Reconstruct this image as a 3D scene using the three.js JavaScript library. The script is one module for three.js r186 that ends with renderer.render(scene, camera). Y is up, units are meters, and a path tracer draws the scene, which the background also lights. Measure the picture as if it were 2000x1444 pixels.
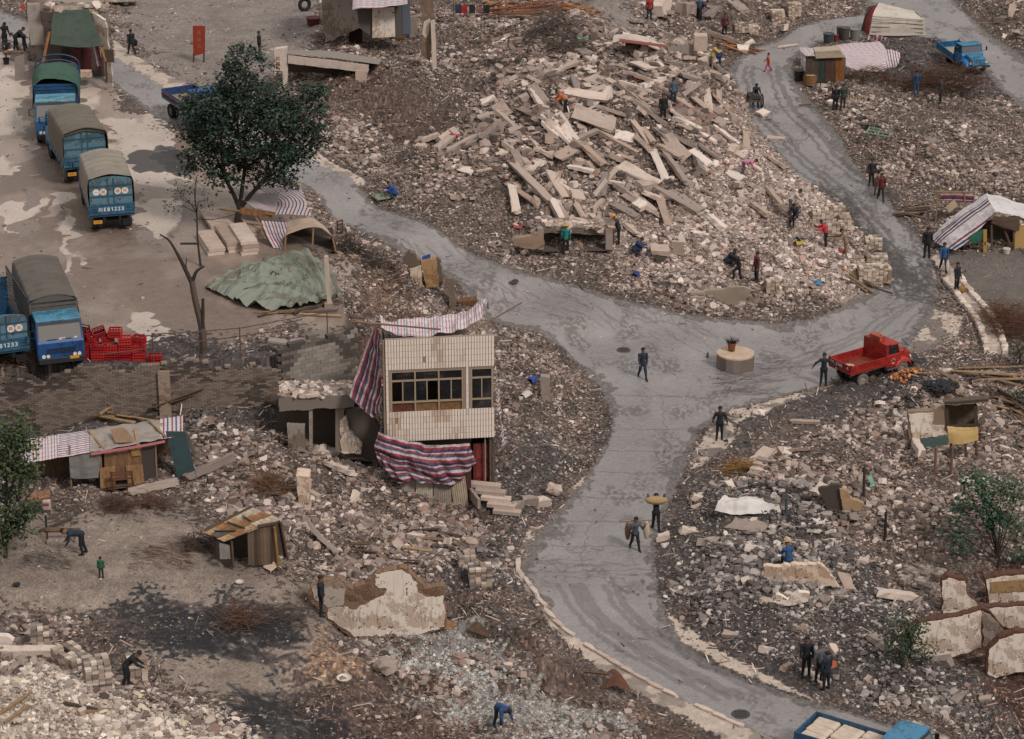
import * as THREE from 'three';
import { mergeGeometries, mergeVertices } from 'three/addons/utils/BufferGeometryUtils.js';
import { RoundedBoxGeometry } from 'three/addons/geometries/RoundedBoxGeometry.js';

// ------------------------------------------------------------ camera, sky, sun, exposure
const scene = new THREE.Scene();
const PITCH = 22 * Math.PI / 180, CAMH = 52, FOCAL = 5094, CAMZ = CAMH / Math.tan(PITCH);
const camera = new THREE.PerspectiveCamera(2 * Math.atan(722 / FOCAL) * 180 / Math.PI, 1024 / 739, 1, 3000);
camera.position.set(0, CAMH, CAMZ);
camera.lookAt(0, 0, 0);
const renderer = new THREE.WebGLRenderer({ antialias: true });
renderer.toneMapping = THREE.LinearToneMapping;
renderer.toneMappingExposure = 1.42;
renderer.shadowMap.enabled = true;
{ // overcast sky: three times brighter overhead than at the horizon
  const w = 64, h = 32, d = new Float32Array(w * h * 4);
  for (let j = 0; j < h; j++) for (let i = 0; i < w; i++) {
    const e = ((j + 0.5) / h - 0.5) * Math.PI, s = Math.max(0, Math.sin(e)), L = 0.57 * (1 + 2 * s) / 3, o = (j * w + i) * 4;
    d[o] = L; d[o + 1] = L * 0.985; d[o + 2] = L * 0.985; d[o + 3] = 1;
  }
  const sky = new THREE.DataTexture(d, w, h, THREE.RGBAFormat, THREE.FloatType);
  sky.mapping = THREE.EquirectangularReflectionMapping; sky.magFilter = THREE.LinearFilter; sky.minFilter = THREE.LinearFilter; sky.needsUpdate = true;
  scene.background = sky; scene.environment = sky;
}
const sun = new THREE.DirectionalLight(new THREE.Color(1, 0.945, 0.905), 1.5);
sun.position.set(52, 78, 62); sun.target.position.set(0, 0, 0); sun.name = 'sun';
sun.castShadow = true; sun.shadow.radius = 20; sun.shadow.mapSize.set(4096, 4096);
Object.assign(sun.shadow.camera, { left: -90, right: 90, top: 90, bottom: -90, near: 1, far: 300 });
scene.add(sun, sun.target);

// ------------------------------------------------------------ small tools
let seed = 12345;
const rnd = () => { seed = (seed + 0x6d2b79f5) | 0; let t = Math.imul(seed ^ (seed >>> 15), 1 | seed); t = (t + Math.imul(t ^ (t >>> 7), 61 | t)) ^ t; return ((t ^ (t >>> 14)) >>> 0) / 4294967296; };
const rr = (a, b) => a + (b - a) * rnd(), pick = (a) => a[Math.floor(rnd() * a.length)], reseed = (n) => { seed = n | 0; };
const clamp = (x, a = 0, b = 1) => Math.min(b, Math.max(a, x)), mix = (a, b, t) => a + (b - a) * t;
const smooth = (a, b, x) => { const t = clamp((x - a) / (b - a)); return t * t * (3 - 2 * t); };
const hash = (i, j) => { let n = Math.imul(i, 374761393) + Math.imul(j, 668265263) | 0; n = Math.imul(n ^ (n >>> 13), 1274126177); return ((n ^ (n >>> 16)) >>> 0) / 4294967296; };
const noise = (x, y) => {
  const i = Math.floor(x), j = Math.floor(y), u = x - i, v = y - j, a = u * u * (3 - 2 * u), b = v * v * (3 - 2 * v);
  return mix(mix(hash(i, j), hash(i + 1, j), a), mix(hash(i, j + 1), hash(i + 1, j + 1), a), b);
};
const fbm = (x, y, n = 3) => { let s = 0, a = 0.5, t = 0; for (let k = 0; k < n; k++) { s += a * noise(x, y); t += a; a *= 0.5; x = x * 2.03 + 17.7; y = y * 2.03 + 9.2; } return s / t; };
const V3 = (x, y, z) => new THREE.Vector3(x, y, z);

// survey: where a sight line through a photographed point meets the plane at height y
const SP = Math.sin(PITCH), CP = Math.cos(PITCH);
const sight = (px, py) => { const a = (px - 1000) / FOCAL, b = (722 - py) / FOCAL; return [a, b * CP - SP, -b * SP - CP]; };
const P = (px, py, y = 0) => { const d = sight(px, py), t = (y - CAMH) / d[1]; return V3(d[0] * t, y, CAMZ + d[2] * t); };
const toPix = (x, y, z) => { const dy = y - CAMH, dz = z - CAMZ, dep = -dy * SP - dz * CP; return [1000 + FOCAL * x / dep, 722 - FOCAL * (dy * CP - dz * SP) / dep]; };

// ------------------------------------------------------------ terrain heights
const X0 = -52, X1 = 52, Z0 = -104, Z1 = 46, CELL = 0.25, NX = (X1 - X0) / CELL, NZ = (Z1 - Z0) / CELL;
const YARD = 5.5;
const ctrl = [[0, 50, 5.5], [100, 150, 5.5], [200, 300, 5.5], [-100, 300, 5.5], [300, 420, 5.5], [420, 420, 5.4], [560, 480, 5.3], [640, 500, 5.2], [350, 60, 5.5], [500, 60, 5.4], [640, 100, 5.3], [820, 100, 5.2],
  [230, 150, 5.5], [400, 250, 5.2], [500, 300, 4.9], [600, 350, 4.4], [750, 430, 3.4], [900, 540, 2.2], [1050, 610, 1.2], [1250, 680, 0.3], [1437, 715, 0], [1600, 680, 0], [1200, 850, 0], [1100, 960, 0], [1030, 1080, 0], [1200, 1250, 0], [1400, 1360, 0], [1700, 1430, 0],
  [1800, 580, 0], [1780, 480, 0.3], [1650, 350, 1], [1500, 220, 1.5], [1450, 130, 1.9], [1500, 90, 2], [1650, 50, 2.4], [1900, 60, 2.4], [1980, 170, 2],
  [850, 300, 4.2], [930, 150, 4.8], [1100, 40, 4.8], [1300, 560, 0.8], [1500, 590, 0.4], [1100, 500, 1.8], [1300, 300, 2.5], [1400, 150, 2.4], [1250, 480, 1.2],
  [1900, 450, 0.8], [1900, 300, 1.5], [1700, 230, 1.6], [1950, 620, 0.3], [1700, 850, 0.4], [1500, 950, 0.2], [1900, 900, 0.6], [1500, 1150, 0.2], [1700, 1250, 0.2], [1950, 1250, -0.6], [1950, 1420, -0.2],
  [-60, 800, 2.8], [60, 800, 2.8], [200, 815, 2.8], [350, 815, 2.8], [480, 800, 2.8], [520, 860, 2.5], [200, 950, 2.4], [50, 1000, 2.4], [100, 1080, 2.4], [300, 1080, 2.4], [500, 1150, 2.3], [200, 1250, 2.2], [100, 1420, 2.2], [400, 1400, 2.0], [590, 1180, 2.1], [620, 1260, 1.7], [640, 1380, 1.2], [540, 1040, 2.3], [560, 960, 2.0],
  [560, 900, 1.6], [640, 900, 1.2], [720, 900, 1.0], [850, 960, 0.2], [660, 1000, 0.8], [800, 1050, 0.3], [900, 1100, 0.1], [960, 1020, 0], [740, 1090, 1.2], [850, 1110, 1.2], [720, 1240, 0.1], [850, 1290, 0], [1000, 1400, 0], [780, 1400, 0.5],
  [690, 560, 4.7], [740, 620, 3.4], [790, 670, 2.0], [840, 700, 1.2], [740, 520, 4.3], [820, 600, 2.4], [900, 640, 1.2], [720, 760, 1.2], [1000, 750, 0.3], [1100, 780, 0.1]].map(([x, y, h]) => { const p = P(x, y, h); return [p.x, p.z, h]; });
const polyW = (pts, h = 0) => pts.map(([x, y, hh]) => { const p = P(x, y, hh ?? h); return [p.x, p.z]; });
const baseAt = (x, z) => { let s = 0, t = 0; for (const c of ctrl) { const d = (x - c[0]) ** 2 + (z - c[1]) ** 2 + 2, w = 1 / (d * d * Math.sqrt(d)); s += w * c[2]; t += w; } return s / t; };
const inside = (poly, x, z) => { let r = false; for (let i = 0, j = poly.length - 1; i < poly.length; j = i++) { const a = poly[i], b = poly[j]; if ((a[1] > z) !== (b[1] > z) && x < (b[0] - a[0]) * (z - a[1]) / (b[1] - a[1]) + a[0]) r = !r; } return r; };
const edgeDist = (poly, x, z) => { let m = 1e9; for (let i = 0, j = poly.length - 1; i < poly.length; j = i++) { const [ax, az] = poly[j], [bx, bz] = poly[i], dx = bx - ax, dz = bz - az, t = clamp(((x - ax) * dx + (z - az) * dz) / (dx * dx + dz * dz)); m = Math.min(m, (x - ax - t * dx) ** 2 + (z - az - t * dz) ** 2); } return Math.sqrt(m); };

// outlines of roads, pavements and kinds of ground, as surveyed; the last number of a corner is its height where it is not the list's own
const roadLeft = [[-60, 55, 5.5], [60, 92, 5.5], [150, 130, 5.5], [222, 165, 5.5], [290, 212, 5.5], [345, 240, 5.4], [430, 285, 5.1], [540, 335, 4.6], [600, 368, 4.3], [640, 405, 4], [720, 460, 3.4], [790, 495, 2.9], [850, 520, 2.5], [890, 548, 2.2], [940, 608, 1.7], [1000, 640, 1.2], [1050, 660, 0.8], [1100, 690, 0.5], [1150, 730, 0.2], [1180, 770, 0.1], [1195, 810], [1190, 850], [1165, 900], [1140, 935], [1100, 985], [1060, 1030], [1030, 1070], [1015, 1105], [1020, 1135], [1045, 1175], [1090, 1220], [1150, 1265], [1220, 1310], [1300, 1355], [1400, 1400], [1480, 1435], [1600, 1490]];
const roadRight = [[2000, 1500], [1850, 1455], [1720, 1412], [1650, 1390], [1580, 1370], [1520, 1350], [1450, 1325], [1380, 1290], [1330, 1250], [1300, 1200], [1285, 1150], [1280, 1100], [1285, 1050], [1300, 1000], [1325, 950], [1345, 900], [1355, 870], [1375, 840], [1420, 812], [1480, 792], [1560, 768], [1620, 752], [1700, 725], [1770, 690], [1790, 662], [1815, 635], [1830, 600], [1835, 570], [1828, 535, 0.1], [1815, 500, 0.2], [1795, 465, 0.3], [1770, 435, 0.5], [1735, 400, 0.7], [1700, 355, 1], [1670, 318, 1.1], [1640, 275, 1.3], [1610, 225, 1.5], [1575, 190, 1.6], [1552, 165, 1.8], [1545, 130, 1.9], [1560, 102, 2], [1600, 82, 2.2], [1680, 72, 2.4], [1690, 28, 2.4], [1600, 45, 2.2], [1530, 68, 2.1], [1480, 92, 2], [1448, 110, 1.9], [1425, 132, 1.9], [1418, 160, 1.8], [1420, 195, 1.6], [1440, 225, 1.5], [1470, 255, 1.4], [1500, 295, 1.3], [1535, 332, 1.1], [1565, 355, 1], [1610, 382, 0.8], [1650, 410, 0.6], [1690, 450, 0.4], [1718, 490, 0.3], [1735, 525, 0.2], [1742, 548, 0.1], [1700, 572], [1660, 592], [1640, 612], [1590, 632], [1520, 640], [1430, 635, 0.1], [1340, 625, 0.3], [1260, 605, 0.5], [1180, 585, 0.8], [1090, 560, 1.3], [1010, 525, 2], [940, 490, 2.6], [870, 455, 3.1], [790, 420, 3.5], [740, 395, 3.8], [700, 370, 4], [650, 335, 4.4], [600, 302, 4.7], [520, 268, 5], [420, 222, 5.3], [330, 180, 5.5], [270, 140, 5.5], [222, 112, 5.5], [130, 70, 5.5], [50, 38, 5.5], [-60, 0, 5.5]];
const ROAD = polyW([...roadLeft, ...roadRight]);
const ROAD2 = polyW([[1690, 26, 2.4], [1700, -40, 2.4], [1830, -40, 2.4], [1880, 20, 2.4], [1935, 70, 2.4], [2010, 120, 2.2], [2120, 190, 2], [2120, 290, 1.8], [2000, 212, 2], [1955, 172, 2.1], [1925, 135, 2.2], [1880, 100, 2.3], [1830, 75, 2.4], [1680, 74, 2.4]]);
const WALKS = [
  polyW([[222, 78], [262, 108], [330, 150], [420, 195, 5.3], [520, 245, 5.05], [600, 285, 4.8], [650, 318, 4.5], [715, 362, 4], [700, 370, 4], [650, 335, 4.4], [600, 302, 4.7], [520, 268, 5], [420, 222, 5.3], [330, 180], [270, 140], [222, 112]], 5.5),
  polyW([[1010, 1095], [1003, 1130], [1025, 1172], [1070, 1222], [1130, 1275], [1200, 1330], [1300, 1385], [1390, 1430], [1440, 1470], [1540, 1470], [1480, 1435], [1400, 1400], [1300, 1355], [1220, 1310], [1150, 1265], [1090, 1220], [1045, 1175], [1020, 1135], [1015, 1105]]),
  polyW([[1818, 508, 0.2], [1840, 530, 0.2], [1862, 565], [1880, 600], [1905, 640], [1925, 680], [1925, 704], [1962, 704], [1955, 665], [1925, 620], [1895, 575], [1865, 535, 0.1], [1835, 500, 0.2]]),
  polyW([[1555, 1312], [1580, 1310], [1625, 1335], [1615, 1350]]),
  polyW([[1922, 132, 2.2], [1940, 130, 2.2], [1995, 190, 2], [1985, 200, 2]]),
];
const BAYS = [ // pale slabs of old pavement and concrete
  polyW([[1388, 835], [1425, 830], [1450, 850], [1415, 882], [1360, 922], [1345, 920], [1360, 875]]),
  polyW([[1500, 745], [1540, 735], [1475, 775], [1390, 778], [1380, 768], [1420, 750]]), polyW([[1460, 772], [1600, 722], [1606, 730], [1470, 785]]),
  polyW([[1420, 812], [1500, 790], [1610, 757], [1590, 775], [1500, 810], [1440, 835]]),
  polyW([[1770, 650], [1830, 605], [1880, 630], [1870, 668], [1820, 690], [1760, 690]]),
  polyW([[1110, 960], [1145, 925], [1142, 935], [1112, 978]]), polyW([[1005, 1090], [1040, 1030], [1060, 1025], [1018, 1085]]),
  polyW([[1150, 595, 0.7], [1050, 545, 1.6], [1000, 510, 2], [1005, 522, 2], [1090, 560, 1.3], [1180, 588, 0.7]]),
  polyW([[1300, 1195], [1330, 1250], [1400, 1295], [1520, 1345], [1600, 1370], [1500, 1320], [1410, 1275], [1350, 1235]]),
  polyW([[1780, 1400], [1840, 1425], [1930, 1470], [1850, 1460], [1760, 1420]]),
];
const FLAT = [ // levelled ground
  polyW([[-200, 735], [100, 722], [330, 715], [540, 690], [690, 650], [660, 560], [650, 500], [590, 400, 4.4], [430, 300, 5.1], [222, 170], [-60, 60], [-400, 100]], YARD),
  polyW([[-100, 1000], [60, 985], [170, 1010], [330, 975], [420, 1010], [420, 1090], [560, 1120], [590, 1150], [690, 1235, 1.8], [660, 1300, 1.6], [480, 1400, 2], [330, 1300], [230, 1210], [90, 1180], [-100, 1200]], 2.4),
  polyW([[222, -40], [520, -40], [560, 40], [520, 120, 5.3], [480, 200, 5.1], [330, 150], [240, 60]], YARD),
  polyW([[1830, 495, 0.4], [2040, 500, 0.8], [2060, 600, 0.6], [1960, 600, 0.4], [1890, 560, 0.1]]),
  polyW([[1420, 870], [1480, 810], [1700, 770], [1560, 860], [1440, 900]]),
];
const YARDPOLY = polyW([[-400, 742], [-60, 728], [70, 718], [330, 716], [500, 706], [548, 700], [600, 672], [690, 668], [694, 610], [655, 540], [640, 480], [400, 380], [-400, 300]], YARD);
const PITPOLY = polyW([[575, 1152, 2.2], [700, 1243, 1.8], [760, 1262], [900, 1235], [876, 1205], [640, 1190]], 0.2);
const ROOM = polyW([[1060, 508], [1200, 503], [1197, 477], [1063, 480]], 1.4); // cellar left open in the mound
const mounds = [[1225, 300, 2.5, 9.5, 11, 5.3], [1150, 190, 3, 6, 7, 2.2], [1330, 250, 2.4, 5, 6, 1.6], [1400, 480, 0.8, 9, 5, 1.3], [1600, 470, 0.6, 4, 6, 1.3], [1100, 430, 2, 4, 5, 0.9],
  [720, 200, 5, 6, 5, 1.6], [620, 150, 5.2, 4, 3, 0.6], [880, 210, 4.6, 5, 5, 1.0], [960, 330, 3.6, 5, 5, 0.6], [1060, 780, 0.2, 3.2, 4.5, 1.1], [1010, 900, 0.2, 3, 3, 0.8], [920, 1130, 0, 2.4, 3, 0.7],
  [1640, 1010, 0.3, 5, 4, 1.0], [1560, 880, 0.3, 3, 3, 0.8], [1500, 1200, 0.2, 5, 3, 0.9], [1780, 1330, 0.1, 4, 3, 0.7], [1850, 1000, 0.5, 4, 4, 0.8], [1800, 760, 0.3, 5, 3, 0.6], [1430, 1020, 0.2, 3, 3, 0.7],
  [60, 1420, 2.2, 5, 3, 1.3], [380, 1370, 2.1, 3, 2, 0.5], [760, 1350, 0.5, 3, 1.5, 0.6], [1960, 60, 2.4, 5, 6, 2.0], [1330, 40, 3, 7, 7, 1.6], [1480, 30, 2.4, 4, 5, 0.9], [1000, 90, 5, 6, 4, 0.9], [1780, 260, 1.6, 8, 7, 0.7], [1950, 700, 0.3, 3, 3, 0.8],
  [440, 850, 2.7, 3, 3, 0.7], [480, 910, 2.4, 2, 2, 0.6], [320, 785, 2.8, 6, 1.6, 1.5], [480, 770, 2.8, 2, 1.2, 1.3], [700, 960, 0.8, 3, 2, 0.5], [960, 700, 0.8, 3, 3, 0.5], [700, 500, 4.8, 2.5, 2, 0.4], [1035, 1282, 0, 1.8, 1.3, 1.3], [1120, 1332, 0, 2.0, 1.0, 1.2], [965, 1238, 0, 1.4, 1.2, 1.0], [1215, 1385, 0, 1.8, 0.9, 0.8], [790, 975, 0.3, 1.7, 0.9, 0.8], [150, 792, 2.8, 2.6, 1.1, 1.5], [20, 795, 2.8, 2, 1, 0.9], [400, 788, 2.8, 1.8, 1.0, 1.3]].map(([x, y, h, rx, rz, a]) => { const p = P(x, y, h); return [p.x, p.z, rx, rz, a]; });

const paved = new Uint8Array((NX + 1) * (NZ + 1)), dist = new Float32Array((NX + 1) * (NZ + 1)).fill(99), H = new Float32Array((NX + 1) * (NZ + 1));
const HARD = [ROAD, ROAD2, ...WALKS];
const bboxed = (poly) => ({ poly, x0: Math.min(...poly.map((p) => p[0])), x1: Math.max(...poly.map((p) => p[0])), z0: Math.min(...poly.map((p) => p[1])), z1: Math.max(...poly.map((p) => p[1])) });
const inBox = (b, x, z) => x > b.x0 && x < b.x1 && z > b.z0 && z < b.z1 && inside(b.poly, x, z);
const roadB = [ROAD, ROAD2].map(bboxed), walkB = WALKS.map(bboxed), flatB = FLAT.map(bboxed), bayB = BAYS.map(bboxed), yardB = bboxed(YARDPOLY), pitB = bboxed(PITPOLY), roomB = bboxed(ROOM);
const footB = bboxed(polyW([[-100, 770], [560, 745], [690, 740], [620, 800], [560, 850], [380, 840], [-100, 880]], 2.8)); // debris banked against the yard wall
const nodeXZ = (i, j) => [X0 + i * CELL, Z0 + j * CELL];
for (let j = 0; j <= NZ; j++) for (let i = 0; i <= NX; i++) {
  const [x, z] = nodeXZ(i, j), k = j * (NX + 1) + i;
  paved[k] = roadB.some((b) => inBox(b, x, z)) ? 1 : walkB.some((b) => inBox(b, x, z)) ? 2 : flatB.some((b) => inBox(b, x, z)) || bayB.some((b) => inBox(b, x, z)) ? 3 : 0;
  if (paved[k]) dist[k] = 0;
}
for (let pass = 0; pass < 2; pass++) { // distance from levelled ground
  const go = (i, j, s) => { const k = j * (NX + 1) + i; let d = dist[k]; for (const [a, b, c] of [[-1, 0, 1], [0, -1, 1], [-1, -1, 1.414], [1, -1, 1.414]]) { const u = i + a * s, v = j + b * s; if (u >= 0 && v >= 0 && u <= NX && v <= NZ) d = Math.min(d, dist[v * (NX + 1) + u] + c * CELL); } dist[k] = d; };
  if (!pass) for (let j = 0; j <= NZ; j++) for (let i = 0; i <= NX; i++) go(i, j, 1); else for (let j = NZ; j >= 0; j--) for (let i = NX; i >= 0; i--) go(i, j, -1);
}
for (let j = 0; j <= NZ; j++) for (let i = 0; i <= NX; i++) {
  const [x, z] = nodeXZ(i, j), k = j * (NX + 1) + i;
  let h = baseAt(x, z);
  if (inBox(yardB, x, z)) h = Math.max(h, mix(h, YARD, smooth(0, 0.3, edgeDist(YARDPOLY, x, z))));
  const heap = !paved[k] && inBox(footB, x, z) && !inBox(yardB, x, z), e = heap ? 1 : smooth(0, 3.5, dist[k]), e2 = heap ? 1 : smooth(0, 0.8, dist[k]);
  let m = 0;
  for (const [mx, mz, rx, rz, a] of mounds) { const q = ((x - mx) / rx) ** 2 + ((z - mz) / rz) ** 2; if (q < 6) m += a * Math.exp(-q); }
  h += m * e + e2 * ((fbm(x * 0.55, z * 0.55, 3) - 0.45) * 1.15 * (0.3 + 0.7 * e) + (noise(x * 2.3, z * 2.3) - 0.5) * 0.24);
  if (paved[k] === 2) h += 0.09;
  if (paved[k] === 3) h += (fbm(x * 0.3, z * 0.3, 2) - 0.5) * 0.12;
  if (inBox(pitB, x, z)) h = mix(h, 0.1 + 0.25 * fbm(x, z), smooth(0, 0.25, edgeDist(PITPOLY, x, z)));
  if (inBox(roomB, x, z)) h = mix(h, 1.15, smooth(0, 0.25, edgeDist(ROOM, x, z)));
  H[k] = h;
}
const height = (x, z) => {
  const u = clamp((x - X0) / CELL, 0, NX - 0.001), v = clamp((z - Z0) / CELL, 0, NZ - 0.001), i = Math.floor(u), j = Math.floor(v), k = j * (NX + 1) + i;
  return mix(mix(H[k], H[k + 1], u - i), mix(H[k + NX + 1], H[k + NX + 2], u - i), v - j);
};
const distAt = (x, z) => dist[clamp(Math.round((z - Z0) / CELL), 0, NZ) * (NX + 1) + clamp(Math.round((x - X0) / CELL), 0, NX)];
const G = (px, py) => { // first point of the terrain along a sight line
  const d = sight(px, py); let y = 13, q = null;
  for (; y > -4; y -= 0.06) { const t = (y - CAMH) / d[1], x = d[0] * t, z = CAMZ + d[2] * t; q = V3(x, y, z); if (height(x, z) >= y) break; }
  q.y = height(q.x, q.z); return q;
};
const onGround = (x, z, up = 0) => V3(x, height(x, z) + up, z);
// ------------------------------------------------------------ kinds of ground
// letter: see KIND below; corners as surveyed
const zoneList = [
  ['R', [[-400, -200], [2400, -200], [2400, 1700], [-400, 1700]], 2],
  ['P', [[222, -60], [620, -60], [640, 60], [540, 120], [470, 210], [330, 150], [240, 60]], 5.5],
  ['C', [[-300, 735], [100, 722], [330, 715], [540, 690], [690, 650], [660, 560], [650, 500], [590, 400, 4.4], [430, 300, 5.1], [222, 170], [-60, 60], [-400, 100]], 5.5],
  ['S', [[560, 140], [700, 130], [760, 190], [870, 230], [900, 300], [820, 290], [740, 240], [620, 220], [560, 190]], 5.3],
  ['S', [[860, 118], [1000, 105], [1120, 118], [1100, 145], [980, 130], [880, 135]], 5.2],
  ['P', [[1120, -40], [1190, -40], [1260, 60], [1240, 75], [1170, 60], [1110, 20]], 4.6],
  ['T', [[650, 490], [700, 485], [800, 560], [880, 630], [900, 720], [740, 760], [690, 690], [690, 600], [655, 545]], 3.4],
  ['S', [[655, 545], [690, 560], [730, 640], [740, 720], [700, 700], [690, 610]], 3.4],
  ['M', [[980, 190], [1130, 90], [1330, 130], [1420, 230], [1470, 300], [1420, 380], [1250, 440], [1060, 440], [980, 400], [930, 330]], 3],
  ['B', [[1040, 500], [1200, 470], [1290, 500], [1380, 410], [1440, 300], [1530, 350], [1640, 420], [1730, 530], [1650, 590], [1500, 560], [1380, 560], [1240, 560], [1120, 530]], 0.8],
  ['B', [[1420, 280], [1470, 300], [1480, 360], [1440, 380]], 1.4],
  ['L', [[560, 780], [700, 900], [760, 960], [900, 1000], [960, 1040], [990, 1100], [870, 1110], [640, 1110], [600, 1000], [520, 960], [430, 960], [380, 900], [420, 830]], 1.4],
  ['K', [[-50, 790], [540, 765], [600, 790], [540, 830], [430, 850], [360, 830], [200, 870], [-50, 880]], 2.8],
  ['D', [[1290, 1050], [1360, 960], [1480, 950], [1560, 1000], [1700, 1100], [1830, 1180], [1830, 1300], [2000, 1420], [2000, 1500], [1820, 1430], [1600, 1340], [1440, 1290], [1330, 1210], [1290, 1130]], 0.2],
  ['D', [[1160, 900], [1090, 980], [1000, 1040], [960, 1000], [980, 860], [1050, 820], [1180, 830]], 0.2],
  ['L', [[970, 700], [1080, 700], [1180, 790], [1180, 860], [1060, 890], [985, 800]], 0.4],
  ['D', [[880, 1060], [1010, 1040], [1010, 1120], [1040, 1200], [960, 1240], [890, 1180]], 0.1],
  ['K', [[1370, 850], [1450, 820], [1500, 830], [1430, 900], [1360, 950], [1300, 1040], [1290, 1020], [1340, 920]], 0],
  ['K', [[1620, 755], [1790, 690], [1830, 720], [1760, 790], [1560, 830]], 0.1],
  ['K', [[1285, 1060], [1300, 1050], [1305, 1150], [1340, 1215], [1460, 1295], [1620, 1340], [1600, 1360], [1450, 1320], [1340, 1260], [1300, 1200]], 0],
  ['E', [[1815, 500, 0.2], [1850, 492], [2060, 498], [2080, 610], [1960, 600], [1900, 570], [1860, 530]], 0.5],
  ['S', [[1900, 600], [2100, 600], [2100, 720], [1970, 700], [1940, 640]], 0.4],
  ['K', [[1560, 150], [1660, 150], [1800, 170], [1960, 190], [1900, 110], [1840, 80], [1700, 80], [1580, 120]], 2],
  ['Y', [[-100, 1000], [60, 985], [170, 1010], [330, 975], [420, 1010], [420, 1090], [560, 1120], [590, 1150], [690, 1235, 1.8], [660, 1300, 1.6], [480, 1400, 2], [330, 1300], [230, 1210], [90, 1180], [-100, 1200]], 2.4],
  ['A', [[180, 1195], [300, 1200], [440, 1170], [520, 1180], [560, 1230], [470, 1250], [420, 1220], [330, 1245], [260, 1235]], 2.3],
  ['A', [[430, 1390], [560, 1345], [680, 1420], [700, 1480], [520, 1480]], 1.8],
  ['O', [[600, 1250], [650, 1245], [700, 1270], [690, 1310], [640, 1315], [600, 1290]], 1.6],
  ['W', [[-100, 1290], [60, 1290], [180, 1330], [260, 1380], [480, 1400], [500, 1500], [-100, 1500]], 2.6],
  ['S', [[640, 1350], [760, 1300], [850, 1400], [900, 1470], [650, 1470]], 0.6],
  ['V', [[700, 1235, 0.3], [760, 1225], [880, 1225], [930, 1290], [1030, 1350], [1170, 1410], [1230, 1460], [1000, 1470], [860, 1380], [760, 1290]], 0.1],
  ['S', [[960, 1240], [1040, 1230], [1150, 1300], [1260, 1370], [1400, 1440], [1380, 1480], [1230, 1440], [1180, 1390], [1060, 1340], [960, 1290]], 0.2],
  ['U', [[1780, 1230], [1960, 1110], [2100, 1110], [2100, 1480], [2000, 1400], [1880, 1330], [1800, 1290]], -0.3],
].map(([id, pts, h]) => ({ id, ...bboxed(polyW(pts, h)) }));
const ZC = 0.25, ZNX = Math.round((X1 - X0) / ZC), ZNZ = Math.round((Z1 - Z0) / ZC), zoneGrid = new Uint8Array(ZNX * ZNZ);
for (let j = 0; j < ZNZ; j++) for (let i = 0; i < ZNX; i++) { const x = X0 + (i + 0.5) * ZC, z = Z0 + (j + 0.5) * ZC; let r = 82; for (let q = zoneList.length - 1; q >= 0; q--) if (inBox(zoneList[q], x, z)) { r = zoneList[q].id.charCodeAt(0); break; } zoneGrid[j * ZNX + i] = r; }
const zoneAt = (x, z) => String.fromCharCode(zoneGrid[clamp(Math.floor((z - Z0) / ZC), 0, ZNZ - 1) * ZNX + clamp(Math.floor((x - X0) / ZC), 0, ZNX - 1)]);
const zoneWarp = (x, z) => zoneAt(x + (fbm(x * 0.45, z * 0.45, 2) - 0.5) * 4 + (noise(x * 6, z * 6) - 0.5) * 2.2, z + (fbm(x * 0.45 + 50, z * 0.45, 2) - 0.5) * 5 + (noise(x * 6 + 31, z * 6) - 0.5) * 3);
// ground colours (sRGB), two tones each
const KIND = {
  R: [[70, 59, 53], [106, 91, 82]], M: [[66, 56, 50], [106, 91, 82]], B: [[120, 104, 93], [156, 139, 127]], L: [[70, 60, 54], [108, 94, 85]], D: [[52, 45, 43], [82, 72, 67]], T: [[82, 63, 54], [110, 88, 76]],
  S: [[74, 58, 51], [98, 80, 70]], K: [[60, 54, 53], [84, 76, 72]], E: [[92, 84, 79], [106, 97, 90]], P: [[112, 102, 96], [136, 125, 117]], C: [[124, 106, 94], [204, 187, 173]], Y: [[114, 100, 90], [146, 130, 117]], A: [[36, 34, 35], [78, 71, 67]],
  O: [[118, 94, 76], [148, 118, 94]], W: [[142, 128, 114], [184, 170, 154]], V: [[122, 115, 109], [146, 139, 132]], U: [[62, 38, 31], [88, 58, 48]],
};
const TEX = 2048, cx = (x) => (x - X0) / (X1 - X0) * TEX, cz = (z) => (z - Z0) / (Z1 - Z0) * TEX;
const canvas = (w, h = w) => { const c = document.createElement('canvas'); c.width = w; c.height = h; return c; };
const tracePoly = (g, poly) => { g.beginPath(); poly.forEach(([x, z], i) => (i ? g.lineTo(cx(x), cz(z)) : g.moveTo(cx(x), cz(z)))); g.closePath(); };
const maskC = canvas(TEX), mg = maskC.getContext('2d');
mg.fillStyle = '#000'; mg.fillRect(0, 0, TEX, TEX); mg.globalCompositeOperation = 'lighter';
mg.fillStyle = '#00f'; for (const p of BAYS) { tracePoly(mg, p); mg.fill(); }
mg.fillStyle = '#0f0'; for (const p of WALKS) { tracePoly(mg, p); mg.fill(); }
mg.fillStyle = '#f00'; tracePoly(mg, ROAD); mg.fill(); mg.globalCompositeOperation = 'source-over'; tracePoly(mg, ROAD2); mg.fill();
const maskD = mg.getImageData(0, 0, TEX, TEX).data;
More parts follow.
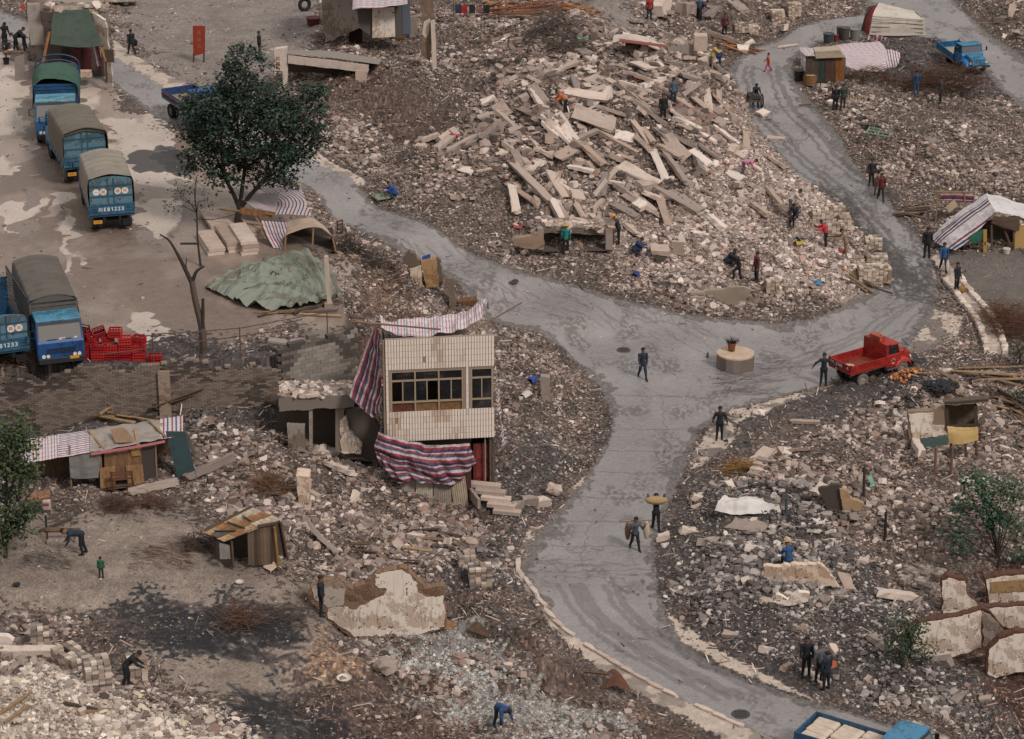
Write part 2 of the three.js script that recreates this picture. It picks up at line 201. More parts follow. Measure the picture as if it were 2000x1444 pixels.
// marks on the ground: cracks, slab joints, tyre tracks, soot (drawn where the photograph shows them)
const markC = canvas(TEX), kg = markC.getContext('2d');
const trail = (pts, h, col, w, jit = 0.06) => {
  const q = pts.map(([x, y, hh]) => P(x, y, hh ?? h)); kg.strokeStyle = col; kg.lineWidth = w; kg.lineCap = 'round'; kg.lineJoin = 'round'; kg.beginPath();
  q.forEach((p, i) => { if (!i) return kg.moveTo(cx(p.x), cz(p.z)); const a = q[i - 1], n = Math.max(2, Math.ceil(a.distanceTo(p) / 0.35)); for (let k = 1; k <= n; k++) { const t = k / n; kg.lineTo(cx(mix(a.x, p.x, t) + rr(-jit, jit)), cz(mix(a.z, p.z, t) + rr(-jit, jit) * 1.6)); } });
  kg.stroke();
};
reseed(71);
const crack = 'rgba(60,54,55,0.42)';
for (const [a, b] of [[[1200, 839], [1370, 840]], [[1190, 880], [1345, 886]], [[1165, 922], [1330, 931]], [[1112, 970], [1300, 978]], [[1075, 1016], [1285, 1026]], [[1035, 1066], [1280, 1072]], [[1020, 1120], [1280, 1118]], [[1180, 775], [1380, 783]]]) trail([a, b], 0, crack, 1.1, 0.07);
for (const p of [[[1255, 760], [1290, 780], [1380, 782]], [[1150, 1005], [1180, 975], [1230, 945]], [[1130, 1110], [1150, 1030], [1190, 1000]], [[1120, 1170], [1100, 1120], [1060, 1090]], [[1300, 870], [1302, 840], [1290, 780]], [[960, 560, 1.8], [1050, 590, 1.3], [1180, 640, 0.6]], [[1000, 600, 1.5], [1100, 640, 0.8]], [[1270, 920], [1320, 880]], [[1050, 1100], [1250, 1110]], [[1080, 1130], [1180, 1135], [1260, 1124]]]) trail(p, 0, crack, 0.9, 0.12);
for (let k = 0; k < 40; k++) { const x = rr(1040, 1200), y = rr(1072, 1140); trail([[x, y], [x + rr(-40, 60), y + rr(-8, 8)]], 0, 'rgba(60,54,54,0.35)', 1, 0.15); }
const track = 'rgba(70,63,61,0.30)';
for (const o of [0, 26, 44, 90, 112]) { // tyre tracks round the bend
  trail([[1090 + o, 1150], [1110 + o, 1185], [1150 + o * 1.02, 1225], [1210 + o, 1268 - o * 0.05], [1290 + o, 1312 - o * 0.08], [1400 + o, 1365 - o * 0.1]], 0, track, 5 + o % 5, 0.08);
  trail([[1440 + o * 0.7, 130, 1.9], [1432 + o * 0.8, 170, 1.7], [1450 + o, 225, 1.5], [1520 + o, 300, 1.2], [1600 + o, 370, 0.8], [1690 + o, 450, 0.4], [1740 + o * 0.7, 540, 0.1]], 0, 'rgba(62,56,54,0.42)', 4 + o % 6, 0.14);
  trail([[1450 + o, 740 - o * 0.2], [1550 + o, 700], [1680 + o * 0.9, 650], [1770 + o * 0.5, 590], [1775 + o * 0.4, 540, 0.1]], 0, track, 4, 0.1);
}
for (let k = 0; k < 26; k++) { const t = k / 25, x = mix(1600, 1790, t), y = mix(370, 570, t); for (let m = 0; m < 10; m++) trail([[x + rr(-45, 45), y + rr(-20, 20)], [x + rr(-30, 60), y + rr(0, 30)]], mix(0.9, 0, t), 'rgba(58,52,50,0.5)', rr(1, 4), 0.2); }
for (let k = 0; k < 120; k++) { const x = rr(1380, 1500), y = rr(700, 775); trail([[x, y], [x + rr(10, 60), y + rr(-8, 2)]], 0, 'rgba(60,54,53,0.3)', rr(1, 3), 0.1); }
for (let k = 0; k < 120; k++) { const t = rnd(), x = mix(700, 1350, t) + rr(-50, 50), y = mix(440, 660, t) + rr(-25, 25); trail([[x, y], [x + rr(10, 50), y + rr(4, 17)]], mix(3.8, 0.1, t), 'rgba(74,67,65,0.26)', rr(1, 2.5), 0.1); }
for (let k = 0; k < 150; k++) { const x = rr(200, 560), y = rr(1175, 1260); trail([[x, y], [x + rr(20, 90), y + rr(-6, 10)]], 2.3, 'rgba(28,26,28,0.4)', rr(1, 5), 0.3); }
for (let k = 0; k < 90; k++) { const x = rr(430, 640), y = rr(1330, 1440); trail([[x, y], [x + rr(20, 80), y + rr(0, 24)]], 1.8, 'rgba(28,26,28,0.4)', rr(1, 5), 0.3); }
for (const [x, y, h, r] of [[310, 310, YARD, 1.6], [330, 302, YARD, 1], [345, 318, YARD, 0.8]]) { const p = P(x, y, h); kg.fillStyle = 'rgba(48,44,43,0.8)'; kg.beginPath(); for (let k = 0; k < 40; k++) { const a = k / 40 * 6.283, q = r * (0.7 + 0.6 * noise(k * 0.7, x)); kg.lineTo(cx(p.x + Math.cos(a) * q), cz(p.z + Math.sin(a) * q * 1.7)); } kg.fill(); }
const markD = kg.getImageData(0, 0, TEX, TEX).data;
const PALE = [[[140, 170], [245, 170], [345, 240], [350, 290], [215, 250], [160, 205]], [[215, 255], [340, 270], [350, 330], [345, 470], [300, 480], [270, 360], [215, 300]], [[0, 60], [45, 130], [60, 250], [50, 320], [0, 340], [-200, 330]], [[95, 380], [140, 370], [130, 420], [150, 500], [140, 545], [120, 480]], [[265, 615], [310, 610], [340, 650], [345, 700], [240, 705], [270, 660]], [[0, 400], [80, 385], [85, 420], [30, 460], [0, 470]]].map((p) => bboxed(polyW(p, YARD)));
const PUDDLE = [[[15, 438], [70, 430], [80, 448], [50, 462], [10, 450]], [[255, 452], [300, 450], [305, 472], [275, 480]], [[30, 210], [62, 208], [60, 225], [35, 228]], [[50, 368], [75, 365], [78, 400], [52, 410]], [[380, 640], [460, 628], [455, 665], [395, 690]]].map((p) => bboxed(polyW(p, YARD)));
const seen = []; for (let j = 0; j < 64; j++) for (let i = 0; i < 64; i++) { const x = X0 + (i + 0.5) / 64 * (X1 - X0), z = Z0 + (j + 0.5) / 64 * (Z1 - Z0), q = toPix(x, height(x, z), z); seen.push(q[0] > -260 && q[0] < 2260 && q[1] > -190 && q[1] < 1720); }
const colD = new Uint8Array(TEX * TEX * 4), rouD = new Uint8Array(TEX * TEX * 4);
for (let j = 0; j < TEX; j++) for (let i = 0; i < TEX; i++) {
  const x = X0 + (i + 0.5) / TEX * (X1 - X0), z = Z0 + (j + 0.5) / TEX * (Z1 - Z0), o = (j * TEX + i) * 4;
  const hw = seen[(j >> 5) * 64 + (i >> 5)]; // plain earth beyond the surveyed site
  const fine = hash(i, j), mid = noise(x * 3.1, z * 3.1), low = noise(x * 0.5, z * 0.5);
  let r, g, b, ro = 0.92;
  const wi = clamp(Math.round(i + (noise(x * 1.7, z * 1.7) - 0.5) * 4 + (noise(x * 7, z * 7) - 0.5) * 4), 0, TEX - 1), wj = clamp(Math.round(j + (noise(x * 1.7 + 40, z * 1.7) - 0.5) * 3 + (noise(x * 7 + 40, z * 7) - 0.5) * 3), 0, TEX - 1), m = (wj * TEX + wi) * 4;
  if (hw && maskD[m] > 127) { // road: wet worn asphalt over concrete, mud and grit trodden in
    const t = 0.5 * low + 0.3 * mid + 0.2 * noise(x * 11, z * 11), mud = smooth(0.5, 0.75, fbm(x * 0.8 + 7, z * 0.5, 4)) * smooth(0.35, 0.6, noise(x * 8, z * 5));
    const k = 0.90 + 0.20 * t + (fine - 0.5) * 0.10;
    let dirt = mud * 0.6; const er = (0.15 + 1.0 * noise(x * 0.6, z * 0.4)) * (0.3 + 0.9 * noise(x * 4, z * 3)); for (const [ex, ez] of [[1, 0], [-1, 0], [0, 1], [0, -1]]) { const ei = clamp(Math.round(i + ex * er / 0.0508), 0, TEX - 1), ej = clamp(Math.round(j + ez * er / 0.0732), 0, TEX - 1); if (maskD[(ej * TEX + ei) * 4] < 100 && maskD[(ej * TEX + ei) * 4 + 1] < 100) dirt = Math.max(dirt, 0.35 + 0.65 * noise(x * 9, z * 6)); }
    r = mix(137, 88, dirt) * k; g = mix(130, 80, dirt) * k; b = mix(127, 75, dirt) * k; ro = 0.2 + 0.26 * t + 0.3 * dirt;
  } else if (hw && (maskD[m + 1] > 127 || maskD[m + 2] > 127)) { // pale concrete pavement with dirt on it
    const d = smooth(0.52, 0.6, fbm(x * 0.9, z * 0.9, 4)) * (maskD[m + 2] > 127 ? 0.9 : 0.6), k = 0.92 + 0.14 * mid + (fine - 0.5) * 0.1;
    r = mix(182, 108, d) * k; g = mix(165, 97, d) * k; b = mix(150, 89, d) * k; ro = 0.75;
  } else {
    const id = hw ? zoneWarp(x, z) : 'R', K = KIND[id], wide = fbm(x * 0.7, z * 0.7, 3);
    let t = clamp((0.5 * wide + 0.3 * mid + 0.2 * fine - 0.3) * 2.2);
    if (id === 'C' && hw) {
      const wx = x + (fbm(x * 0.8, z * 0.8, 3) - 0.5) * 2.4, wz = z + (fbm(x * 0.8 + 9, z * 0.8, 3) - 0.5) * 4;
      const pale = PALE.some((q) => inBox(q, wx, wz)) ? 1 : 0;
      t = pale ? 0.72 + 0.35 * fbm(x * 0.6, z * 0.4, 3) - 0.5 * smooth(0.55, 0.65, fbm(x * 0.5 + 3, z * 0.3, 3)) : 0.02 + 0.35 * smooth(0.45, 0.75, fbm(x * 0.35, z * 0.25, 4)) + 0.12 * (mid - 0.5);
      ro = pale ? 0.5 : 0.4 + 0.2 * mid;
      if (PUDDLE.some((q) => inBox(q, wx * 0.3 + x * 0.7, wz * 0.3 + z * 0.7))) { t = 0.12; ro = 0.07; }
    }
    const grit = 'CYPE'.includes(id) ? 0 : hash(Math.floor(x * 9), Math.floor(z * 6)), k = 0.9 + 0.2 * fine * (id === 'C' ? 0.5 : 1) + (grit > 0.8 ? 0.45 * fine : grit > 0 && grit < 0.3 ? -0.25 : 0);
    r = mix(K[0][0], K[1][0], t) * k; g = mix(K[0][1], K[1][1], t) * k; b = mix(K[0][2], K[1][2], t) * k;
    if (id === 'A' && t > 0.5) { r += 10; g += 10; b += 10; }
  }
  const a = markD[o + 3] / 255;
  if (a > 0) { r = mix(r, markD[o], a); g = mix(g, markD[o + 1], a); b = mix(b, markD[o + 2], a); }
  colD[o] = clamp(r, 0, 255); colD[o + 1] = clamp(g, 0, 255); colD[o + 2] = clamp(b, 0, 255); colD[o + 3] = 255;
  rouD[o] = rouD[o + 1] = rouD[o + 2] = clamp(ro) * 255; rouD[o + 3] = 255;
}
const dataTex = (d, w, h, srgb) => { const t = new THREE.DataTexture(d, w, h); if (srgb) t.colorSpace = THREE.SRGBColorSpace; t.magFilter = THREE.LinearFilter; t.minFilter = THREE.LinearMipmapLinearFilter; t.wrapS = t.wrapT = THREE.RepeatWrapping; t.generateMipmaps = true; t.needsUpdate = true; return t; };
// seamless noise tile, used as bump and as a stain map
function tile(n, f) { const d = new Uint8Array(n * n * 4); for (let j = 0; j < n; j++) for (let i = 0; i < n; i++) { const c = f(i / n, j / n, i, j), o = (j * n + i) * 4; for (let q = 0; q < 3; q++) d[o + q] = clamp(c[q], 0, 255); d[o + 3] = 255; } return d; }
const wrapNoise = (u, v, f) => { const x = u * f, y = v * f, i = Math.floor(x), j = Math.floor(y), a = x - i, b = y - j, A = a * a * (3 - 2 * a), B = b * b * (3 - 2 * b), w = (k) => ((k % f) + f) % f; return mix(mix(hash(w(i), w(j)), hash(w(i + 1), w(j)), A), mix(hash(w(i), w(j + 1)), hash(w(i + 1), w(j + 1)), A), B); };
const grainD = tile(256, (u, v, i, j) => { const n = 255 * (0.35 * wrapNoise(u, v, 32) + 0.3 * wrapNoise(u, v, 64) + 0.2 * wrapNoise(u, v, 16) + 0.15 * hash(i, j)); return [n, n, n]; });
const grain = dataTex(grainD, 256, 256, false);
const rep = (t, x, y = x) => { const c = t.clone(); c.repeat.set(x, y); c.needsUpdate = true; return c; };
const groundMat = new THREE.MeshStandardMaterial({ map: dataTex(colD, TEX, TEX, true), roughnessMap: dataTex(rouD, TEX, TEX, false), roughness: 1, bumpMap: rep(grain, 26, 37), bumpScale: 0.035 });

// ------------------------------------------------------------ objects: how they are made and named
const counts = new Map();
const numbered = (n) => { const k = counts.get(n) ?? 0; counts.set(n, k + 1); return k ? n + '_' + String(k).padStart(3, '0') : n; };
const shade = (o) => { o.castShadow = o.receiveShadow = true; return o; };
const tag = (o, label, category, group, kind) => { o.userData.label = label; if (category) o.userData.category = category; if (group) o.userData.group = group; o.userData.kind = kind ?? 'thing'; return o; };
function thing(name, label, category, base, turn = 0, group) { const o = new THREE.Group(); o.name = numbered(name); o.position.copy(base); o.rotation.y = turn; tag(o, label, category, group); scene.add(o); return o; }
function part(parent, name, geo, m) { const o = shade(new THREE.Mesh(geo, m)); o.name = name; parent.add(o); return o; }
function solo(name, geo, m, label, category, base, turn = 0, group, kind) { const o = shade(new THREE.Mesh(geo, m)); o.name = numbered(name); if (base) o.position.copy(base); o.rotation.y = turn; tag(o, label, category, group, kind); scene.add(o); return o; }
const rel = (geo, base) => geo.translate(-base.x, -base.y, -base.z); // geometry laid out in the world, moved to its thing's base

// ------------------------------------------------------------ the ground
{
  const idx = { ground: [], road: [], pavement: [], concrete_yard: [] };
  const pos = new Float32Array((NX + 1) * (NZ + 1) * 3), uv = new Float32Array((NX + 1) * (NZ + 1) * 2);
  for (let j = 0; j <= NZ; j++) for (let i = 0; i <= NX; i++) { const k = j * (NX + 1) + i, [x, z] = nodeXZ(i, j); pos.set([x, H[k], z], k * 3); uv.set([(x - X0) / (X1 - X0), (z - Z0) / (Z1 - Z0)], k * 2); }
  for (let j = 0; j < NZ; j++) for (let i = 0; i < NX; i++) {
    const a = j * (NX + 1) + i, b = a + 1, c = a + NX + 1, d = c + 1, p = paved[a], [x, z] = nodeXZ(i, j);
    (p === 1 ? idx.road : p === 2 ? idx.pavement : p === 3 && zoneAt(x, z) === 'C' ? idx.concrete_yard : idx.ground).push(a, c, b, b, c, d);
  }
  const full = new THREE.BufferGeometry(); full.setAttribute('position', new THREE.BufferAttribute(pos, 3)); full.setAttribute('uv', new THREE.BufferAttribute(uv, 2)); full.setIndex([].concat(idx.ground, idx.road, idx.pavement, idx.concrete_yard)); full.computeVertexNormals();
  const words = { ground: 'dark rubble-strewn earth between the roads', road: 'wet grey road curving through the demolished quarter', pavement: 'pale concrete pavement strip beside the road', concrete_yard: 'muddy pale concrete yard where the trucks park' };
  for (const n in idx) {
    const used = new Map(), ii = idx[n].map((v) => { if (!used.has(v)) used.set(v, used.size); return used.get(v); }), g = new THREE.BufferGeometry();
    const pp = new Float32Array(used.size * 3), nn = new Float32Array(used.size * 3), uu = new Float32Array(used.size * 2), na = full.attributes.normal.array;
    for (const [v, k] of used) { pp.set(pos.subarray(v * 3, v * 3 + 3), k * 3); nn.set(na.subarray(v * 3, v * 3 + 3), k * 3); uu.set(uv.subarray(v * 2, v * 2 + 2), k * 2); }
    g.setAttribute('position', new THREE.BufferAttribute(pp, 3)); g.setAttribute('normal', new THREE.BufferAttribute(nn, 3)); g.setAttribute('uv', new THREE.BufferAttribute(uu, 2)); g.setIndex(ii);
    solo(n, g, groundMat, words[n], n === 'ground' ? 'ground' : n === 'road' ? 'road' : n === 'pavement' ? 'pavement' : 'yard', null, 0, null, 'structure');
  }
  // land beyond, out to the horizon
  const far = 900, fp = [], fi = [], ring = [];
  for (let i = 0; i <= NX; i += 4) ring.push([i, 0]); for (let j = 4; j <= NZ; j += 4) ring.push([NX, j]); for (let i = NX - 4; i >= 0; i -= 4) ring.push([i, NZ]); for (let j = NZ - 4; j > 0; j -= 4) ring.push([0, j]);
  for (const [i, j] of ring) { const [x, z] = nodeXZ(i, j), s = far / Math.max(Math.abs(x) / 52, Math.abs(z + 29) / 75) / 52; fp.push(x, H[j * (NX + 1) + i] - 0.01, z, x * s, 1.5, (z + 29) * s - 29); }
  for (let k = 0; k < ring.length; k++) { const a = k * 2, b = ((k + 1) % ring.length) * 2; fi.push(a, b, a + 1, b, b + 1, a + 1); }
  const g = new THREE.BufferGeometry(); g.setAttribute('position', new THREE.Float32BufferAttribute(fp, 3)); g.setIndex(fi); g.computeVertexNormals();
  solo('terrain', g, new THREE.MeshStandardMaterial({ color: 0x6b6058, roughness: 0.95, side: THREE.DoubleSide }), 'brown land stretching away beyond the demolition site', 'land', null, 0, null, 'structure');
}
// ------------------------------------------------------------ shapes
const M4 = new THREE.Matrix4(), Q4 = new THREE.Quaternion(), E4 = new THREE.Euler();
const put = (g, x = 0, y = 0, z = 0, ry = 0, rx = 0, rz = 0) => { E4.set(rx, ry, rz, 'YXZ'); return g.applyMatrix4(M4.compose(V3(x, y, z), Q4.setFromEuler(E4), V3(1, 1, 1))); };
const box = (w, h, d, x, y, z, ry, rx, rz) => put(new THREE.BoxGeometry(w, h, d), x, y, z, ry, rx, rz);
const rbox = (w, h, d, r, x, y, z, ry, rx, rz) => put(new RoundedBoxGeometry(w, h, d, 2, r), x, y, z, ry, rx, rz);
const cyl = (r1, r2, h, n, x, y, z, ry, rx, rz) => put(new THREE.CylinderGeometry(r1, r2, h, n), x, y, z, ry, rx, rz);
const strip = (g) => { const o = g.index ? g.toNonIndexed() : g; for (const k of Object.keys(o.attributes)) if (!['position', 'normal', 'uv'].includes(k)) o.deleteAttribute(k); return o; };
const join = (list) => mergeGeometries(list.map(strip));
const dirQ = (a, b) => new THREE.Quaternion().setFromUnitVectors(V3(0, 1, 0), b.clone().sub(a).normalize());
function bar(a, b, w, d = w) { const L = a.distanceTo(b); return new THREE.BoxGeometry(w, L, d).applyMatrix4(new THREE.Matrix4().compose(a.clone().lerp(b, 0.5), dirQ(a, b), V3(1, 1, 1))); }
function rod(a, b, r1, r2 = r1, n = 6) { return new THREE.CylinderGeometry(r2, r1, a.distanceTo(b), n).applyMatrix4(new THREE.Matrix4().compose(a.clone().lerp(b, 0.5), dirQ(a, b), V3(1, 1, 1))); }
// uv in metres from the faces' own directions
function muv(g) {
  g = g.index ? g.toNonIndexed() : g; if (!g.attributes.normal) g.computeVertexNormals();
  const p = g.attributes.position, n = g.attributes.normal, uv = new Float32Array(p.count * 2);
  for (let i = 0; i < p.count; i++) { const x = Math.abs(n.getX(i)), y = Math.abs(n.getY(i)), z = Math.abs(n.getZ(i)); uv[i * 2] = x > y && x > z ? p.getZ(i) : p.getX(i); uv[i * 2 + 1] = y > x && y > z ? p.getZ(i) : p.getY(i); }
  g.setAttribute('uv', new THREE.BufferAttribute(uv, 2)); return g;
}
// a broken block: a box with uneven faces and chipped ends
function chunk(n, k, jx, jy, jz) {
  const g = new THREE.BoxGeometry(1, 1, 1, n, 1, 2), p = g.attributes.position, s = k * 97;
  for (let i = 0; i < p.count; i++) {
    const x = p.getX(i), y = p.getY(i), z = p.getZ(i), a = Math.round(x * 8) + s, b = Math.round(y * 8) * 31 + Math.round(z * 8) * 7, end = Math.abs(x) > 0.45 ? 1 : 0.25;
    p.setXYZ(i, x + (hash(a, b) - 0.5) * jx * end, y + (hash(a + 5, b) - 0.5) * jy, z + (hash(a + 9, b) - 0.5) * jz);
  }
  g.computeVertexNormals(); return muv(g);
}
function stone(k, detail = 0) { const g = mergeVertices(new THREE.IcosahedronGeometry(0.5, detail).deleteAttribute('normal').deleteAttribute('uv')), p = g.attributes.position; for (let i = 0; i < p.count; i++) { const f = 0.72 + 0.55 * hash(i + k * 50, k); p.setXYZ(i, p.getX(i) * f, p.getY(i) * f * 0.75, p.getZ(i) * f); } g.computeVertexNormals(); return muv(g); }
// a smooth sheet through rows of points, with folds; uv in metres
function sheet(rows, nu, nv, fold = 0, fs = 3, sd = 1) {
  const curve = (pts) => new THREE.CatmullRomCurve3(pts.map((p) => (p.isVector3 ? p : V3(...p))), false, 'catmullrom', 0.5);
  const rc = rows.map(curve), pos = [], uv = [], idx = [];
  for (let i = 0; i <= nu; i++) { const c = curve(rc.map((r) => r.getPoint(i / nu))); for (let j = 0; j <= nv; j++) { const q = c.getPoint(j / nv); pos.push(q); } }
  const at = (i, j) => pos[clamp(i, 0, nu) * (nv + 1) + clamp(j, 0, nv)], out = [], lenU = [], lenV = [];
  for (let i = 0; i <= nu; i++) for (let j = 0; j <= nv; j++) {
    const q = at(i, j), n = at(i + 1, j).clone().sub(at(i - 1, j)).cross(at(i, j + 1).clone().sub(at(i, j - 1))); if (n.lengthSq() > 0) n.normalize();
    lenU[i * (nv + 1) + j] = i ? lenU[(i - 1) * (nv + 1) + j] + q.distanceTo(at(i - 1, j)) : 0; lenV[i * (nv + 1) + j] = j ? lenV[i * (nv + 1) + j - 1] + q.distanceTo(at(i, j - 1)) : 0;
    const u = lenU[i * (nv + 1) + j], v = lenV[i * (nv + 1) + j], d = fold * ((fbm(u * fs + sd * 13, v * fs * 0.35 + sd, 3) - 0.5) * 1.6 + (fbm(u * fs * 0.4 + v * fs * 0.6 + sd, v * fs - u + sd * 3, 2) - 0.5));
    out.push(q.x + n.x * d, q.y + n.y * d, q.z + n.z * d); uv.push(u, v);
  }
  for (let i = 0; i < nu; i++) for (let j = 0; j < nv; j++) { const a = i * (nv + 1) + j, b = a + nv + 1; idx.push(a, b, a + 1, b, b + 1, a + 1); }
  const g = new THREE.BufferGeometry(); g.setAttribute('position', new THREE.Float32BufferAttribute(out, 3)); g.setAttribute('uv', new THREE.Float32BufferAttribute(uv, 2)); g.setIndex(idx); g.computeVertexNormals(); return g;
}
// ------------------------------------------------------------ materials
const mats = new Map();
function mat(color, roughness = 0.85, o = {}) { const k = JSON.stringify([color, roughness, Object.keys(o), o.metalness, o.bumpScale, o.side]); if (!mats.has(k)) mats.set(k, new THREE.MeshStandardMaterial({ color, roughness, ...o })); return mats.get(k); }
const stainTex = dataTex(tile(512, (u, v, i, j) => {
  const a = wrapNoise(u, v, 6), b = wrapNoise(u, v, 24), c = wrapNoise(u, v, 90), s = smooth(0.48, 0.78, 0.45 * a + 0.3 * b + 0.25 * c), k = 0.86 + 0.10 * b + 0.09 * c + 0.05 * hash(i, j) - 0.13 * s;
  return [255 * k, 250 * k, 244 * k];
}), 512, 512, true);
// old plaster: rain streaks, brown damp patches with ragged rims, chips down to the earth
const plasterTex = dataTex(tile(512, (u, v, i, j) => {
  const a = 0.5 * wrapNoise(u, v, 5) + 0.3 * wrapNoise(u, v, 17) + 0.2 * wrapNoise(u, v, 60), damp = smooth(0.52, 0.6, a), chip = smooth(0.72, 0.75, 0.45 * wrapNoise(u + 0.3, v, 9) + 0.35 * wrapNoise(u, v + 0.4, 31) + 0.2 * wrapNoise(u, v, 97)), streak = smooth(0.55, 0.85, wrapNoise(u, v * 0.12, 64)) * wrapNoise(u, v, 4), k = 0.94 + 0.06 * hash(i, j) - 0.16 * streak;
  return [mix(mix(255, 216, damp), 140, chip) * k, mix(mix(250, 201, damp), 116, chip) * k, mix(mix(244, 188, damp), 102, chip) * k];
}), 512, 512, true);
const concrete = (c) => mat(c, 0.88, { map: rep(stainTex, 0.45), bumpMap: rep(grain, 1.2), bumpScale: 0.012, flatShading: true });
const CONC = ['#c0ada1', '#b0a096', '#cfbfb4', '#9a8c84', '#dccfc6', '#ad998c', '#8b7e78'].map((c) => { const m = concrete(c).clone(); m.color.set(c); return m; });
const woodTex = dataTex(tile(256, (u, v, i, j) => { const g = wrapNoise(u, v, 8) * 0.2 + hash(i, 3) * 0.14 + wrapNoise(u * 1, v * 0.25, 64) * 0.3 + 0.52; return [255 * g, 246 * g, 236 * g]; }), 256, 256, true);
const wood = (c) => { const k = 'wood' + c; if (!mats.has(k)) mats.set(k, new THREE.MeshStandardMaterial({ color: c, roughness: 0.85, map: rep(woodTex, 1.5, 0.6), bumpMap: rep(woodTex, 1.5, 0.6), bumpScale: 0.004 })); return mats.get(k); };
const WOOD = ['#8d7560', '#a58a6c', '#6a5648', '#b79a78', '#7b6a5d', '#54463d'].map(wood);
const plain = (c, r = 0.8) => { const k = 'plain' + c + r; if (!mats.has(k)) mats.set(k, new THREE.MeshStandardMaterial({ color: c, roughness: r, map: rep(stainTex, 0.6), side: THREE.DoubleSide })); return mats.get(k); };
// woven striped plastic sheeting
function stripes(name, cols, period, soil) {
  const w = 512, c = canvas(w, w), g = c.getContext('2d'); let x = 0; const tot = cols.reduce((s, q) => s + q[1], 0);
  for (const [col, n] of cols) { g.fillStyle = col; g.fillRect(x / tot * w, 0, n / tot * w + 1, w); x += n; }
  const im = g.getImageData(0, 0, w, w); for (let j = 0; j < w; j++) for (let i = 0; i < w; i++) { const s = 1 - soil * smooth(0.45, 0.75, 0.5 * wrapNoise(i / w, j / w, 5) + 0.5 * wrapNoise(i / w, j / w, 21)) - 0.06 * hash(i, j), o = (j * w + i) * 4; im.data[o] *= s; im.data[o + 1] *= s * 0.985; im.data[o + 2] *= s * 0.97; }
  g.putImageData(im, 0, 0);
  const t = new THREE.CanvasTexture(c); t.colorSpace = THREE.SRGBColorSpace; t.wrapS = t.wrapT = THREE.RepeatWrapping; t.repeat.set(1 / period, 1 / period);
  const t2 = t.clone(); t2.rotation = Math.PI / 2;
  return [t, t2].map((map) => new THREE.MeshStandardMaterial({ map, roughness: 0.62, side: THREE.DoubleSide }));
}
const SW = '#cfc6c6', SR = '#9c3a44', SB = '#3c4f83', SPINK = '#b98d92';
const [tarpA, tarpAx] = stripes('fresh', [[SW, 5], [SR, 2.4], [SW, 4], [SB, 2.6]], 0.4, 0.16);
const [tarpB, tarpBx] = stripes('dark', [['#b9a9aa', 3], ['#8e2f3c', 3.4], ['#2d3550', 3], ['#b39ea2', 2], ['#7a3040', 2.4], ['#38506a', 2.2]], 0.62, 0.3);
const [tarpC, tarpCx] = stripes('pink', [[SW, 4], [SPINK, 2.2], [SW, 3], ['#a04c56', 1.2], [SW, 3], ['#6f7aa0', 1.4]], 0.42, 0.18);
const [tarpD, tarpDx] = stripes('wide', [['#d5d0d2', 9], ['#7d3040', 1.6], ['#d5d0d2', 1.6], ['#3b4a6d', 2], ['#d5d0d2', 1.4], ['#7d3040', 1.2]], 1.3, 0.16);
const cloth = (c) => mat(c, 0.9, { side: THREE.DoubleSide, map: rep(stainTex, 0.5) });

// ------------------------------------------------------------ rubble too fine to count
const palettes = {
  pale: ['#c6b1a4', '#b5a195', '#d2c0b5', '#a08d84', '#ddcec4', '#ab958a', '#a8877a', '#88776f', '#cab9ae'], mid: ['#a69387', '#8f7d73', '#b8a598', '#75665e', '#cfbdb1', '#84726a', '#8f7467', '#5a4d46', '#9a887d'],
  dark: ['#746a65', '#5c5451', '#8d827c', '#aca199', '#4a4341', '#7d716a', '#9a8e86', '#645853', '#c0b4aa'], trash: ['#8a7060', '#6a5245', '#a68e7c', '#c9bbab', '#5b483e', '#6f8384', '#94584e', '#d0c8be', '#a88a60', '#77696f', '#94806f', '#7d6656', '#8f7b6b', '#b7a593'],
  stone: ['#cbbbac', '#d8c9bb', '#b8a698', '#c2af9f', '#9d8b7d', '#ddd0c4', '#ad9a8b'], grey: ['#a8a19b', '#8f8984', '#bbb4ad', '#78726e', '#c9c3bb'], soil: ['#6a5346', '#574339', '#846c5e', '#a38d7c', '#4a3a33'], char: ['#3a3636', '#4d4745', '#5f5854', '#8d837c', '#77695f', '#2c2929'],
}, palC = {};
for (const k in palettes) palC[k] = palettes[k].map((c) => new THREE.Color(c));
// per kind of ground: pieces per square metre, smallest and largest size, palette, share of flat pieces, share of sticks
const SCATTER = { R: [145, 0.04, 0.3, 'mid', 0.45, 0.06], M: [120, 0.05, 0.45, 'mid', 0.45, 0.08], B: [190, 0.05, 0.28, 'pale', 0.35, 0.05], L: [165, 0.045, 0.34, 'mid', 0.4, 0.06], D: [185, 0.045, 0.28, 'dark', 0.5, 0.03], T: [190, 0.04, 0.24, 'trash', 0.5, 0.1], S: [60, 0.04, 0.2, 'soil', 0.3, 0.05], K: [80, 0.04, 0.24, 'char', 0.5, 0.12], E: [8, 0.03, 0.1, 'mid', 0.3, 0.03], P: [11, 0.03, 0.16, 'mid', 0.4, 0.02], C: [2, 0.03, 0.14, 'mid', 0.5, 0.03], Y: [8, 0.03, 0.14, 'mid', 0.5, 0.05], A: [40, 0.04, 0.15, 'char', 0.4, 0.05], O: [90, 0.05, 0.15, 'trash', 0.6, 0.2], W: [200, 0.05, 0.25, 'stone', 0.2, 0.01], V: [230, 0.05, 0.14, 'grey', 0.1, 0], U: [70, 0.04, 0.22, 'soil', 0.3, 0.05] };
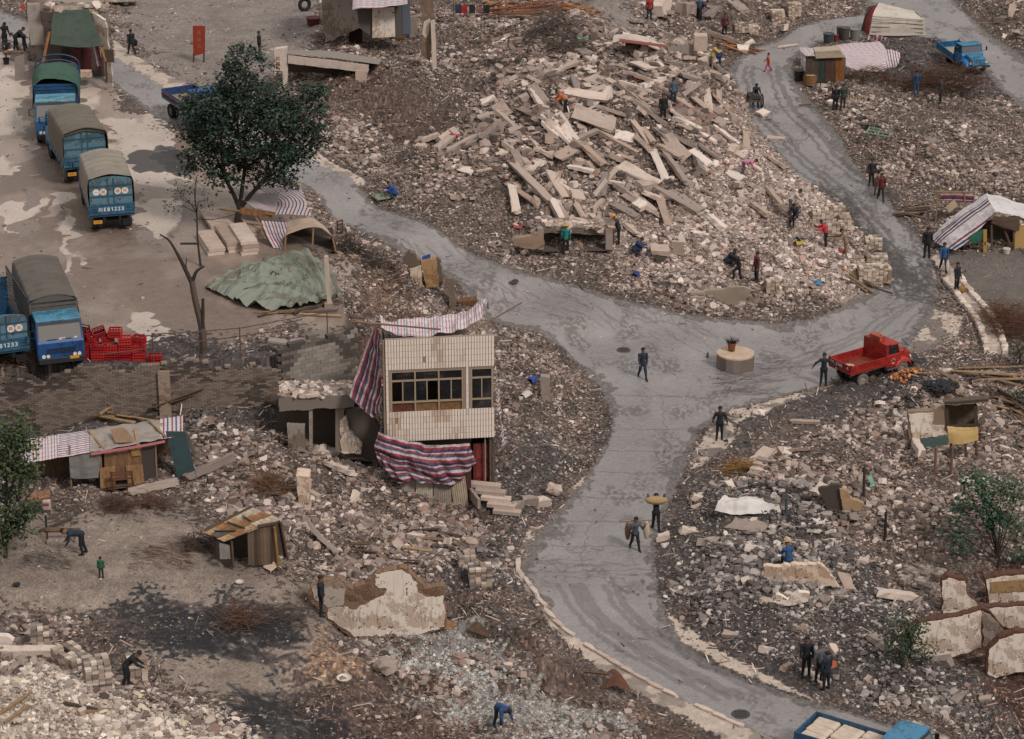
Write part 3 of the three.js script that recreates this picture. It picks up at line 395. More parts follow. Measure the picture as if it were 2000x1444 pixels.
{
  reseed(4242);
  const kinds = [['brick_rubble', chunk(1, 1, 0.3, 0.3, 0.25), 'broken bricks and concrete crumbs strewn over the site'], ['stone_rubble', stone(3), 'small broken stones strewn over the site'], ['tile_rubble', chunk(1, 4, 0.5, 0.5, 0.5), 'flat shards of roof tile and plaster strewn over the site'], ['splintered_wood', chunk(1, 7, 0.1, 0.4, 0.4), 'thin splinters and sticks strewn over the site']];
  const lists = kinds.map(() => []), col = new THREE.Color();
  const add = (x, z, S, edge) => {
    const big = Math.pow(rnd(), 4.5), s = mix(S[1], S[2], big) * edge * (0.56 + 0.8 * smooth(0.3, 0.7, fbm(x * 0.3 + 9, z * 0.3, 2))), t = rnd(), k = t < S[5] ? 3 : t < S[5] + S[4] ? 2 : rnd() < 0.55 ? 0 : 1;
    const q = new THREE.Quaternion().setFromEuler(new THREE.Euler(rr(-0.5, 0.5) + (k < 2 ? rr(-0.6, 0.6) : 0), rr(0, 6.28), rr(-0.5, 0.5)));
    const sc = k === 0 ? V3(s * rr(0.9, 1.5), s * rr(0.4, 0.75), s * rr(0.6, 0.9)) : k === 1 ? V3(s * rr(0.9, 1.3), s * rr(0.7, 1.1), s * rr(0.9, 1.3)) : k === 2 ? V3(s * rr(0.75, 1.3), s * rr(0.12, 0.28), s * rr(0.5, 0.9)) : V3(rr(0.2, 0.5) + 0.9 * rnd() ** 4, rr(0.015, 0.04), rr(0.02, 0.05));
    col.copy(k === 3 ? pick(palC[rnd() < 0.75 ? 'soil' : 'pale']) : pick(palC[S[3]])); const v = rr(0.5, 1.14); col.multiplyScalar(v);
    lists[k].push([new THREE.Matrix4().compose(onGround(x, z, sc.y * rr(-0.2, 0.34)), q, sc), col.clone()]);
  };
  const cell = 0.5;
  for (let z = Z0 + 2; z < Z1 - 1; z += cell) for (let x = X0 + 1; x < X1 - 1; x += cell) {
    const h = height(x, z), [px, py] = toPix(x, h, z); if (px < -130 || px > 2150 || py < -80 || py > 1540) continue;
    const clump = smooth(0.34, 0.66, fbm(x * 0.42 + 3, z * 0.42, 3));
    const id0 = zoneAt(x, z); let S = SCATTER[id0], n = S[0] * cell * cell * (0.5 + 0.75 * clump); const far = z < -40 ? 0.75 : 1;
    n *= far; for (let k = Math.floor(n) + (rnd() < n % 1 ? 1 : 0); k > 0; k--) {
      const X = x + rr(0, cell), Z = z + rr(0, cell), id = zoneWarp(X, Z), d = distAt(X, Z), soft = !'CPYEA'.includes(id);
      const hi = clamp(Math.round((Z - Z0) / CELL), 0, NZ) * (NX + 1) + clamp(Math.round((X - X0) / CELL), 0, NX);
      if (paved[hi] === 1 || paved[hi] === 2) { if (rnd() > 0.012) continue; add(X, Z, [0, 0.03, 0.1, 'mid', 0.4, 0.05], 1); continue; }
      if (soft && d < 1.2 && rnd() > 0.35 + 0.55 * d) continue;
      add(X, Z, SCATTER[id], soft ? 0.55 + 0.45 * smooth(0, 1.6, d) : 1);
    }
  }
  kinds.forEach(([name, g, label], k) => {
    const m = new THREE.InstancedMesh(g, new THREE.MeshStandardMaterial({ roughness: 0.9, flatShading: true }), lists[k].length);
    lists[k].forEach(([a, c], i) => { m.setMatrixAt(i, a); m.setColorAt(i, c); }); m.name = name; shade(m); tag(m, label, 'rubble', null, 'stuff'); scene.add(m);
  });
  console.log('rubble', lists.map((l) => l.length).join(' '));
}
// ------------------------------------------------------------ concrete slabs, blocks, planks that can be told apart
const slabG = [0, 1, 2, 3, 4].map((k) => chunk(6, 20 + k, 0.16, 0.22, 0.16)), blockG = [0, 1, 2, 3, 4].map((k) => chunk(2, 40 + k, 0.3, 0.3, 0.3)), plankG = [0, 1, 2].map((k) => chunk(3, 60 + k, 0.06, 0.25, 0.14)), rockG = [0, 1, 2].map((k) => stone(70 + k, 1));
const lay = (name, geo, m, sc, pos, q, label, cat, group) => { const o = shade(new THREE.Mesh(geo, m)); o.name = numbered(name); o.position.copy(pos); o.quaternion.copy(q); o.scale.copy(sc); if (group && !/orange/.test(label)) label = (sc.x > 2 ? 'long ' : sc.x > 1 ? 'mid-length ' : sc.x > 0.55 ? 'short ' : 'small ') + (cat === 'plank' ? (sc.z > 0.14 ? 'broad ' : 'narrow ') : tone(m) + ' ') + label.replace(/^(pale|grey|broken|lone pale|long|fallen|weathered|charred) /, ''); tag(o, label, cat, group); scene.add(o); return o; };
const alongQ = (a, b, roll) => { const x = b.clone().sub(a).normalize(), up = V3(0, 1, 0), z = x.clone().cross(up).normalize(), y = z.clone().cross(x); return new THREE.Quaternion().setFromRotationMatrix(new THREE.Matrix4().makeBasis(x, y, z)).multiply(new THREE.Quaternion().setFromAxisAngle(V3(1, 0, 0), roll)); };
function between(name, geo, m, a, b, w, t, roll, label, cat, group) { return lay(name, geo, m, V3(a.distanceTo(b), t, w), a.clone().lerp(b, 0.5), alongQ(a, b, roll), label, cat, group); }
const GM = (x, y) => { const p = G(x, y); return p; };
const tone = (m) => { const l = m.color.r + m.color.g + m.color.b; return l > 1.5 ? 'pale' : l > 1.05 ? 'light grey' : l > 0.75 ? 'grey' : 'dark grey'; };
const SLABL = ['broken concrete slab thrown on the big rubble mound', 'concrete slab', 'slabs on the big mound'];
{
  reseed(900);
  const spans = [[1230, 352, 1318, 393, 0.5, 0.22], [1166, 263, 1243, 305, 0.35, 0.25], [1155, 160, 1255, 205, 2.2, 0.16], [1158, 168, 1255, 215, 0.4, 0.2], [1120, 285, 1168, 262, 0.3, 0.22], [1240, 205, 1300, 250, 0.4, 0.25], [1300, 190, 1360, 225, 0.3, 0.18], [1310, 225, 1345, 245, 0.4, 0.15], [1340, 250, 1395, 285, 0.35, 0.2], [1145, 120, 1195, 152, 0.5, 0.2], [1168, 118, 1152, 150, 0.7, 0.15], [1080, 150, 1128, 128, 0.4, 0.18], [1170, 130, 1235, 145, 0.25, 0.15], [1330, 158, 1370, 165, 0.6, 0.2], [1300, 130, 1400, 145, 0.3, 0.2], [1240, 135, 1275, 145, 1.1, 0.12], [1228, 155, 1290, 175, 0.4, 0.2],
    [1000, 330, 1080, 410, 0.45, 0.22], [1000, 378, 1008, 425, 0.5, 0.14], [1028, 345, 1060, 320, 0.8, 0.14], [1075, 350, 1105, 390, 0.75, 0.16], [1088, 325, 1120, 300, 0.8, 0.16], [1185, 350, 1175, 390, 0.45, 0.3], [1160, 395, 1205, 340, 0.3, 0.22], [1195, 405, 1245, 435, 0.5, 0.22], [1240, 390, 1275, 420, 0.5, 0.2], [1275, 305, 1300, 360, 0.45, 0.2], [1300, 310, 1340, 365, 0.4, 0.2], [1255, 390, 1300, 400, 0.8, 0.2], [1110, 335, 1160, 345, 0.35, 0.2], [1350, 300, 1385, 330, 0.5, 0.18], [1365, 295, 1405, 320, 0.3, 0.16], [1395, 255, 1445, 290, 0.3, 0.15], [1282, 262, 1310, 285, 0.6, 0.25], [1255, 255, 1275, 290, 0.35, 0.2], [1285, 260, 1310, 285, 0.25, 0.12], [1060, 250, 1090, 275, 0.5, 0.2], [1120, 230, 1200, 250, 1.4, 0.14],
    [1140, 435, 1180, 395, 0.3, 0.2], [1045, 300, 1080, 312, 0.4, 0.2], [985, 290, 1030, 330, 0.5, 0.3], [970, 230, 1008, 255, 0.4, 0.25], [1170, 215, 1225, 235, 0.4, 0.2], [1040, 190, 1060, 215, 0.6, 0.2], [1120, 160, 1132, 200, 0.4, 0.3], [1385, 130, 1420, 150, 0.3, 0.2], [1470, 405, 1500, 430, 0.4, 0.22], [1500, 380, 1540, 430, 0.35, 0.2], [1425, 310, 1437, 298, 0.5, 0.5]];
  for (const [x1, y1, x2, y2, w, t] of spans) { const a = GM(x1, y1), b = GM(x2, y2); a.y += rr(0.12, 0.4); b.y += rr(0.08, 0.3); if (a.distanceTo(b) > 4.6) b.lerpVectors(a, b, 4.6 / a.distanceTo(b)); between('concrete_slab', w > 1 ? plankG[1] : pick(slabG), pick(CONC), a, b, Math.min(w, 1.5), t, rr(-0.35, 0.35), ...SLABL); }
  for (const [x, y, L2] of [[1120, 245, 4], [1195, 262, 4], [1290, 235, 4], [1330, 205, 4], [1100, 205, 3.4], [1265, 205, 4]]) { const lo = GM(x, y), d = GM(1185 + rr(-25, 25), 150 + rr(-10, 30)).sub(lo); d.y = 0; d.normalize().multiplyScalar(L2 * 0.95); const hi = onGround(lo.x + d.x, lo.z + d.z, rr(0.1, 0.5)); lo.y += 0.1; between('concrete_slab', pick(slabG), pick(CONC), lo, hi, rr(0.3, 0.6), rr(0.16, 0.28), rr(-0.4, 0.4), ...SLABL); }
  for (let k = 0; k < 110; k++) { // the rest of the heap
    let px, py; do { px = rr(930, 1500); py = rr(100, 450); } while ((px - 1215) ** 2 / 285 ** 2 + (py - 280) ** 2 / 185 ** 2 > 1);
    const p = GM(px, py), L = 0.6 + 2.3 * rnd() ** 2.2, a = rnd() < 0.45 ? rr(-1.15, -0.35) : rr(0, 6.28), e = onGround(p.x + Math.cos(a) * L, p.z - Math.sin(a) * L);
    p.y += rr(-0.1, 0.4); e.y += rr(-0.1, 0.4); between('concrete_slab', pick(slabG), pick(CONC), p, e, rr(0.25, 0.8), rr(0.12, 0.32), rr(-0.7, 0.7), ...SLABL);
  }
  const pile = (list, label, group) => { for (const [x1, y1, x2, y2, w, t] of list) { const a = GM(x1, y1), b = GM(x2, y2); a.y += t * 0.5 + 0.04; b.y += t * 0.5 + 0.04; between('concrete_slab', pick(slabG), pick(CONC), a, b, w, t, rr(-0.2, 0.2), label, 'concrete slab', group); } };
  pile([[825, 280, 858, 270, 0.5, 0.25], [852, 300, 885, 275, 0.45, 0.22], [858, 278, 890, 262, 0.4, 0.2], [870, 300, 935, 268, 0.35, 0.2], [905, 272, 948, 258, 0.5, 0.25], [882, 302, 950, 272, 0.25, 0.15], [812, 290, 830, 294, 0.5, 0.2], [875, 258, 895, 256, 0.3, 0.15]], 'pale concrete slab in the small stack on brown rubble slope', 'small stack of slabs on the slope');
  pile([[888, 328, 925, 342, 0.7, 0.12], [672, 308, 692, 314, 0.7, 0.15], [930, 340, 972, 330, 0.2, 0.12]], 'lone pale slab lying on the brown rubble slope', 'lone slabs on the slope');
  pile([[615, 885, 730, 900, 0.7, 0.25], [640, 912, 690, 930, 0.4, 0.2], [362, 945, 450, 905, 0.35, 0.35], [250, 970, 345, 950, 0.35, 0.3]], 'fallen concrete beam lying beside the striped shack and the doorway', 'fallen beams near the shack');
  pile([[1710, 1165, 1795, 1175, 0.8, 0.25], [1700, 1250, 1735, 1275, 0.5, 0.25], [1425, 1030, 1490, 1040, 0.9, 0.15], [1782, 865, 1800, 895, 0.35, 0.35], [1545, 828, 1600, 830, 0.3, 0.15], [1540, 886, 1580, 882, 0.2, 0.15], [1645, 1130, 1660, 1160, 0.5, 0.2]], 'grey concrete slab half sunk in the dark brick rubble', 'slabs in the dark rubble');
  pile([[1010, 35, 1045, 40, 0.7, 0.15], [1380, 70, 1440, 90, 0.3, 0.3], [1230, 45, 1255, 47, 0.7, 0.2], [1520, 95, 1560, 90, 0.2, 0.1], [1900, 268, 1935, 272, 0.3, 0.2], [1680, 245, 1720, 248, 0.3, 0.15], [1380, 40, 1400, 20, 0.8, 0.3], [1430, 10, 1455, 30, 0.8, 0.3], [1280, 35, 1300, 20, 1.0, 0.9], [1330, 30, 1350, 28, 1.0, 0.8]], 'pale concrete slab left in the far rubble field', 'slabs in the far rubble');
  // blocks and boulders
  const scatterBlocks = (n, poly, h, s0, s1, label, group, pal, geo = blockG, name = 'concrete_block', cat = 'concrete block') => { const w = bboxed(polyW(poly, h)); let k = 0, guard = 0; while (k < n && guard++ < 9000) { const x = rr(w.x0, w.x1), z = rr(w.z0, w.z1); if (!inBox(w, x, z) || distAt(x, z) < 0.25) continue; const s = mix(s0, s1, rnd() ** 2), sc = V3(s * rr(0.9, 1.6), s * rr(0.4, 0.8), s * rr(0.6, 1)); lay(name, pick(geo), pick(pal), sc, onGround(x, z, sc.y * 0.25), new THREE.Quaternion().setFromEuler(new THREE.Euler(rr(-0.4, 0.4), rr(0, 6.3), rr(-0.4, 0.4))), label, cat, group); k++; } };
  scatterBlocks(110, [[980, 190], [1130, 90], [1330, 130], [1420, 230], [1470, 300], [1420, 380], [1250, 440], [1060, 440], [980, 400], [930, 330]], 3, 0.3, 0.8, 'broken block lodged among the slabs of the big mound', 'blocks on the big mound', CONC);
  scatterBlocks(40, [[1290, 1050], [1360, 960], [1480, 950], [1700, 1100], [1830, 1200], [1950, 1400], [1600, 1330], [1330, 1210]], 0.2, 0.25, 0.6, 'broken block lying in the dark brick rubble', 'blocks in the dark rubble', CONC);
  scatterBlocks(34, [[1500, 850], [1900, 850], [1980, 1000], [1700, 1100], [1450, 1000]], 0.3, 0.25, 0.6, 'broken block lying on the grey rubble field below red truck', 'blocks below the red truck', CONC);
  scatterBlocks(30, [[600, 950], [720, 930], [960, 1060], [900, 1110], [640, 1100]], 0.8, 0.2, 0.5, 'broken block on the rubble slope under the tiled house', 'blocks under the tiled house', CONC);
  scatterBlocks(30, [[1270, -20], [1600, -20], [1560, 60], [1420, 110], [1280, 90]], 2.6, 0.3, 0.9, 'broken block in the far rubble by the road bend', 'blocks by the far bend', CONC);
  scatterBlocks(24, [[1900, -20], [2080, -20], [2080, 110], [1960, 70]], 3, 0.35, 0.9, 'broken block on the heap across the far road', 'blocks across the far road', CONC);
  scatterBlocks(40, [[0, 1320], [200, 1340], [460, 1400], [460, 1480], [0, 1480]], 2.8, 0.25, 0.5, 'pale stone on the heap of broken stones', 'stones of the pale heap', ['#d6c9b7', '#c8b9a4', '#e2d8ca'].map((c) => { const m = CONC[0].clone(); m.color.set(c); return m; }), rockG, 'pale_stone', 'stone');
  scatterBlocks(26, [[740, 300], [900, 330], [950, 420], [800, 400]], 3.6, 0.2, 0.5, 'broken block on the brown slope above the road', 'blocks above the road', CONC);
  // ------------------------------------------------------------ timber
  const planks = (n, x, y, h, dx, dy, L0, L1, ang, label, group, cols = WOOD) => { for (let k = 0; k < n; k++) { const p = GM(x + rr(-dx, dx), y + rr(-dy, dy)), a = ang + rr(-0.5, 0.5), L = rr(L0, L1), e = onGround(p.x + Math.cos(a) * L, p.z - Math.sin(a) * L); p.y += rr(0.03, h); e.y += rr(0.03, h); if (Math.abs(e.y - p.y) > L * 0.6) e.y = p.y + rr(-0.3, 0.3); between('plank', pick(plankG), pick(cols), p, e, rr(0.08, 0.2), rr(0.03, 0.08), rr(-0.3, 0.3), label, 'plank', group); } };
  const ORANGE = ['#a9714a', '#b98556', '#8f5536', '#c79a6c'].map(wood);
  planks(26, 990, 26, 0.5, 55, 12, 1.5, 4, 0.1, 'orange timber board in the long woodpile', 'boards of the long woodpile', ORANGE);
  planks(14, 1065, 22, 0.5, 50, 12, 1.5, 4, -0.15, 'orange timber board in the long woodpile', 'boards of the long woodpile', ORANGE);
  planks(26, 265, 815, 1.3, 80, 12, 1.0, 2.6, 0.7, 'grey beam in the crossed heap under the brick wall', 'beams under the brick wall');
  planks(20, 120, 822, 0.6, 120, 10, 0.8, 2.4, 0.1, 'charred board lying along the foot of the brick wall', 'boards along the wall foot');
  planks(16, 1860, 745, 0.3, 90, 22, 1.2, 3.6, -0.4, 'weathered board on the timber heap behind the ruined hut', 'boards behind the ruined hut');
  planks(14, 1960, 800, 0.4, 40, 45, 2, 4, -0.9, 'long pole on the timber heap behind the ruined hut', 'poles behind the ruined hut');
  planks(12, 800, 1070, 0.3, 120, 30, 0.8, 2, -0.6, 'splintered board on the slope under the tiled house', 'boards under the tiled house');
  planks(9, 1770, 415, 0.3, 25, 12, 1, 2.4, -0.2, 'plank beside the big striped tent', 'planks beside the striped tent');
  planks(8, 1640, 540, 0.2, 60, 25, 1, 2.2, -0.4, 'stick in the pale brick rubble', 'sticks in the pale rubble');
  planks(7, 560, 620, 0.15, 90, 8, 1.5, 3.2, 0.3, 'pole lying along the yard edge above the block wall', 'poles on the yard edge');
  planks(8, 1430, 85, 0.3, 60, 15, 1.5, 3.5, -0.3, 'reddish plank by the far bend', 'planks by the far bend', ORANGE);
  for (const [x1, y1, x2, y2, l] of [[0, 1405, 60, 1360, 'dark pole on the pale stone heap'], [10, 1420, 55, 1385, 'thin stick on the pale stone heap'], [125, 1385, 190, 1393, 'yellowish pole on the pale stone heap'], [165, 1398, 215, 1392, 'short batten on the pale stone heap'], [220, 962, 295, 995, 'broad plank on the ground before the shack'], [918, 975, 945, 1022, 'pale board leaning by the steps'], [75, 1045, 140, 1018, 'bamboo pole lying beside the sawhorse'], [1630, 235, 1645, 222, 'light plank on the rubble beside two men'], [1560, 210, 1585, 209, 'thin black bar on the muddy road']]) { const a = GM(x1, y1), b = GM(x2, y2); a.y += 0.12; b.y += 0.14; between('plank', plankG[0], pick(WOOD), a, b, 0.14, 0.06, 0, l, 'plank'); }
}
// ------------------------------------------------------------ stacks of salvaged bricks
const brickG = [0, 1, 2].map((k) => chunk(1, 80 + k, 0.05, 0.1, 0.1)), brickM = ['#b8a592', '#a99583', '#c3b2a1', '#9a8676', '#c9baab', '#857264'].map((c) => mat(c, 0.9, { flatShading: true })), brickDark = ['#85776e', '#94867c', '#75685f', '#a39488', '#685b53'].map((c) => mat(c, 0.9, { flatShading: true }));
function brickStack(px, py, nx, ny, nz, turn, label, group, ms = brickM) {
  const b = G(px, py); b.y -= 0.06; const t = thing('brick_stack', (ny > 7 ? 'tall ' : ny > 4 ? 'waist-high ' : '') + (nx * nz > 12 ? 'broad ' : nx > 3 ? 'wide ' : 'narrow ') + label, 'brick stack', b, turn, group);
  for (let j = 0; j < ny; j++) for (let i = 0; i < nx; i++) for (let k = 0; k < nz; k++) {
    if (i && i < nx - 1 && k && k < nz - 1 && j < ny - 1) continue; if (j === ny - 1 && rnd() < 0.3) continue;
    const o = part(t, 'brick', pick(brickG), pick(ms)); o.scale.set(0.235, 0.112, 0.235); o.position.set((i - (nx - 1) / 2) * 0.25 + rr(-0.015, 0.015), 0.06 + j * 0.12, -(k - (nz - 1) / 2) * 0.25 + rr(-0.015, 0.015)); o.rotation.y = rr(-0.06, 0.06);
  }
  return t;
}
{
  reseed(333);
  const gR = 'brick stacks along the muddy road', lR = 'squared stack of pale salvaged bricks beside the muddy road';
  for (const [x, y, nx, ny, nz] of [[1602, 432, 4, 6, 3], [1632, 424, 4, 6, 3], [1648, 446, 3, 7, 3], [1630, 456, 4, 6, 3], [1705, 484, 4, 6, 3], [1692, 552, 4, 9, 3], [1722, 550, 4, 9, 3], [1712, 520, 5, 6, 3], [1508, 572, 3, 6, 3]]) brickStack(x, y, nx, ny, nz, rr(0, 0.3), lR, gR);
  const gL = 'brick stacks by the ash yard', lL = 'sooty brick stack beside the black ash yard';
  for (const [x, y, nx, ny, nz, t] of [[80, 1268, 3, 8, 3, 0.2], [142, 1312, 4, 8, 6, 0.75], [190, 1335, 4, 9, 4, 0.3], [268, 1328, 3, 9, 3, 0.3]]) brickStack(x, y, nx, ny, nz, t, lL, gL, brickDark.concat(brickM));
  for (const [x, y, nx, ny, nz] of [[912, 1108, 3, 6, 3], [938, 1142, 4, 8, 3]]) brickStack(x, y, nx, ny, nz, 0.1, 'greyish brick stack on the rubble above the gravel pit', 'brick stacks above the gravel pit', brickDark.concat(brickM));
  for (const [x, y, nx, ny, nz] of [[1518, 45, 4, 8, 3], [1550, 32, 4, 9, 3], [1450, 62, 5, 6, 3], [1470, 66, 3, 6, 3]]) brickStack(x, y, nx, ny, nz, 0.15, 'weathered brick stack by the far road bend', 'brick stacks by the far bend');
  for (let k = 0; k < 9; k++) brickStack(1770 + (k % 5) * 22 + rr(-6, 6), 1118 + Math.floor(k / 5) * 22 + rr(-5, 5) + (k % 5) * 5, 3, 2 + (k % 2), 2, 0.9 + rr(-0.1, 0.1), 'low row of grey bricks laid out near the earth walls', 'low brick rows near the earth walls', brickDark);
}
// ------------------------------------------------------------ lettering
const draw = (w, h, f) => { const c = canvas(w, h), g = c.getContext('2d'); f(g, w, h); const t = new THREE.CanvasTexture(c); t.colorSpace = THREE.SRGBColorSpace; return t; };
const glyphs = { // strokes on a 10 x 10 field
  yi: [[1, 5, 9, 5]], lu: [[1, 1, 4, 1], [1, 1, 1, 4], [4, 1, 4, 4], [1, 4, 4, 4], [2.5, 4, 2.5, 9], [2.5, 6.5, 4.5, 6.5], [1, 6, 1, 9], [0.5, 9, 4.5, 8.5], [7, 0.5, 5.2, 3.5], [6.5, 1.5, 9, 1.5], [9, 1.5, 5.2, 5.5], [6, 2.5, 9.6, 5.5], [6, 6, 9, 6], [6, 6, 6, 9], [9, 6, 9, 9], [6, 9, 9, 9]],
  shun: [[1, 1, 0.6, 9], [2.5, 1, 2.5, 8], [4, 1, 4, 9], [5, 1, 9.5, 1], [7, 1, 6.6, 2.6], [5.5, 2.8, 9, 2.8], [5.5, 2.8, 5.5, 7], [9, 2.8, 9, 7], [7.2, 4, 7.2, 6], [6.8, 6.5, 5, 9.3], [7.6, 6.8, 9.6, 9.3]], feng: [[2, 1, 8, 1], [2, 1, 1.6, 6], [1.6, 6, 0.6, 9], [8, 1, 8, 7], [8, 7, 9.6, 9], [3, 3, 7, 8], [6.6, 3, 3, 8]], chuan: [[2, 1, 1.4, 9], [5, 1, 5, 8], [8, 1, 8.4, 9]],
};
const glyph = (g, n, x, y, s, lw) => { g.lineWidth = lw; g.lineCap = 'round'; for (const [a, b, c, d] of glyphs[n]) { g.beginPath(); g.moveTo(x + a * s / 10, y + b * s / 10); g.lineTo(x + c * s / 10, y + d * s / 10); g.stroke(); } };
const decalM = (t, o = {}) => new THREE.MeshStandardMaterial({ map: t, roughness: 0.7, ...o });
const word = (w, h, col, bg, f) => decalM(draw(w, h, (g) => { if (bg) { g.fillStyle = bg; g.fillRect(0, 0, w, h); } else g.clearRect(0, 0, w, h); g.fillStyle = g.strokeStyle = col; f(g); }), bg ? {} : { transparent: true, alphaTest: 0.35 });
const disc = (n) => word(128, 128, '#b5683a', null, (g) => { g.fillStyle = '#d9cfc4'; g.beginPath(); g.arc(64, 64, 60, 0, 7); g.fill(); g.strokeStyle = '#b5683a'; glyph(g, n, 30, 30, 68, 8); });
const discs = ['yi', 'lu', 'shun', 'feng'].map(disc);
const numM = (s) => word(512, 128, '#cfd2d4', null, (g) => { glyph(g, 'chuan', 8, 22, 84, 12); g.font = 'bold 100px sans-serif'; s.split('').forEach((ch, i) => g.fillText(ch, 104 + i * 68 - (ch === '1' ? -6 : 0), 100)); });
const plane = (w, h, x, y, z, ry = 0, rx = 0, rz = 0) => put(new THREE.PlaneGeometry(w, h), x, y, z, ry, rx, rz);

// ------------------------------------------------------------ trucks (front towards +z)
const paint = (c) => mat(c, 0.5, { map: rep(plasterTex, 0.45) });
const BLACK = mat('#17181a', 0.8), RUBBER = mat('#1c1b1b', 0.9), DUSTY = mat('#6f665f', 0.9), GLASS = new THREE.MeshPhysicalMaterial({ color: '#1a2024', roughness: 0.08, metalness: 0, clearcoat: 1 }), STEEL = mat('#77777a', 0.5, { metalness: 0.6 }), LAMP = mat('#d8d4c8', 0.15);
const tyreG = new THREE.LatheGeometry([[0.30, -0.1], [0.45, -0.13], [0.5, -0.1], [0.51, 0], [0.5, 0.1], [0.45, 0.13], [0.30, 0.1]].map(([x, y]) => new THREE.Vector2(x, y)), 24).rotateZ(Math.PI / 2), rimG = join([new THREE.LatheGeometry([[0.02, 0.06], [0.1, 0.09], [0.16, 0.02], [0.27, 0.03], [0.31, 0.09], [0.31, -0.09]].map(([x, y]) => new THREE.Vector2(x, y)), 20).rotateZ(-Math.PI / 2)]);
function wheel(t, x, z, dusty, r = 0.5) { const o = part(t, 'wheel', tyreG, dusty ? DUSTY : RUBBER); o.position.set(x, r, z); o.scale.setScalar(r / 0.51); if (x < 0) o.rotation.y = Math.PI; part(o, 'rim', rimG, dusty ? mat('#8b8178', 0.8) : STEEL); return o; }
const profile = (pts, w, bev = 0.05) => { const s = new THREE.Shape(pts.map(([z, y]) => new THREE.Vector2(z, y))); const g = new THREE.ExtrudeGeometry(s, { depth: w - 2 * bev, bevelEnabled: true, bevelSize: bev, bevelThickness: bev, bevelSegments: 2, steps: 1 }); g.translate(0, 0, -(w - 2 * bev) / 2); g.rotateY(-Math.PI / 2); return g; };
function cabOver(t, z0, w, col, roofCol) { // cab whose back is at z0
  const B = paint(col);
  const body = part(t, 'cab', muv(profile([[z0, 0.75], [z0, 2.05], [z0 + 1.62, 1.62], [z0 + 1.7, 1.5], [z0 + 1.72, 0.7], [z0 + 1.35, 0.7], [z0 + 1.3, 0.98], [z0 + 0.5, 0.98], [z0 + 0.45, 0.75]], w)), B);
  part(t, 'cab_roof', muv(rbox(w - 0.06, 0.16, 1.45, 0.07, 0, 2.52, z0 + 0.68)), paint(roofCol ?? col));
  for (const s of [-1, 1]) { part(t, 'pillar', join([bar(V3(s * (w / 2 - 0.06), 1.6, z0 + 1.66), V3(s * (w / 2 - 0.09), 2.48, z0 + 1.36), 0.09), box(0.08, 0.5, 0.12, s * (w / 2 - 0.06), 2.22, z0 + 0.06), box(0.06, 0.55, 0.07, s * (w / 2 - 0.05), 2.1, z0 + 0.66)]), B); part(t, 'side_window', join([box(0.02, 0.7, 1.25, s * (w / 2 - 0.07), 2.1, z0 + 0.72)]), GLASS); }
  part(t, 'rear_panel', box(w - 0.1, 0.6, 0.05, 0, 2.2, z0 + 0.03), B);
  const ws = part(t, 'windshield', put(new THREE.PlaneGeometry(w - 0.2, 0.9), 0, 2.04, z0 + 1.53, 0, -0.32), new THREE.MeshPhysicalMaterial({ color: '#77726e', roughness: 0.08, clearcoat: 1, side: THREE.DoubleSide }));  // grey-tan pane colour stands in for a pale reflection on the glass
  part(ws, 'sun_visor', box(w - 0.24, 0.14, 0.02, 0, 2.42, z0 + 1.41, 0, -0.32), mat('#2c3136', 0.6)); part(ws, 'dash_papers', join([box(0.3, 0.1, 0.01, 0.1, 1.68, z0 + 1.668, 0, -0.32), box(0.14, 0.08, 0.01, 0.75, 1.69, z0 + 1.665, 0, -0.32)]), plain('#cfc9c2'));
  part(ws, 'wiper', join([box(0.5, 0.02, 0.02, -0.4, 0, 0), box(0.5, 0.02, 0.02, 0.3, 0, 0)]).translate(0, 1.68, z0 + 1.7), BLACK);
  part(t, 'grille', join([0, 1, 2, 3].map((k) => box(w * 0.62, 0.035, 0.03, 0, 0.98 + k * 0.08, z0 + 1.765))), BLACK);
  part(t, 'bumper', rbox(w - 0.06, 0.3, 0.16, 0.04, 0, 0.6, z0 + 1.74), mat('#23262b', 0.6));
  for (const s of [-1, 1]) { part(t, 'headlight', join([cyl(0.09, 0.09, 0.05, 14, s * (w / 2 - 0.28), 0.86, z0 + 1.78, 0, Math.PI / 2), cyl(0.09, 0.09, 0.05, 14, s * (w / 2 - 0.5), 0.86, z0 + 1.78, 0, Math.PI / 2)]), LAMP); part(t, 'mirror', join([box(0.05, 0.36, 0.2, s * (w / 2 + 0.3), 2.0, z0 + 1.6), bar(V3(s * (w / 2 - 0.05), 2.25, z0 + 1.5), V3(s * (w / 2 + 0.3), 2.15, z0 + 1.6), 0.03), bar(V3(s * (w / 2 - 0.05), 1.75, z0 + 1.6), V3(s * (w / 2 + 0.3), 1.85, z0 + 1.6), 0.03)]), BLACK); }
  part(t, 'number_plate', plane(0.44, 0.16, 0.62, 0.72, z0 + 1.826), mat('#c98a2d', 0.6));
  return body;
}
function chassis(t, z0, z1, w) { part(t, 'chassis', join([box(0.14, 0.22, z1 - z0, -0.42, 0.82, (z0 + z1) / 2), box(0.14, 0.22, z1 - z0, 0.42, 0.82, (z0 + z1) / 2), cyl(0.1, 0.1, w - 0.5, 10, 0, 0.5, z0 + 1.2, 0, 0, Math.PI / 2), cyl(0.1, 0.1, w - 0.5, 10, 0, 0.5, z1 - 0.9, 0, 0, Math.PI / 2), box(0.5, 0.45, 0.9, w / 2 - 0.4, 0.75, (z0 + z1) / 2)]), BLACK); }
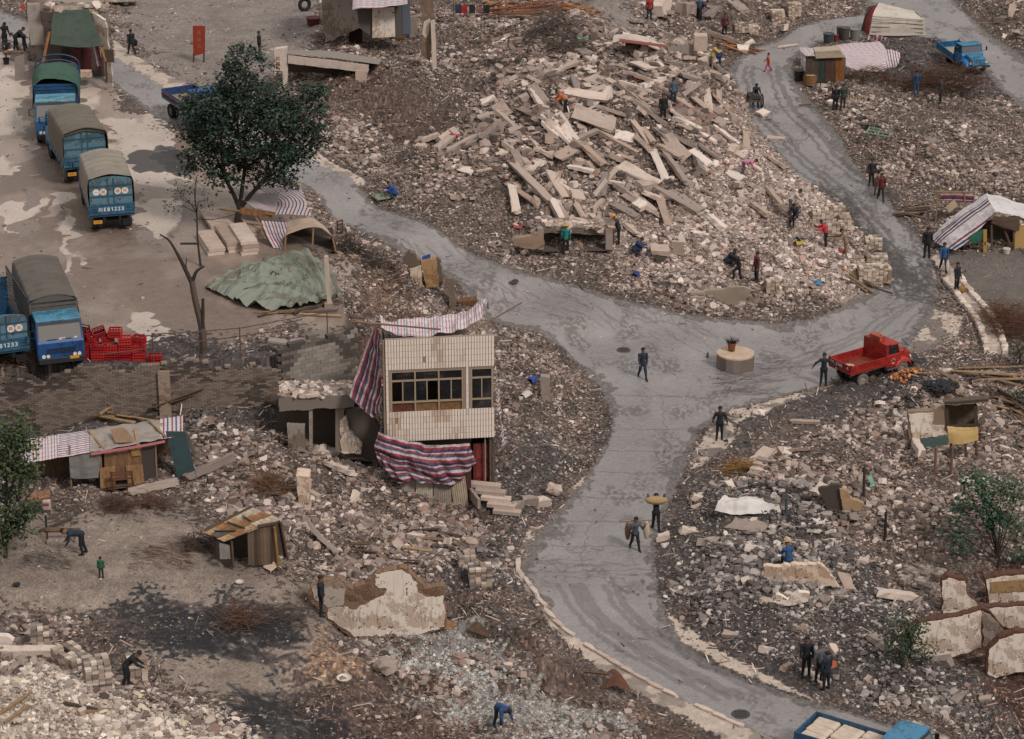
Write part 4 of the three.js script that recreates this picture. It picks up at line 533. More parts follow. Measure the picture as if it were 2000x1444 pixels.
function canopy(w, h0, h1, z0, z1, hoops, sd) { // canvas over hoops: hangs at the sides, sags between hoops
  const rows = [], n = hoops * 2; for (let k = 0; k <= n; k++) { const z = mix(z0, z1, k / n), s = k % 2 ? -0.07 : 0, e = k === 0 || k === n ? 0.02 : 0; rows.push([[-w / 2 - 0.02, h0, z], [-w / 2 - 0.03 + s * 0.4, mix(h0, h1, 0.5), z], [-w / 2 + 0.03, h1 - 0.22 + s * 0.3, z], [-w * 0.36, h1 - 0.02 + s - e, z], [0, h1 + 0.13 + s - e, z], [w * 0.36, h1 - 0.02 + s - e, z], [w / 2 - 0.03, h1 - 0.22 + s * 0.3, z], [w / 2 + 0.03 - s * 0.4, mix(h0, h1, 0.5), z], [w / 2 + 0.02, h0, z]]); }
  return sheet(rows, 56, n * 5, 0.03, 2.4, sd);
}
function rearDoors(t, w, h0, h1, z, col, num, lettered, faceM) { // rear end: tailgate below, board with two doors above
  const B = paint(col), s = new THREE.Shape(); s.moveTo(-w / 2 + 0.06, h0 + 0.55); s.lineTo(-w / 2 + 0.06, h1 - 0.25); s.quadraticCurveTo(-w / 2 + 0.1, h1 - 0.03, -w * 0.3, h1 - 0.02); s.quadraticCurveTo(0, h1 + 0.14, w * 0.3, h1 - 0.02); s.quadraticCurveTo(w / 2 - 0.1, h1 - 0.03, w / 2 - 0.06, h1 - 0.25); s.lineTo(w / 2 - 0.06, h0 + 0.55);
  const door = part(t, 'rear_door', muv(new THREE.ExtrudeGeometry(s, { depth: 0.06, bevelEnabled: false }).translate(0, 0, z - 0.03)), paint('#5d7f91'));
  part(door, 'door_post', join([box(0.05, h1 - h0 - 0.6, 0.05, -0.16, (h0 + h1 + 0.5) / 2, z - 0.05), box(0.05, h1 - h0 - 0.6, 0.05, 0.16, (h0 + h1 + 0.5) / 2, z - 0.05), box(w - 0.2, 0.05, 0.05, 0, mix(h0, h1, 0.78), z - 0.05), box(w - 0.14, 0.06, 0.05, 0, mix(h0, h1, 0.5), z - 0.052)]), B);
  const gate = part(t, 'tailgate', muv(join([box(w, 0.58, 0.07, 0, h0 + 0.29, z - 0.02), ...[0.08, 0.22, 0.36, 0.5].flatMap((y) => [box(0.36, 0.06, 0.05, -w / 2 + 0.24, h0 + y, z - 0.07), box(0.36, 0.06, 0.05, w / 2 - 0.24, h0 + y, z - 0.07)]), box(w, 0.06, 0.05, 0, h0 + 0.03, z - 0.07), box(w, 0.06, 0.05, 0, h0 + 0.56, z - 0.07)])), B);
  if (num) part(gate, 'lettering', plane(1.42, 0.36, 0.03, h0 + 0.29, z - 0.062, Math.PI), numM(num));
  if (lettered) discs.forEach((m, i) => part(door, 'lettering', plane(0.38, 0.38, [0.78, 0.4, -0.36, -0.75][i], mix(h0, h1, 0.62), z - 0.04, Math.PI), m));
  return { door, gate };
}
function cargoTruck(name, label, base, turn, o) {
  const t = thing(name, label, 'truck', base, turn), w = 2.4, L = o.bed, z0 = -L / 2 - 0.9, z1 = z0 + L, h0 = 1.12, h1 = h0 + (o.tall ?? 2.2); // bed from z0 (rear) to z1
  t.scale.setScalar(o.scale ?? 1.08);
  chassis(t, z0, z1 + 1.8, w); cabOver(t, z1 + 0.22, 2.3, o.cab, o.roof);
  part(t, 'bed_floor', box(w, 0.14, L, 0, h0 - 0.06, (z0 + z1) / 2), paint(o.col));
  for (const s of [-1, 1]) part(t, 'side_board', muv(join([box(0.05, 0.55, L - 0.04, s * (w / 2 - 0.03), h0 + 0.29, (z0 + z1) / 2), ...Array.from({ length: 6 }, (_, k) => box(0.06, 0.6, 0.07, s * (w / 2), h0 + 0.27, mix(z0 + 0.2, z1 - 0.2, k / 5)))])), paint(o.col));
  const hb = part(t, 'headboard', muv(box(w, h1 - h0 - 0.25, 0.07, 0, (h0 + h1) / 2 - 0.1, z1 - 0.02)), paint(o.cab)); part(hb, 'headboard_rail', join([box(w - 0.2, 0.1, 0.06, 0, h1 - 0.28, z1 + 0.05), box(w - 0.2, 0.05, 0.06, 0, h1 - 0.5, z1 + 0.05)]), paint(o.cab));
  const r = rearDoors(t, w, h0, o.open ? h0 + 1.75 : h1 - 0.1, z0, o.col, o.num, o.lettered);
  part(t, 'number_plate', plane(0.46, 0.2, 0.78, 0.72, z0 - 0.03, Math.PI), word(128, 56, '#7a4a18', '#c98a2d', (g) => { g.font = 'bold 40px sans-serif'; g.fillText(o.num ? o.num.slice(2) : '1223', 14, 42); }));
  part(t, 'mudguard', join([box(0.5, 0.4, 0.04, -w / 2 + 0.4, 0.55, z0 + 0.25), box(0.5, 0.4, 0.04, w / 2 - 0.4, 0.55, z0 + 0.25)]), BLACK);
  if (o.canvas) part(t, 'canvas_cover', canopy(w, h0 + 0.25, h1, z0 - (o.over ?? 0.12), z1 + 0.1, o.hoops ?? 7, o.bed), mat(o.canvas, 0.85, { side: THREE.DoubleSide, map: rep(stainTex, 0.35) }));
  if (o.canvas) { const fs = new THREE.Shape(); fs.moveTo(-w / 2, h0 + 1.2); fs.lineTo(-w / 2, h1 - 0.3); fs.quadraticCurveTo(-w * 0.4, h1 - 0.02, 0, h1 + 0.1); fs.quadraticCurveTo(w * 0.4, h1 - 0.02, w / 2, h1 - 0.3); fs.lineTo(w / 2, h0 + 1.2); part(t, 'canvas_front', new THREE.ExtrudeGeometry(fs, { depth: 0.03, bevelEnabled: false }).translate(0, 0, z1 + 0.05), mat(o.canvas, 0.85, { side: THREE.DoubleSide, map: rep(stainTex, 0.35) })); }
  if (o.hem) part(t, 'canvas_hem', sheet([0, 1].map((k) => { const y = k * -0.22; return [[-w / 2, h1 - 0.9, z0 - 0.13], [-w / 2 + 0.04, h1 - 0.3 + y * 0.3, z0 - 0.14], [-w * 0.34, h1 - 0.03 + y, z0 - 0.15], [0, h1 + 0.11 + y, z0 - 0.15], [w * 0.34, h1 - 0.03 + y, z0 - 0.15], [w / 2 - 0.04, h1 - 0.3 + y * 0.3, z0 - 0.14], [w / 2, h1 - 0.9, z0 - 0.13]]; }), 40, 4, 0.04, 4), mat(o.canvas, 0.85, { side: THREE.DoubleSide, map: rep(stainTex, 0.35) }));
  for (const s of [-1, 1]) { wheel(t, s * (w / 2 - 0.2), z0 + 1.2, true); wheel(t, s * (w / 2 - 0.48), z0 + 1.2); wheel(t, s * (w / 2 - 0.2), z1 + 1.0); }
  return { t, w, z0, z1, h0, h1 };
}
const heading = (dx, dz) => Math.atan2(dx, dz); // turn that points +z along (dx, dz)
const yardAt = (px, py) => { const p = P(px, py, YARD); p.y = height(p.x, p.z); return p; };
const placeRear = (tr, px, py) => { const a = tr.t.rotation.y, z = tr.z0 * tr.t.scale.z, p = yardAt(px, py); tr.t.position.set(p.x - Math.sin(a) * z, 0, p.z - Math.cos(a) * z); tr.t.position.y = height(tr.t.position.x, tr.t.position.z); };
const placeFront = (tr, px, py) => { const a = tr.t.rotation.y, z = (tr.z1 + 1.95) * tr.t.scale.z, p = yardAt(px, py); tr.t.position.set(p.x - Math.sin(a) * z, 0, p.z - Math.cos(a) * z); tr.t.position.y = height(tr.t.position.x, tr.t.position.z); };
{
  reseed(555); const O = V3(0, 0, 0);
  placeRear(cargoTruck('cargo_truck', 'blue cargo truck with pale olive canvas and four lettered discs on doors', O, heading(-1.35, -5.3), { bed: 4.5, cab: '#33678f', col: '#34627f', canvas: '#8d857b', num: 'EB1223', lettered: true, hoops: 6, scale: 1.02, tall: 2.15 }), 221, 456);
  placeRear(cargoTruck('cargo_truck', 'olive canvas covered truck with bare blue doors, between two other trucks', O, heading(-1.75, -5.2), { bed: 4.6, cab: '#3a7599', col: '#3d6d88', canvas: '#6b655b', hem: true, hoops: 7, over: 0.3, scale: 1.06, tall: 2.1 }), 170, 362);
  const t1 = cargoTruck('cargo_truck', 'parked blue truck under dark grey-brown canvas beside red bottle crates', O, heading(2.1, 6.6), { bed: 6.0, cab: '#1e4f8a', roof: '#4a8cae', col: '#1f4f86', canvas: '#5f5953', hoops: 8, tall: 2.1, scale: 0.97 }); placeFront(t1, 122, 724);
  // open truck with a wire cage over its bed
  const t2 = cargoTruck('cargo_truck', 'blue truck with open bed under black wire mesh beside canvas truck', O, heading(-1.9, -4.8), { bed: 4.8, cab: '#33678f', col: '#34627f', num: 'EB1233', lettered: true, open: true, scale: 1.0 }); placeRear(t2, 12, 728);
  { const { t, w, z0, z1, h0 } = t2, g = [], top = h0 + 2.5; for (const s of [-1, 1]) { for (let k = 0; k <= 22; k++) { const z = mix(z0, z1, k / 22); g.push(bar(V3(s * w / 2, h0 + 0.5, z), V3(s * w / 2, top, z), 0.022)); } for (let k = 0; k < 9; k++) g.push(box(0.022, 0.022, z1 - z0, s * w / 2, h0 + 0.6 + k * 0.23, (z0 + z1) / 2)); g.push(box(0.06, 0.06, z1 - z0, s * w / 2, top, (z0 + z1) / 2)); } part(t, 'wire_cage', join(g), mat('#26282c', 0.6)); const pat = []; for (let k = 0; k < 14; k++) pat.push(box(w, 0.012, 0.012, 0, top - 0.3, mix(z0 + 0.2, z1, k / 14))); for (let k = 0; k < 8; k++) pat.push(box(0.012, 0.012, z1 - z0, mix(-w / 2, w / 2, k / 7), top - 0.3, (z0 + z1) / 2)); part(t, 'netting', join(pat), BLACK); }
  // truck with a green sheet over its load
  const t5 = cargoTruck('cargo_truck', 'blue truck with green sheet tied over its load and bare hoops behind', O, heading(0.7, 5), { bed: 5.2, cab: '#27598a', roof: '#6ba3bd', col: '#3b4650', open: true, scale: 1.08 }); placeFront(t5, 112, 284);
  { const { t, w, z0, z1, h0, h1 } = t5, hoop = (z) => { const c = new THREE.CatmullRomCurve3([[-w / 2, h0, z], [-w / 2, h1 - 0.3, z], [-w * 0.3, h1, z], [0, h1 + 0.12, z], [w * 0.3, h1, z], [w / 2, h1 - 0.3, z], [w / 2, h0, z]].map((p) => V3(...p))); return new THREE.TubeGeometry(c, 30, 0.04, 6); };
    part(t, 'hoop', hoop(z0 + 0.1), paint('#274a75')); part(t, 'hoop', hoop(z0 + 1.3), paint('#274a75'));
    const rows = []; for (let k = 0; k <= 6; k++) { const z = mix(z0 + 1.9, z1 + 0.25, k / 6), q = Math.sin(k / 6 * Math.PI) * 0.3; rows.push([[-w / 2 - 0.1, h0 + 0.5, z], [-w / 2 - 0.08, h1 - 0.6, z], [-w * 0.38, h1 + q * 0.6, z], [-0.2, h1 + 0.12 + q, z], [w * 0.3, h1 - 0.05 + q * 0.8, z], [w / 2 + 0.12, h1 - 0.5, z], [w / 2 + 0.1, h0 + 0.7 + 0.3 * (k % 2), z]]); }
    part(t, 'green_sheet', sheet(rows, 48, 40, 0.16, 1.6, 5), mat('#38584a', 0.85, { side: THREE.DoubleSide, map: rep(stainTex, 0.4) })); part(t, 'load', rbox(w - 0.2, 1.9, 3.4, 0.3, 0, h0 + 0.95, z1 - 1.8), mat('#4a4540', 0.9));
    part(t, 'crate', join([box(0.7, 0.5, 0.6, -0.5, h0 + 0.3, z0 + 0.8), box(0.6, 0.4, 0.7, 0.45, h0 + 0.25, z0 + 0.9)]), mat('#8a3a34', 0.8)); }
}
// bonneted tipper
function tipper(label, base, turn, col, o = {}) {
  const t = thing('tipper_truck', label, 'truck', base, turn), w = 2.15, B = paint(col), roofM = paint(o.roof ?? col); t.scale.setScalar(o.scale ?? 1);
  // wheelbase 3.4: front axle z=1.9, rear axle z=-1.5; bed -2.6..0.35, cab 0.45..1.55, bonnet 1.55..2.75
  chassis(t, -2.4, 2.6, w);
  const lift = o.lift ?? 0, bed = new THREE.Group(); bed.name = 'tipping_bed'; bed.position.set(0, 1.02, -2.5); bed.rotation.x = -lift; t.add(bed);
  part(bed, 'bed_floor', muv(box(w, 0.1, 2.95, 0, 0.05, 1.4)), o.num ? paint('#7c3a30') : mat('#9a8d74', 0.9));
  for (const s of [-1, 1]) part(bed, 'side_board', muv(join([box(0.06, 0.55, 2.95, s * (w / 2 - 0.03), 0.36, 1.4), ...[0.3, 1.05, 1.75, 2.5].map((z) => box(0.04, 0.07, 0.5, s * (w / 2 + 0.015), 0.16, z)), box(0.1, 0.62, 0.1, s * (w / 2 - 0.04), 0.4, -0.06)])), B);
  const gate = part(bed, 'tailgate', muv(join([box(w - 0.16, 0.52, 0.06, 0, 0.36, -0.06), ...[-0.62, 0, 0.62].map((x) => box(0.5, 0.05, 0.03, x, 0.2, -0.1))])), B);
  part(bed, 'headboard', muv(join([box(w, 1.35, 0.07, 0, 0.75, 2.88), box(w, 0.06, 0.5, 0, 1.4, 3.1)])), B);
  if (o.num) part(bed, 'lettering', plane(1.9, 0.36, 0, 0.42, -0.096, Math.PI), word(512, 96, '#ddd5cc', null, (g) => { g.font = 'bold 78px sans-serif'; g.fillText(o.num[0], 10, 76); g.fillText(o.num[1], 150, 76); g.fillText(o.num[2], 430, 76); }));
  if (o.sand) part(bed, 'sand', put(new THREE.SphereGeometry(1, 18, 8), 0.3, 0.06, 0.9).scale(0.6, 0.12, 0.8), mat('#b9a888', 0.95));
  part(t, 'cab', muv(profile([[0.5, 0.85], [0.5, 1.62], [1.62, 1.62], [1.7, 1.5], [1.7, 0.95], [1.42, 0.85]], w - 0.1)), B);
  part(t, 'cab_roof', muv(rbox(w - 0.22, 0.14, 1.12, 0.06, 0, 2.3, 1.02)), roofM);
  for (const s of [-1, 1]) { part(t, 'pillar', join([bar(V3(s * (w / 2 - 0.12), 1.6, 1.62), V3(s * (w / 2 - 0.16), 2.26, 1.45), 0.07), box(0.07, 0.66, 0.16, s * (w / 2 - 0.12), 1.94, 0.58)]), B); part(t, 'side_window', box(0.02, 0.58, 0.84, s * (w / 2 - 0.14), 1.93, 1.05), GLASS); }
  part(t, 'windshield', put(new THREE.PlaneGeometry(w - 0.36, 0.66), 0, 1.94, 1.56, 0, -0.24), new THREE.MeshPhysicalMaterial({ color: '#5d6164', roughness: 0.1, clearcoat: 1, side: THREE.DoubleSide })); part(t, 'rear_panel', box(w - 0.3, 0.66, 0.05, 0, 1.94, 0.53), B);
  part(t, 'bonnet', muv(profile([[1.68, 0.95], [1.68, 1.56], [2.4, 1.46], [2.78, 1.32], [2.82, 0.95]], 1.35, 0.08)), roofM);
  for (const s of [-1, 1]) { // wings over the front wheels
    const a = []; for (let k = 0; k <= 10; k++) { const q = mix(-0.35, Math.PI + 0.1, k / 10); a.push([[s * 0.6, 0.55 + 0.62 * Math.sin(q) + 0.12, 1.95 - 0.72 * Math.cos(q)], [s * (w / 2 - 0.1), 0.55 + 0.60 * Math.sin(q) + 0.1, 1.95 - 0.72 * Math.cos(q)], [s * (w / 2 + 0.02), 0.5 + 0.52 * Math.sin(q), 1.95 - 0.68 * Math.cos(q)]]); }
    const wing = sheet(a, 6, 24); part(t, 'wing', wing, mat(col, 0.4, { side: THREE.DoubleSide })); part(t, 'headlight', join([cyl(0.1, 0.1, 0.08, 14, s * 0.72, 1.08, 2.76, 0, Math.PI / 2), cyl(0.06, 0.06, 0.08, 12, s * 0.5, 1.08, 2.84, 0, Math.PI / 2)]), LAMP);
    part(t, 'mirror', join([box(0.05, 0.32, 0.18, s * (w / 2 + 0.22), 1.95, 1.75), bar(V3(s * (w / 2 - 0.1), 1.7, 1.6), V3(s * (w / 2 + 0.22), 1.85, 1.75), 0.025)]), o.num ? mat('#a33430', 0.5) : BLACK); part(t, 'running_board', box(0.36, 0.05, 0.9, s * (w / 2 - 0.15), 0.7, 1.0), STEEL);
    wheel(t, s * (w / 2 - 0.16), 1.95, true, 0.44); wheel(t, s * (w / 2 - 0.14), -1.45, true, 0.44); wheel(t, s * (w / 2 - 0.42), -1.45, false, 0.44);
  }
  part(t, 'grille', join([0, 1, 2, 3, 4].map((k) => box(1.0, 0.04, 0.04, 0, 0.98 + k * 0.08, 2.86 - k * 0.004))), BLACK); part(t, 'bumper', rbox(w, 0.2, 0.14, 0.03, 0, 0.72, 2.86), mat('#2b2d30', 0.6)); part(t, 'number_plate', plane(0.44, 0.16, 0, 0.72, 2.935), mat('#8f8a86', 0.6));
  if (o.chest) part(t, 'roof_chest', muv(join([rbox(0.95, 0.34, 0.5, 0.03, 0.1, 2.62, 0.62), cyl(0.03, 0.03, 0.1, 8, -0.2, 2.82, 0.62)])), paint('#b5563a'));
  if (o.door) for (const s of [-1, 1]) part(t, 'lettering', plane(0.5, 0.5, s * (w / 2 - 0.048), 1.22, 1.05, s * Math.PI / 2), word(128, 128, '#ddd5cc', null, (g) => { g.lineWidth = 8; g.setLineDash([14, 8]); g.beginPath(); g.arc(64, 62, 40, Math.PI, 0); g.stroke(); g.setLineDash([]); g.fillRect(34, 96, 60, 14); }));
  return t;
}
tipper('red tipper truck with empty bed parked at the road edge', onGround(...(() => { const p = P(1698, 738, 0); return [p.x, p.z]; })()), heading(4.2, -2.9), '#a32a24', { num: ['DF', '3765', '4'], sand: true, chest: true, door: true, scale: 0.82 });
tipper('blue tipper truck with raised side board parked on the rubble by brushwood', G(1878, 132), heading(1.6, 4.4), '#1f6ea8', { roof: '#3a7ba3', scale: 0.84, lift: -0.12 });
// flatbeds on the move, shown at rest
function flatbed(label, base, turn, cab, bedCol, load) {
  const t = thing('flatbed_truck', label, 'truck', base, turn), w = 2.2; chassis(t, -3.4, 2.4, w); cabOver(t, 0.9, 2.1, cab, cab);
  part(t, 'bed_floor', box(w, 0.12, 3.9, 0, 1.1, -1.35), wood('#a3937f')); for (const s of [-1, 1]) part(t, 'side_board', muv(join([box(0.05, 0.5, 3.9, s * (w / 2 - 0.02), 1.38, -1.35), box(0.05, 0.05, 3.9, s * (w / 2 + 0.02), 1.3, -1.35)])), paint(bedCol)); part(t, 'tailgate', muv(box(w, 0.5, 0.05, 0, 1.38, -3.3)), paint(bedCol)); part(t, 'headboard', muv(box(w, 1.0, 0.06, 0, 1.6, 0.62)), paint(bedCol));
  if (load) for (let k = 0; k < 9; k++) { const o = part(t, 'bag', new RoundedBoxGeometry(0.7, 0.26, 1.15, 3, 0.12), plain('#cbbcab', 0.9)); o.position.set(-0.72 + (k % 3) * 0.72, 1.3 + rr(0, 0.1), -2.6 + Math.floor(k / 3) * 1.22); o.rotation.y = rr(-0.1, 0.1); }
  for (const s of [-1, 1]) { wheel(t, s * (w / 2 - 0.16), 1.7, false, 0.45); wheel(t, s * (w / 2 - 0.16), -2.2, false, 0.45); wheel(t, s * (w / 2 - 0.44), -2.2, false, 0.45); }
  return t;
}
{ const a = P(1700, 1512, 0); flatbed('light blue flatbed truck loaded with pale bags driving along the road', onGround(a.x, a.z), heading(4, 2.6), '#4583a8', '#34587a', true).scale.setScalar(0.86); }
{ const a = P(388, 240, 5.3), t = flatbed('dark blue flatbed truck passing behind the big tree', onGround(a.x, a.z), heading(3.4, 6.2), '#2a5ea0', '#22406f', false); part(t, 'stripe', join([-1, 1].map((s) => box(0.012, 0.06, 3.8, s * (1.1 + 0.012), 1.5, -1.35))), mat('#b5654a', 0.6)); }
{ // small white van
  const p = P(215, 8, YARD), t = thing('white_van', 'small white van standing across the yard road', 'van', onGround(p.x, p.z), heading(5, -0.5)), V = paint('#cfc8be');
  part(t, 'body', muv(profile([[-1.9, 0.4], [-1.9, 1.5], [-1.7, 1.85], [1.0, 1.85], [1.55, 1.3], [1.95, 1.05], [1.95, 0.4]], 1.6, 0.08)), V); for (const s of [-1, 1]) { part(t, 'side_window', box(0.02, 0.42, 2.3, s * 0.795, 1.48, -0.4), GLASS); part(t, 'door_line', box(0.012, 0.03, 3.4, s * 0.8, 0.95, 0), mat('#7a746c', 0.7)); wheel(t, s * 0.68, 1.2, false, 0.3); wheel(t, s * 0.68, -1.2, false, 0.3); }
  part(t, 'windshield', plane(1.4, 0.7, 0, 1.58, 1.36, 0, -0.78), GLASS);
}
// ------------------------------------------------------------ buildings, walls, shelters
const PZ = (px, py, z) => { const d = sight(px, py), t = (z - CAMZ) / d[2]; return V3(d[0] * t, CAMH + d[1] * t, z); };
// a surveyed thing: w(x, y, dz) is the point sighted at (x, y) in the upright plane dz in front of its base
function survey(name, label, category, px, py, group, turnless) { const b = G(px, py), t = thing(name, label, category, b, 0, group); return { b, t, w: (x, y, dz = 0) => PZ(x, y, b.z + dz).sub(b) }; }
const ragged = (pts, amp, step, sd) => { const out = []; pts.forEach((p, i) => { const q = pts[(i + 1) % pts.length], L = Math.hypot(q.x - p.x, q.y - p.y), n = Math.max(1, Math.round(L / (step * 0.4))); for (let k = 0; k < n; k++) { const t = k / n, a = k ? (noise(sd * 7.3 + i * 5 + k * 0.36, sd) - 0.5) * 2 * amp + (hash(k + i * 31, sd) - 0.5) * 0.7 * amp : 0; out.push(V3(p.x + (q.x - p.x) * t - (q.y - p.y) / L * a, p.y + (q.y - p.y) * t + (q.x - p.x) / L * a, p.z + (q.z - p.z) * t)); } }); return out; };
function slabOf(pts, depth) { // upright piece with the given outline, its back depth behind
  const s = new THREE.Shape(pts.map((p) => new THREE.Vector2(p.x, p.y))), g = new THREE.ExtrudeGeometry(s, { depth, bevelEnabled: false }); g.translate(0, 0, -depth); const z = pts.reduce((a, p) => a + p.z, 0) / pts.length, x0 = pts[0], far = pts.reduce((a, p) => (Math.abs(p.x - x0.x) > Math.abs(a.x - x0.x) ? p : a), x0), k = Math.abs(far.x - x0.x) > 0.05 ? (far.z - x0.z) / (far.x - x0.x) : 0, P4 = g.attributes.position;
  for (let i = 0; i < P4.count; i++) P4.setZ(i, P4.getZ(i) + x0.z + k * (P4.getX(i) - x0.x)); g.computeVertexNormals(); return muv(g);
}
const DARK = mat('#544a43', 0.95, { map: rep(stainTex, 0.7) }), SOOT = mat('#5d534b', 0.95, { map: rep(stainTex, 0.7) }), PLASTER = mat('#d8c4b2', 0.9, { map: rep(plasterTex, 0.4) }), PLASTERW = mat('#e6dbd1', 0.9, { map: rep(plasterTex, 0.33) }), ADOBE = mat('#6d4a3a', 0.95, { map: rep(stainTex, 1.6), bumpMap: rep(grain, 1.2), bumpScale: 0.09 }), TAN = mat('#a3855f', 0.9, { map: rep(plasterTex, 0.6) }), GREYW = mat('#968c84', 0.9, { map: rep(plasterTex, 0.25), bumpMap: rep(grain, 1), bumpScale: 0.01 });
const A = (f, list) => list.map(([x, y, d]) => f.w(x, y, d ?? 0));
const stick = (f, name, a, b, w, m) => part(f.t, name, bar(f.w(...a), f.w(...b), w), m);
{ // ---------- the white-tiled house left standing
  reseed(1010);
  const b = G(862, 968); b.y -= 0.1; const t = thing('tiled_house', 'two-storey house with white tiled front and broken windows standing alone', 'house', b, 0.12), tileM = ['#e2d2c4', '#decdbe', '#d3bfae', '#c2ab98'].map((c) => mat(c, 0.4)), W2 = 2.52, y0 = 2.95, y1 = 8.0, wA = [-2.3, 1.08], wB = [1.42, 2.46], wy = [4.3, 6.42], D = 3.8;
  const core = mat('#8a7a6d', 0.95);
  part(t, 'front_wall', muv(join([box(2 * W2, y1 - wy[1], 0.2, 0, (y1 + wy[1]) / 2, -0.1), box(2 * W2, wy[0] - y0, 0.2, 0, (y0 + wy[0]) / 2, -0.1), box(0.22, wy[1] - wy[0], 0.2, -W2 + 0.11, (wy[0] + wy[1]) / 2, -0.1), box(wB[0] - wA[1], wy[1] - wy[0], 0.2, (wA[1] + wB[0]) / 2, (wy[0] + wy[1]) / 2, -0.1)])), core);
  part(t, 'side_wall', muv(join([box(0.18, y1 - 0.6, D, W2 - 0.1, (y1 - 0.6) / 2, -D / 2 - 0.2)])), GREYW); part(t, 'back_wall', muv(box(2 * W2 - 0.3, y1 - 0.8, 0.2, 0, (y1 - 0.8) / 2, -D - 0.15)), mat('#5d554e', 0.95));
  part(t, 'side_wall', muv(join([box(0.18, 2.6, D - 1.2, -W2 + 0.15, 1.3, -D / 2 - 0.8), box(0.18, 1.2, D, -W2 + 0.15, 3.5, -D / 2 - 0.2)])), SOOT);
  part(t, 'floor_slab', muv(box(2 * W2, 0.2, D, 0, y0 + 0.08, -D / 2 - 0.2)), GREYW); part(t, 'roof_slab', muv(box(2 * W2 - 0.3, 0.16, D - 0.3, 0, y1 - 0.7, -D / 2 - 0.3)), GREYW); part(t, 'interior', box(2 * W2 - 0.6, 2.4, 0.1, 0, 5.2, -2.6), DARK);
  // tiles one by one on the front
  const tw = 0.132, th = 0.3, cells = [], nC = Math.round(2 * W2 / tw);
  for (let c = 0; c < nC; c++) { const x = -W2 + (c + 0.5) * (2 * W2 / nC); for (let y = y1 - th / 2; y > y0; y -= th) { const band = y > wy[1] || y < wy[0], pier = (x < wA[0] - 0.06) || (x > wA[1] + 0.06 && x < wB[0] - 0.06); if (band || pier) cells.push([x, y]); } }
  const tg = new THREE.BoxGeometry(2 * W2 / nC - 0.028, th - 0.016, 0.024), rest = [];
  cells.forEach(([x, y], i) => { if (hash(i, 7) < 0.01) return; if (i < 300) { const o = part(t, 'tile', tg, tileM[clamp(Math.floor(hash(i, 3) * 2 + 2.6 * smooth(0.5, 0.75, fbm(x * 1.5 + 5, y * 0.7, 3))), 0, 3)]); o.position.set(x, y, 0.013); } else rest.push(tg.clone().translate(x, y, 0.013)); }); if (rest.length) part(t, 'tiles', join(rest), tileM[0]).userData.kind = 'stuff';
  // windows
  const frameM = mat('#a08f7a', 0.8, { map: rep(stainTex, 2) }), glassM = new THREE.MeshPhysicalMaterial({ color: '#14171a', roughness: 0.12, clearcoat: 1 });
  const win = (xa, xb, cols, mid) => { const g = [], yA = wy[0], yB = wy[1], T = 0.07, yT = yB - 0.5, yM = yA + 0.55; for (const y of [yA + 0.035, yM, yT, yB - 0.035]) g.push(box(xb - xa, T, 0.09, (xa + xb) / 2, y, -0.06)); for (let k = 0; k <= cols; k++) g.push(box(T, yB - yA, 0.1, mix(xa + 0.035, xb - 0.035, k / cols), (yA + yB) / 2, -0.06)); for (let k = 0; k < cols; k++) g.push(box(0.05, yT - yM, 0.08, mix(xa, xb, (k + 0.5) / cols), (yT + yM) / 2, -0.06)); const f = part(t, 'window', join(g), frameM);
    for (let k = 0; k < cols; k++) { const a = mix(xa, xb, k / cols) + 0.04, c = mix(xa, xb, (k + 1) / cols) - 0.04, m = (a + c) / 2; part(f, 'pane', box(c - a, yB - yT - 0.08, 0.012, m, (yB + yT) / 2, -0.09), glassM); if (!(k === 0 && cols > 1)) part(f, 'pane', box(m - a - 0.03, yT - yM - 0.08, 0.012, (a + m) / 2, (yT + yM) / 2, -0.09), glassM); if (k !== 1) part(f, 'pane', box(c - m - 0.03, yT - yM - 0.08, 0.012, (m + c) / 2, (yT + yM) / 2, -0.09), glassM); if (cols > 1) part(f, 'wood_panel', box(c - a, yM - yA - 0.08, 0.03, m, (yA + yM) / 2, -0.1), wood(['#6b3a2c', '#8b6a45', '#8a6540'][k])); else part(f, 'pane', box(c - a, yM - yA - 0.08, 0.012, m, (yA + yM) / 2, -0.09), glassM); } };
  win(wA[0], wA[1], 3); win(wB[0], wB[1], 1);
  part(t, 'drain_pipe', join([cyl(0.045, 0.045, 5.2, 8, -W2 - 0.08, 5.4, 0.0), cyl(0.04, 0.04, 3, 8, 2.1, 1.6, -0.2)]), mat('#8a7a6c', 0.8));
  // ground floor
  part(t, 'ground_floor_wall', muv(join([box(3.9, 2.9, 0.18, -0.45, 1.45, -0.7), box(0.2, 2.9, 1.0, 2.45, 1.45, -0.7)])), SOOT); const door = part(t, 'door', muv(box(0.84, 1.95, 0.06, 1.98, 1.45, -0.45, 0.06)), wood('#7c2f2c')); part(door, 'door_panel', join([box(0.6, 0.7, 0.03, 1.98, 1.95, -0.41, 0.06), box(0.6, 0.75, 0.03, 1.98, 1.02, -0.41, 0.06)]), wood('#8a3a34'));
  part(t, 'wall_post', muv(box(0.32, 1.6, 0.3, 1.22, 0.7, 0.2)), mat('#4b2a28', 0.9));
  for (let k = 0; k < 5; k++) part(t, 'step', muv(rbox(1.5 - k * 0.05, 0.2, 0.42, 0.02, 2.05 + k * 0.22, 0.52 - k * 0.19, 0.15 + k * 0.36, -0.35)), CONC[k % 3]); part(t, 'step_side', muv(box(0.14, 0.5, 1.9, 1.42, 0.25, 0.7, 0.2)), CONC[3]);
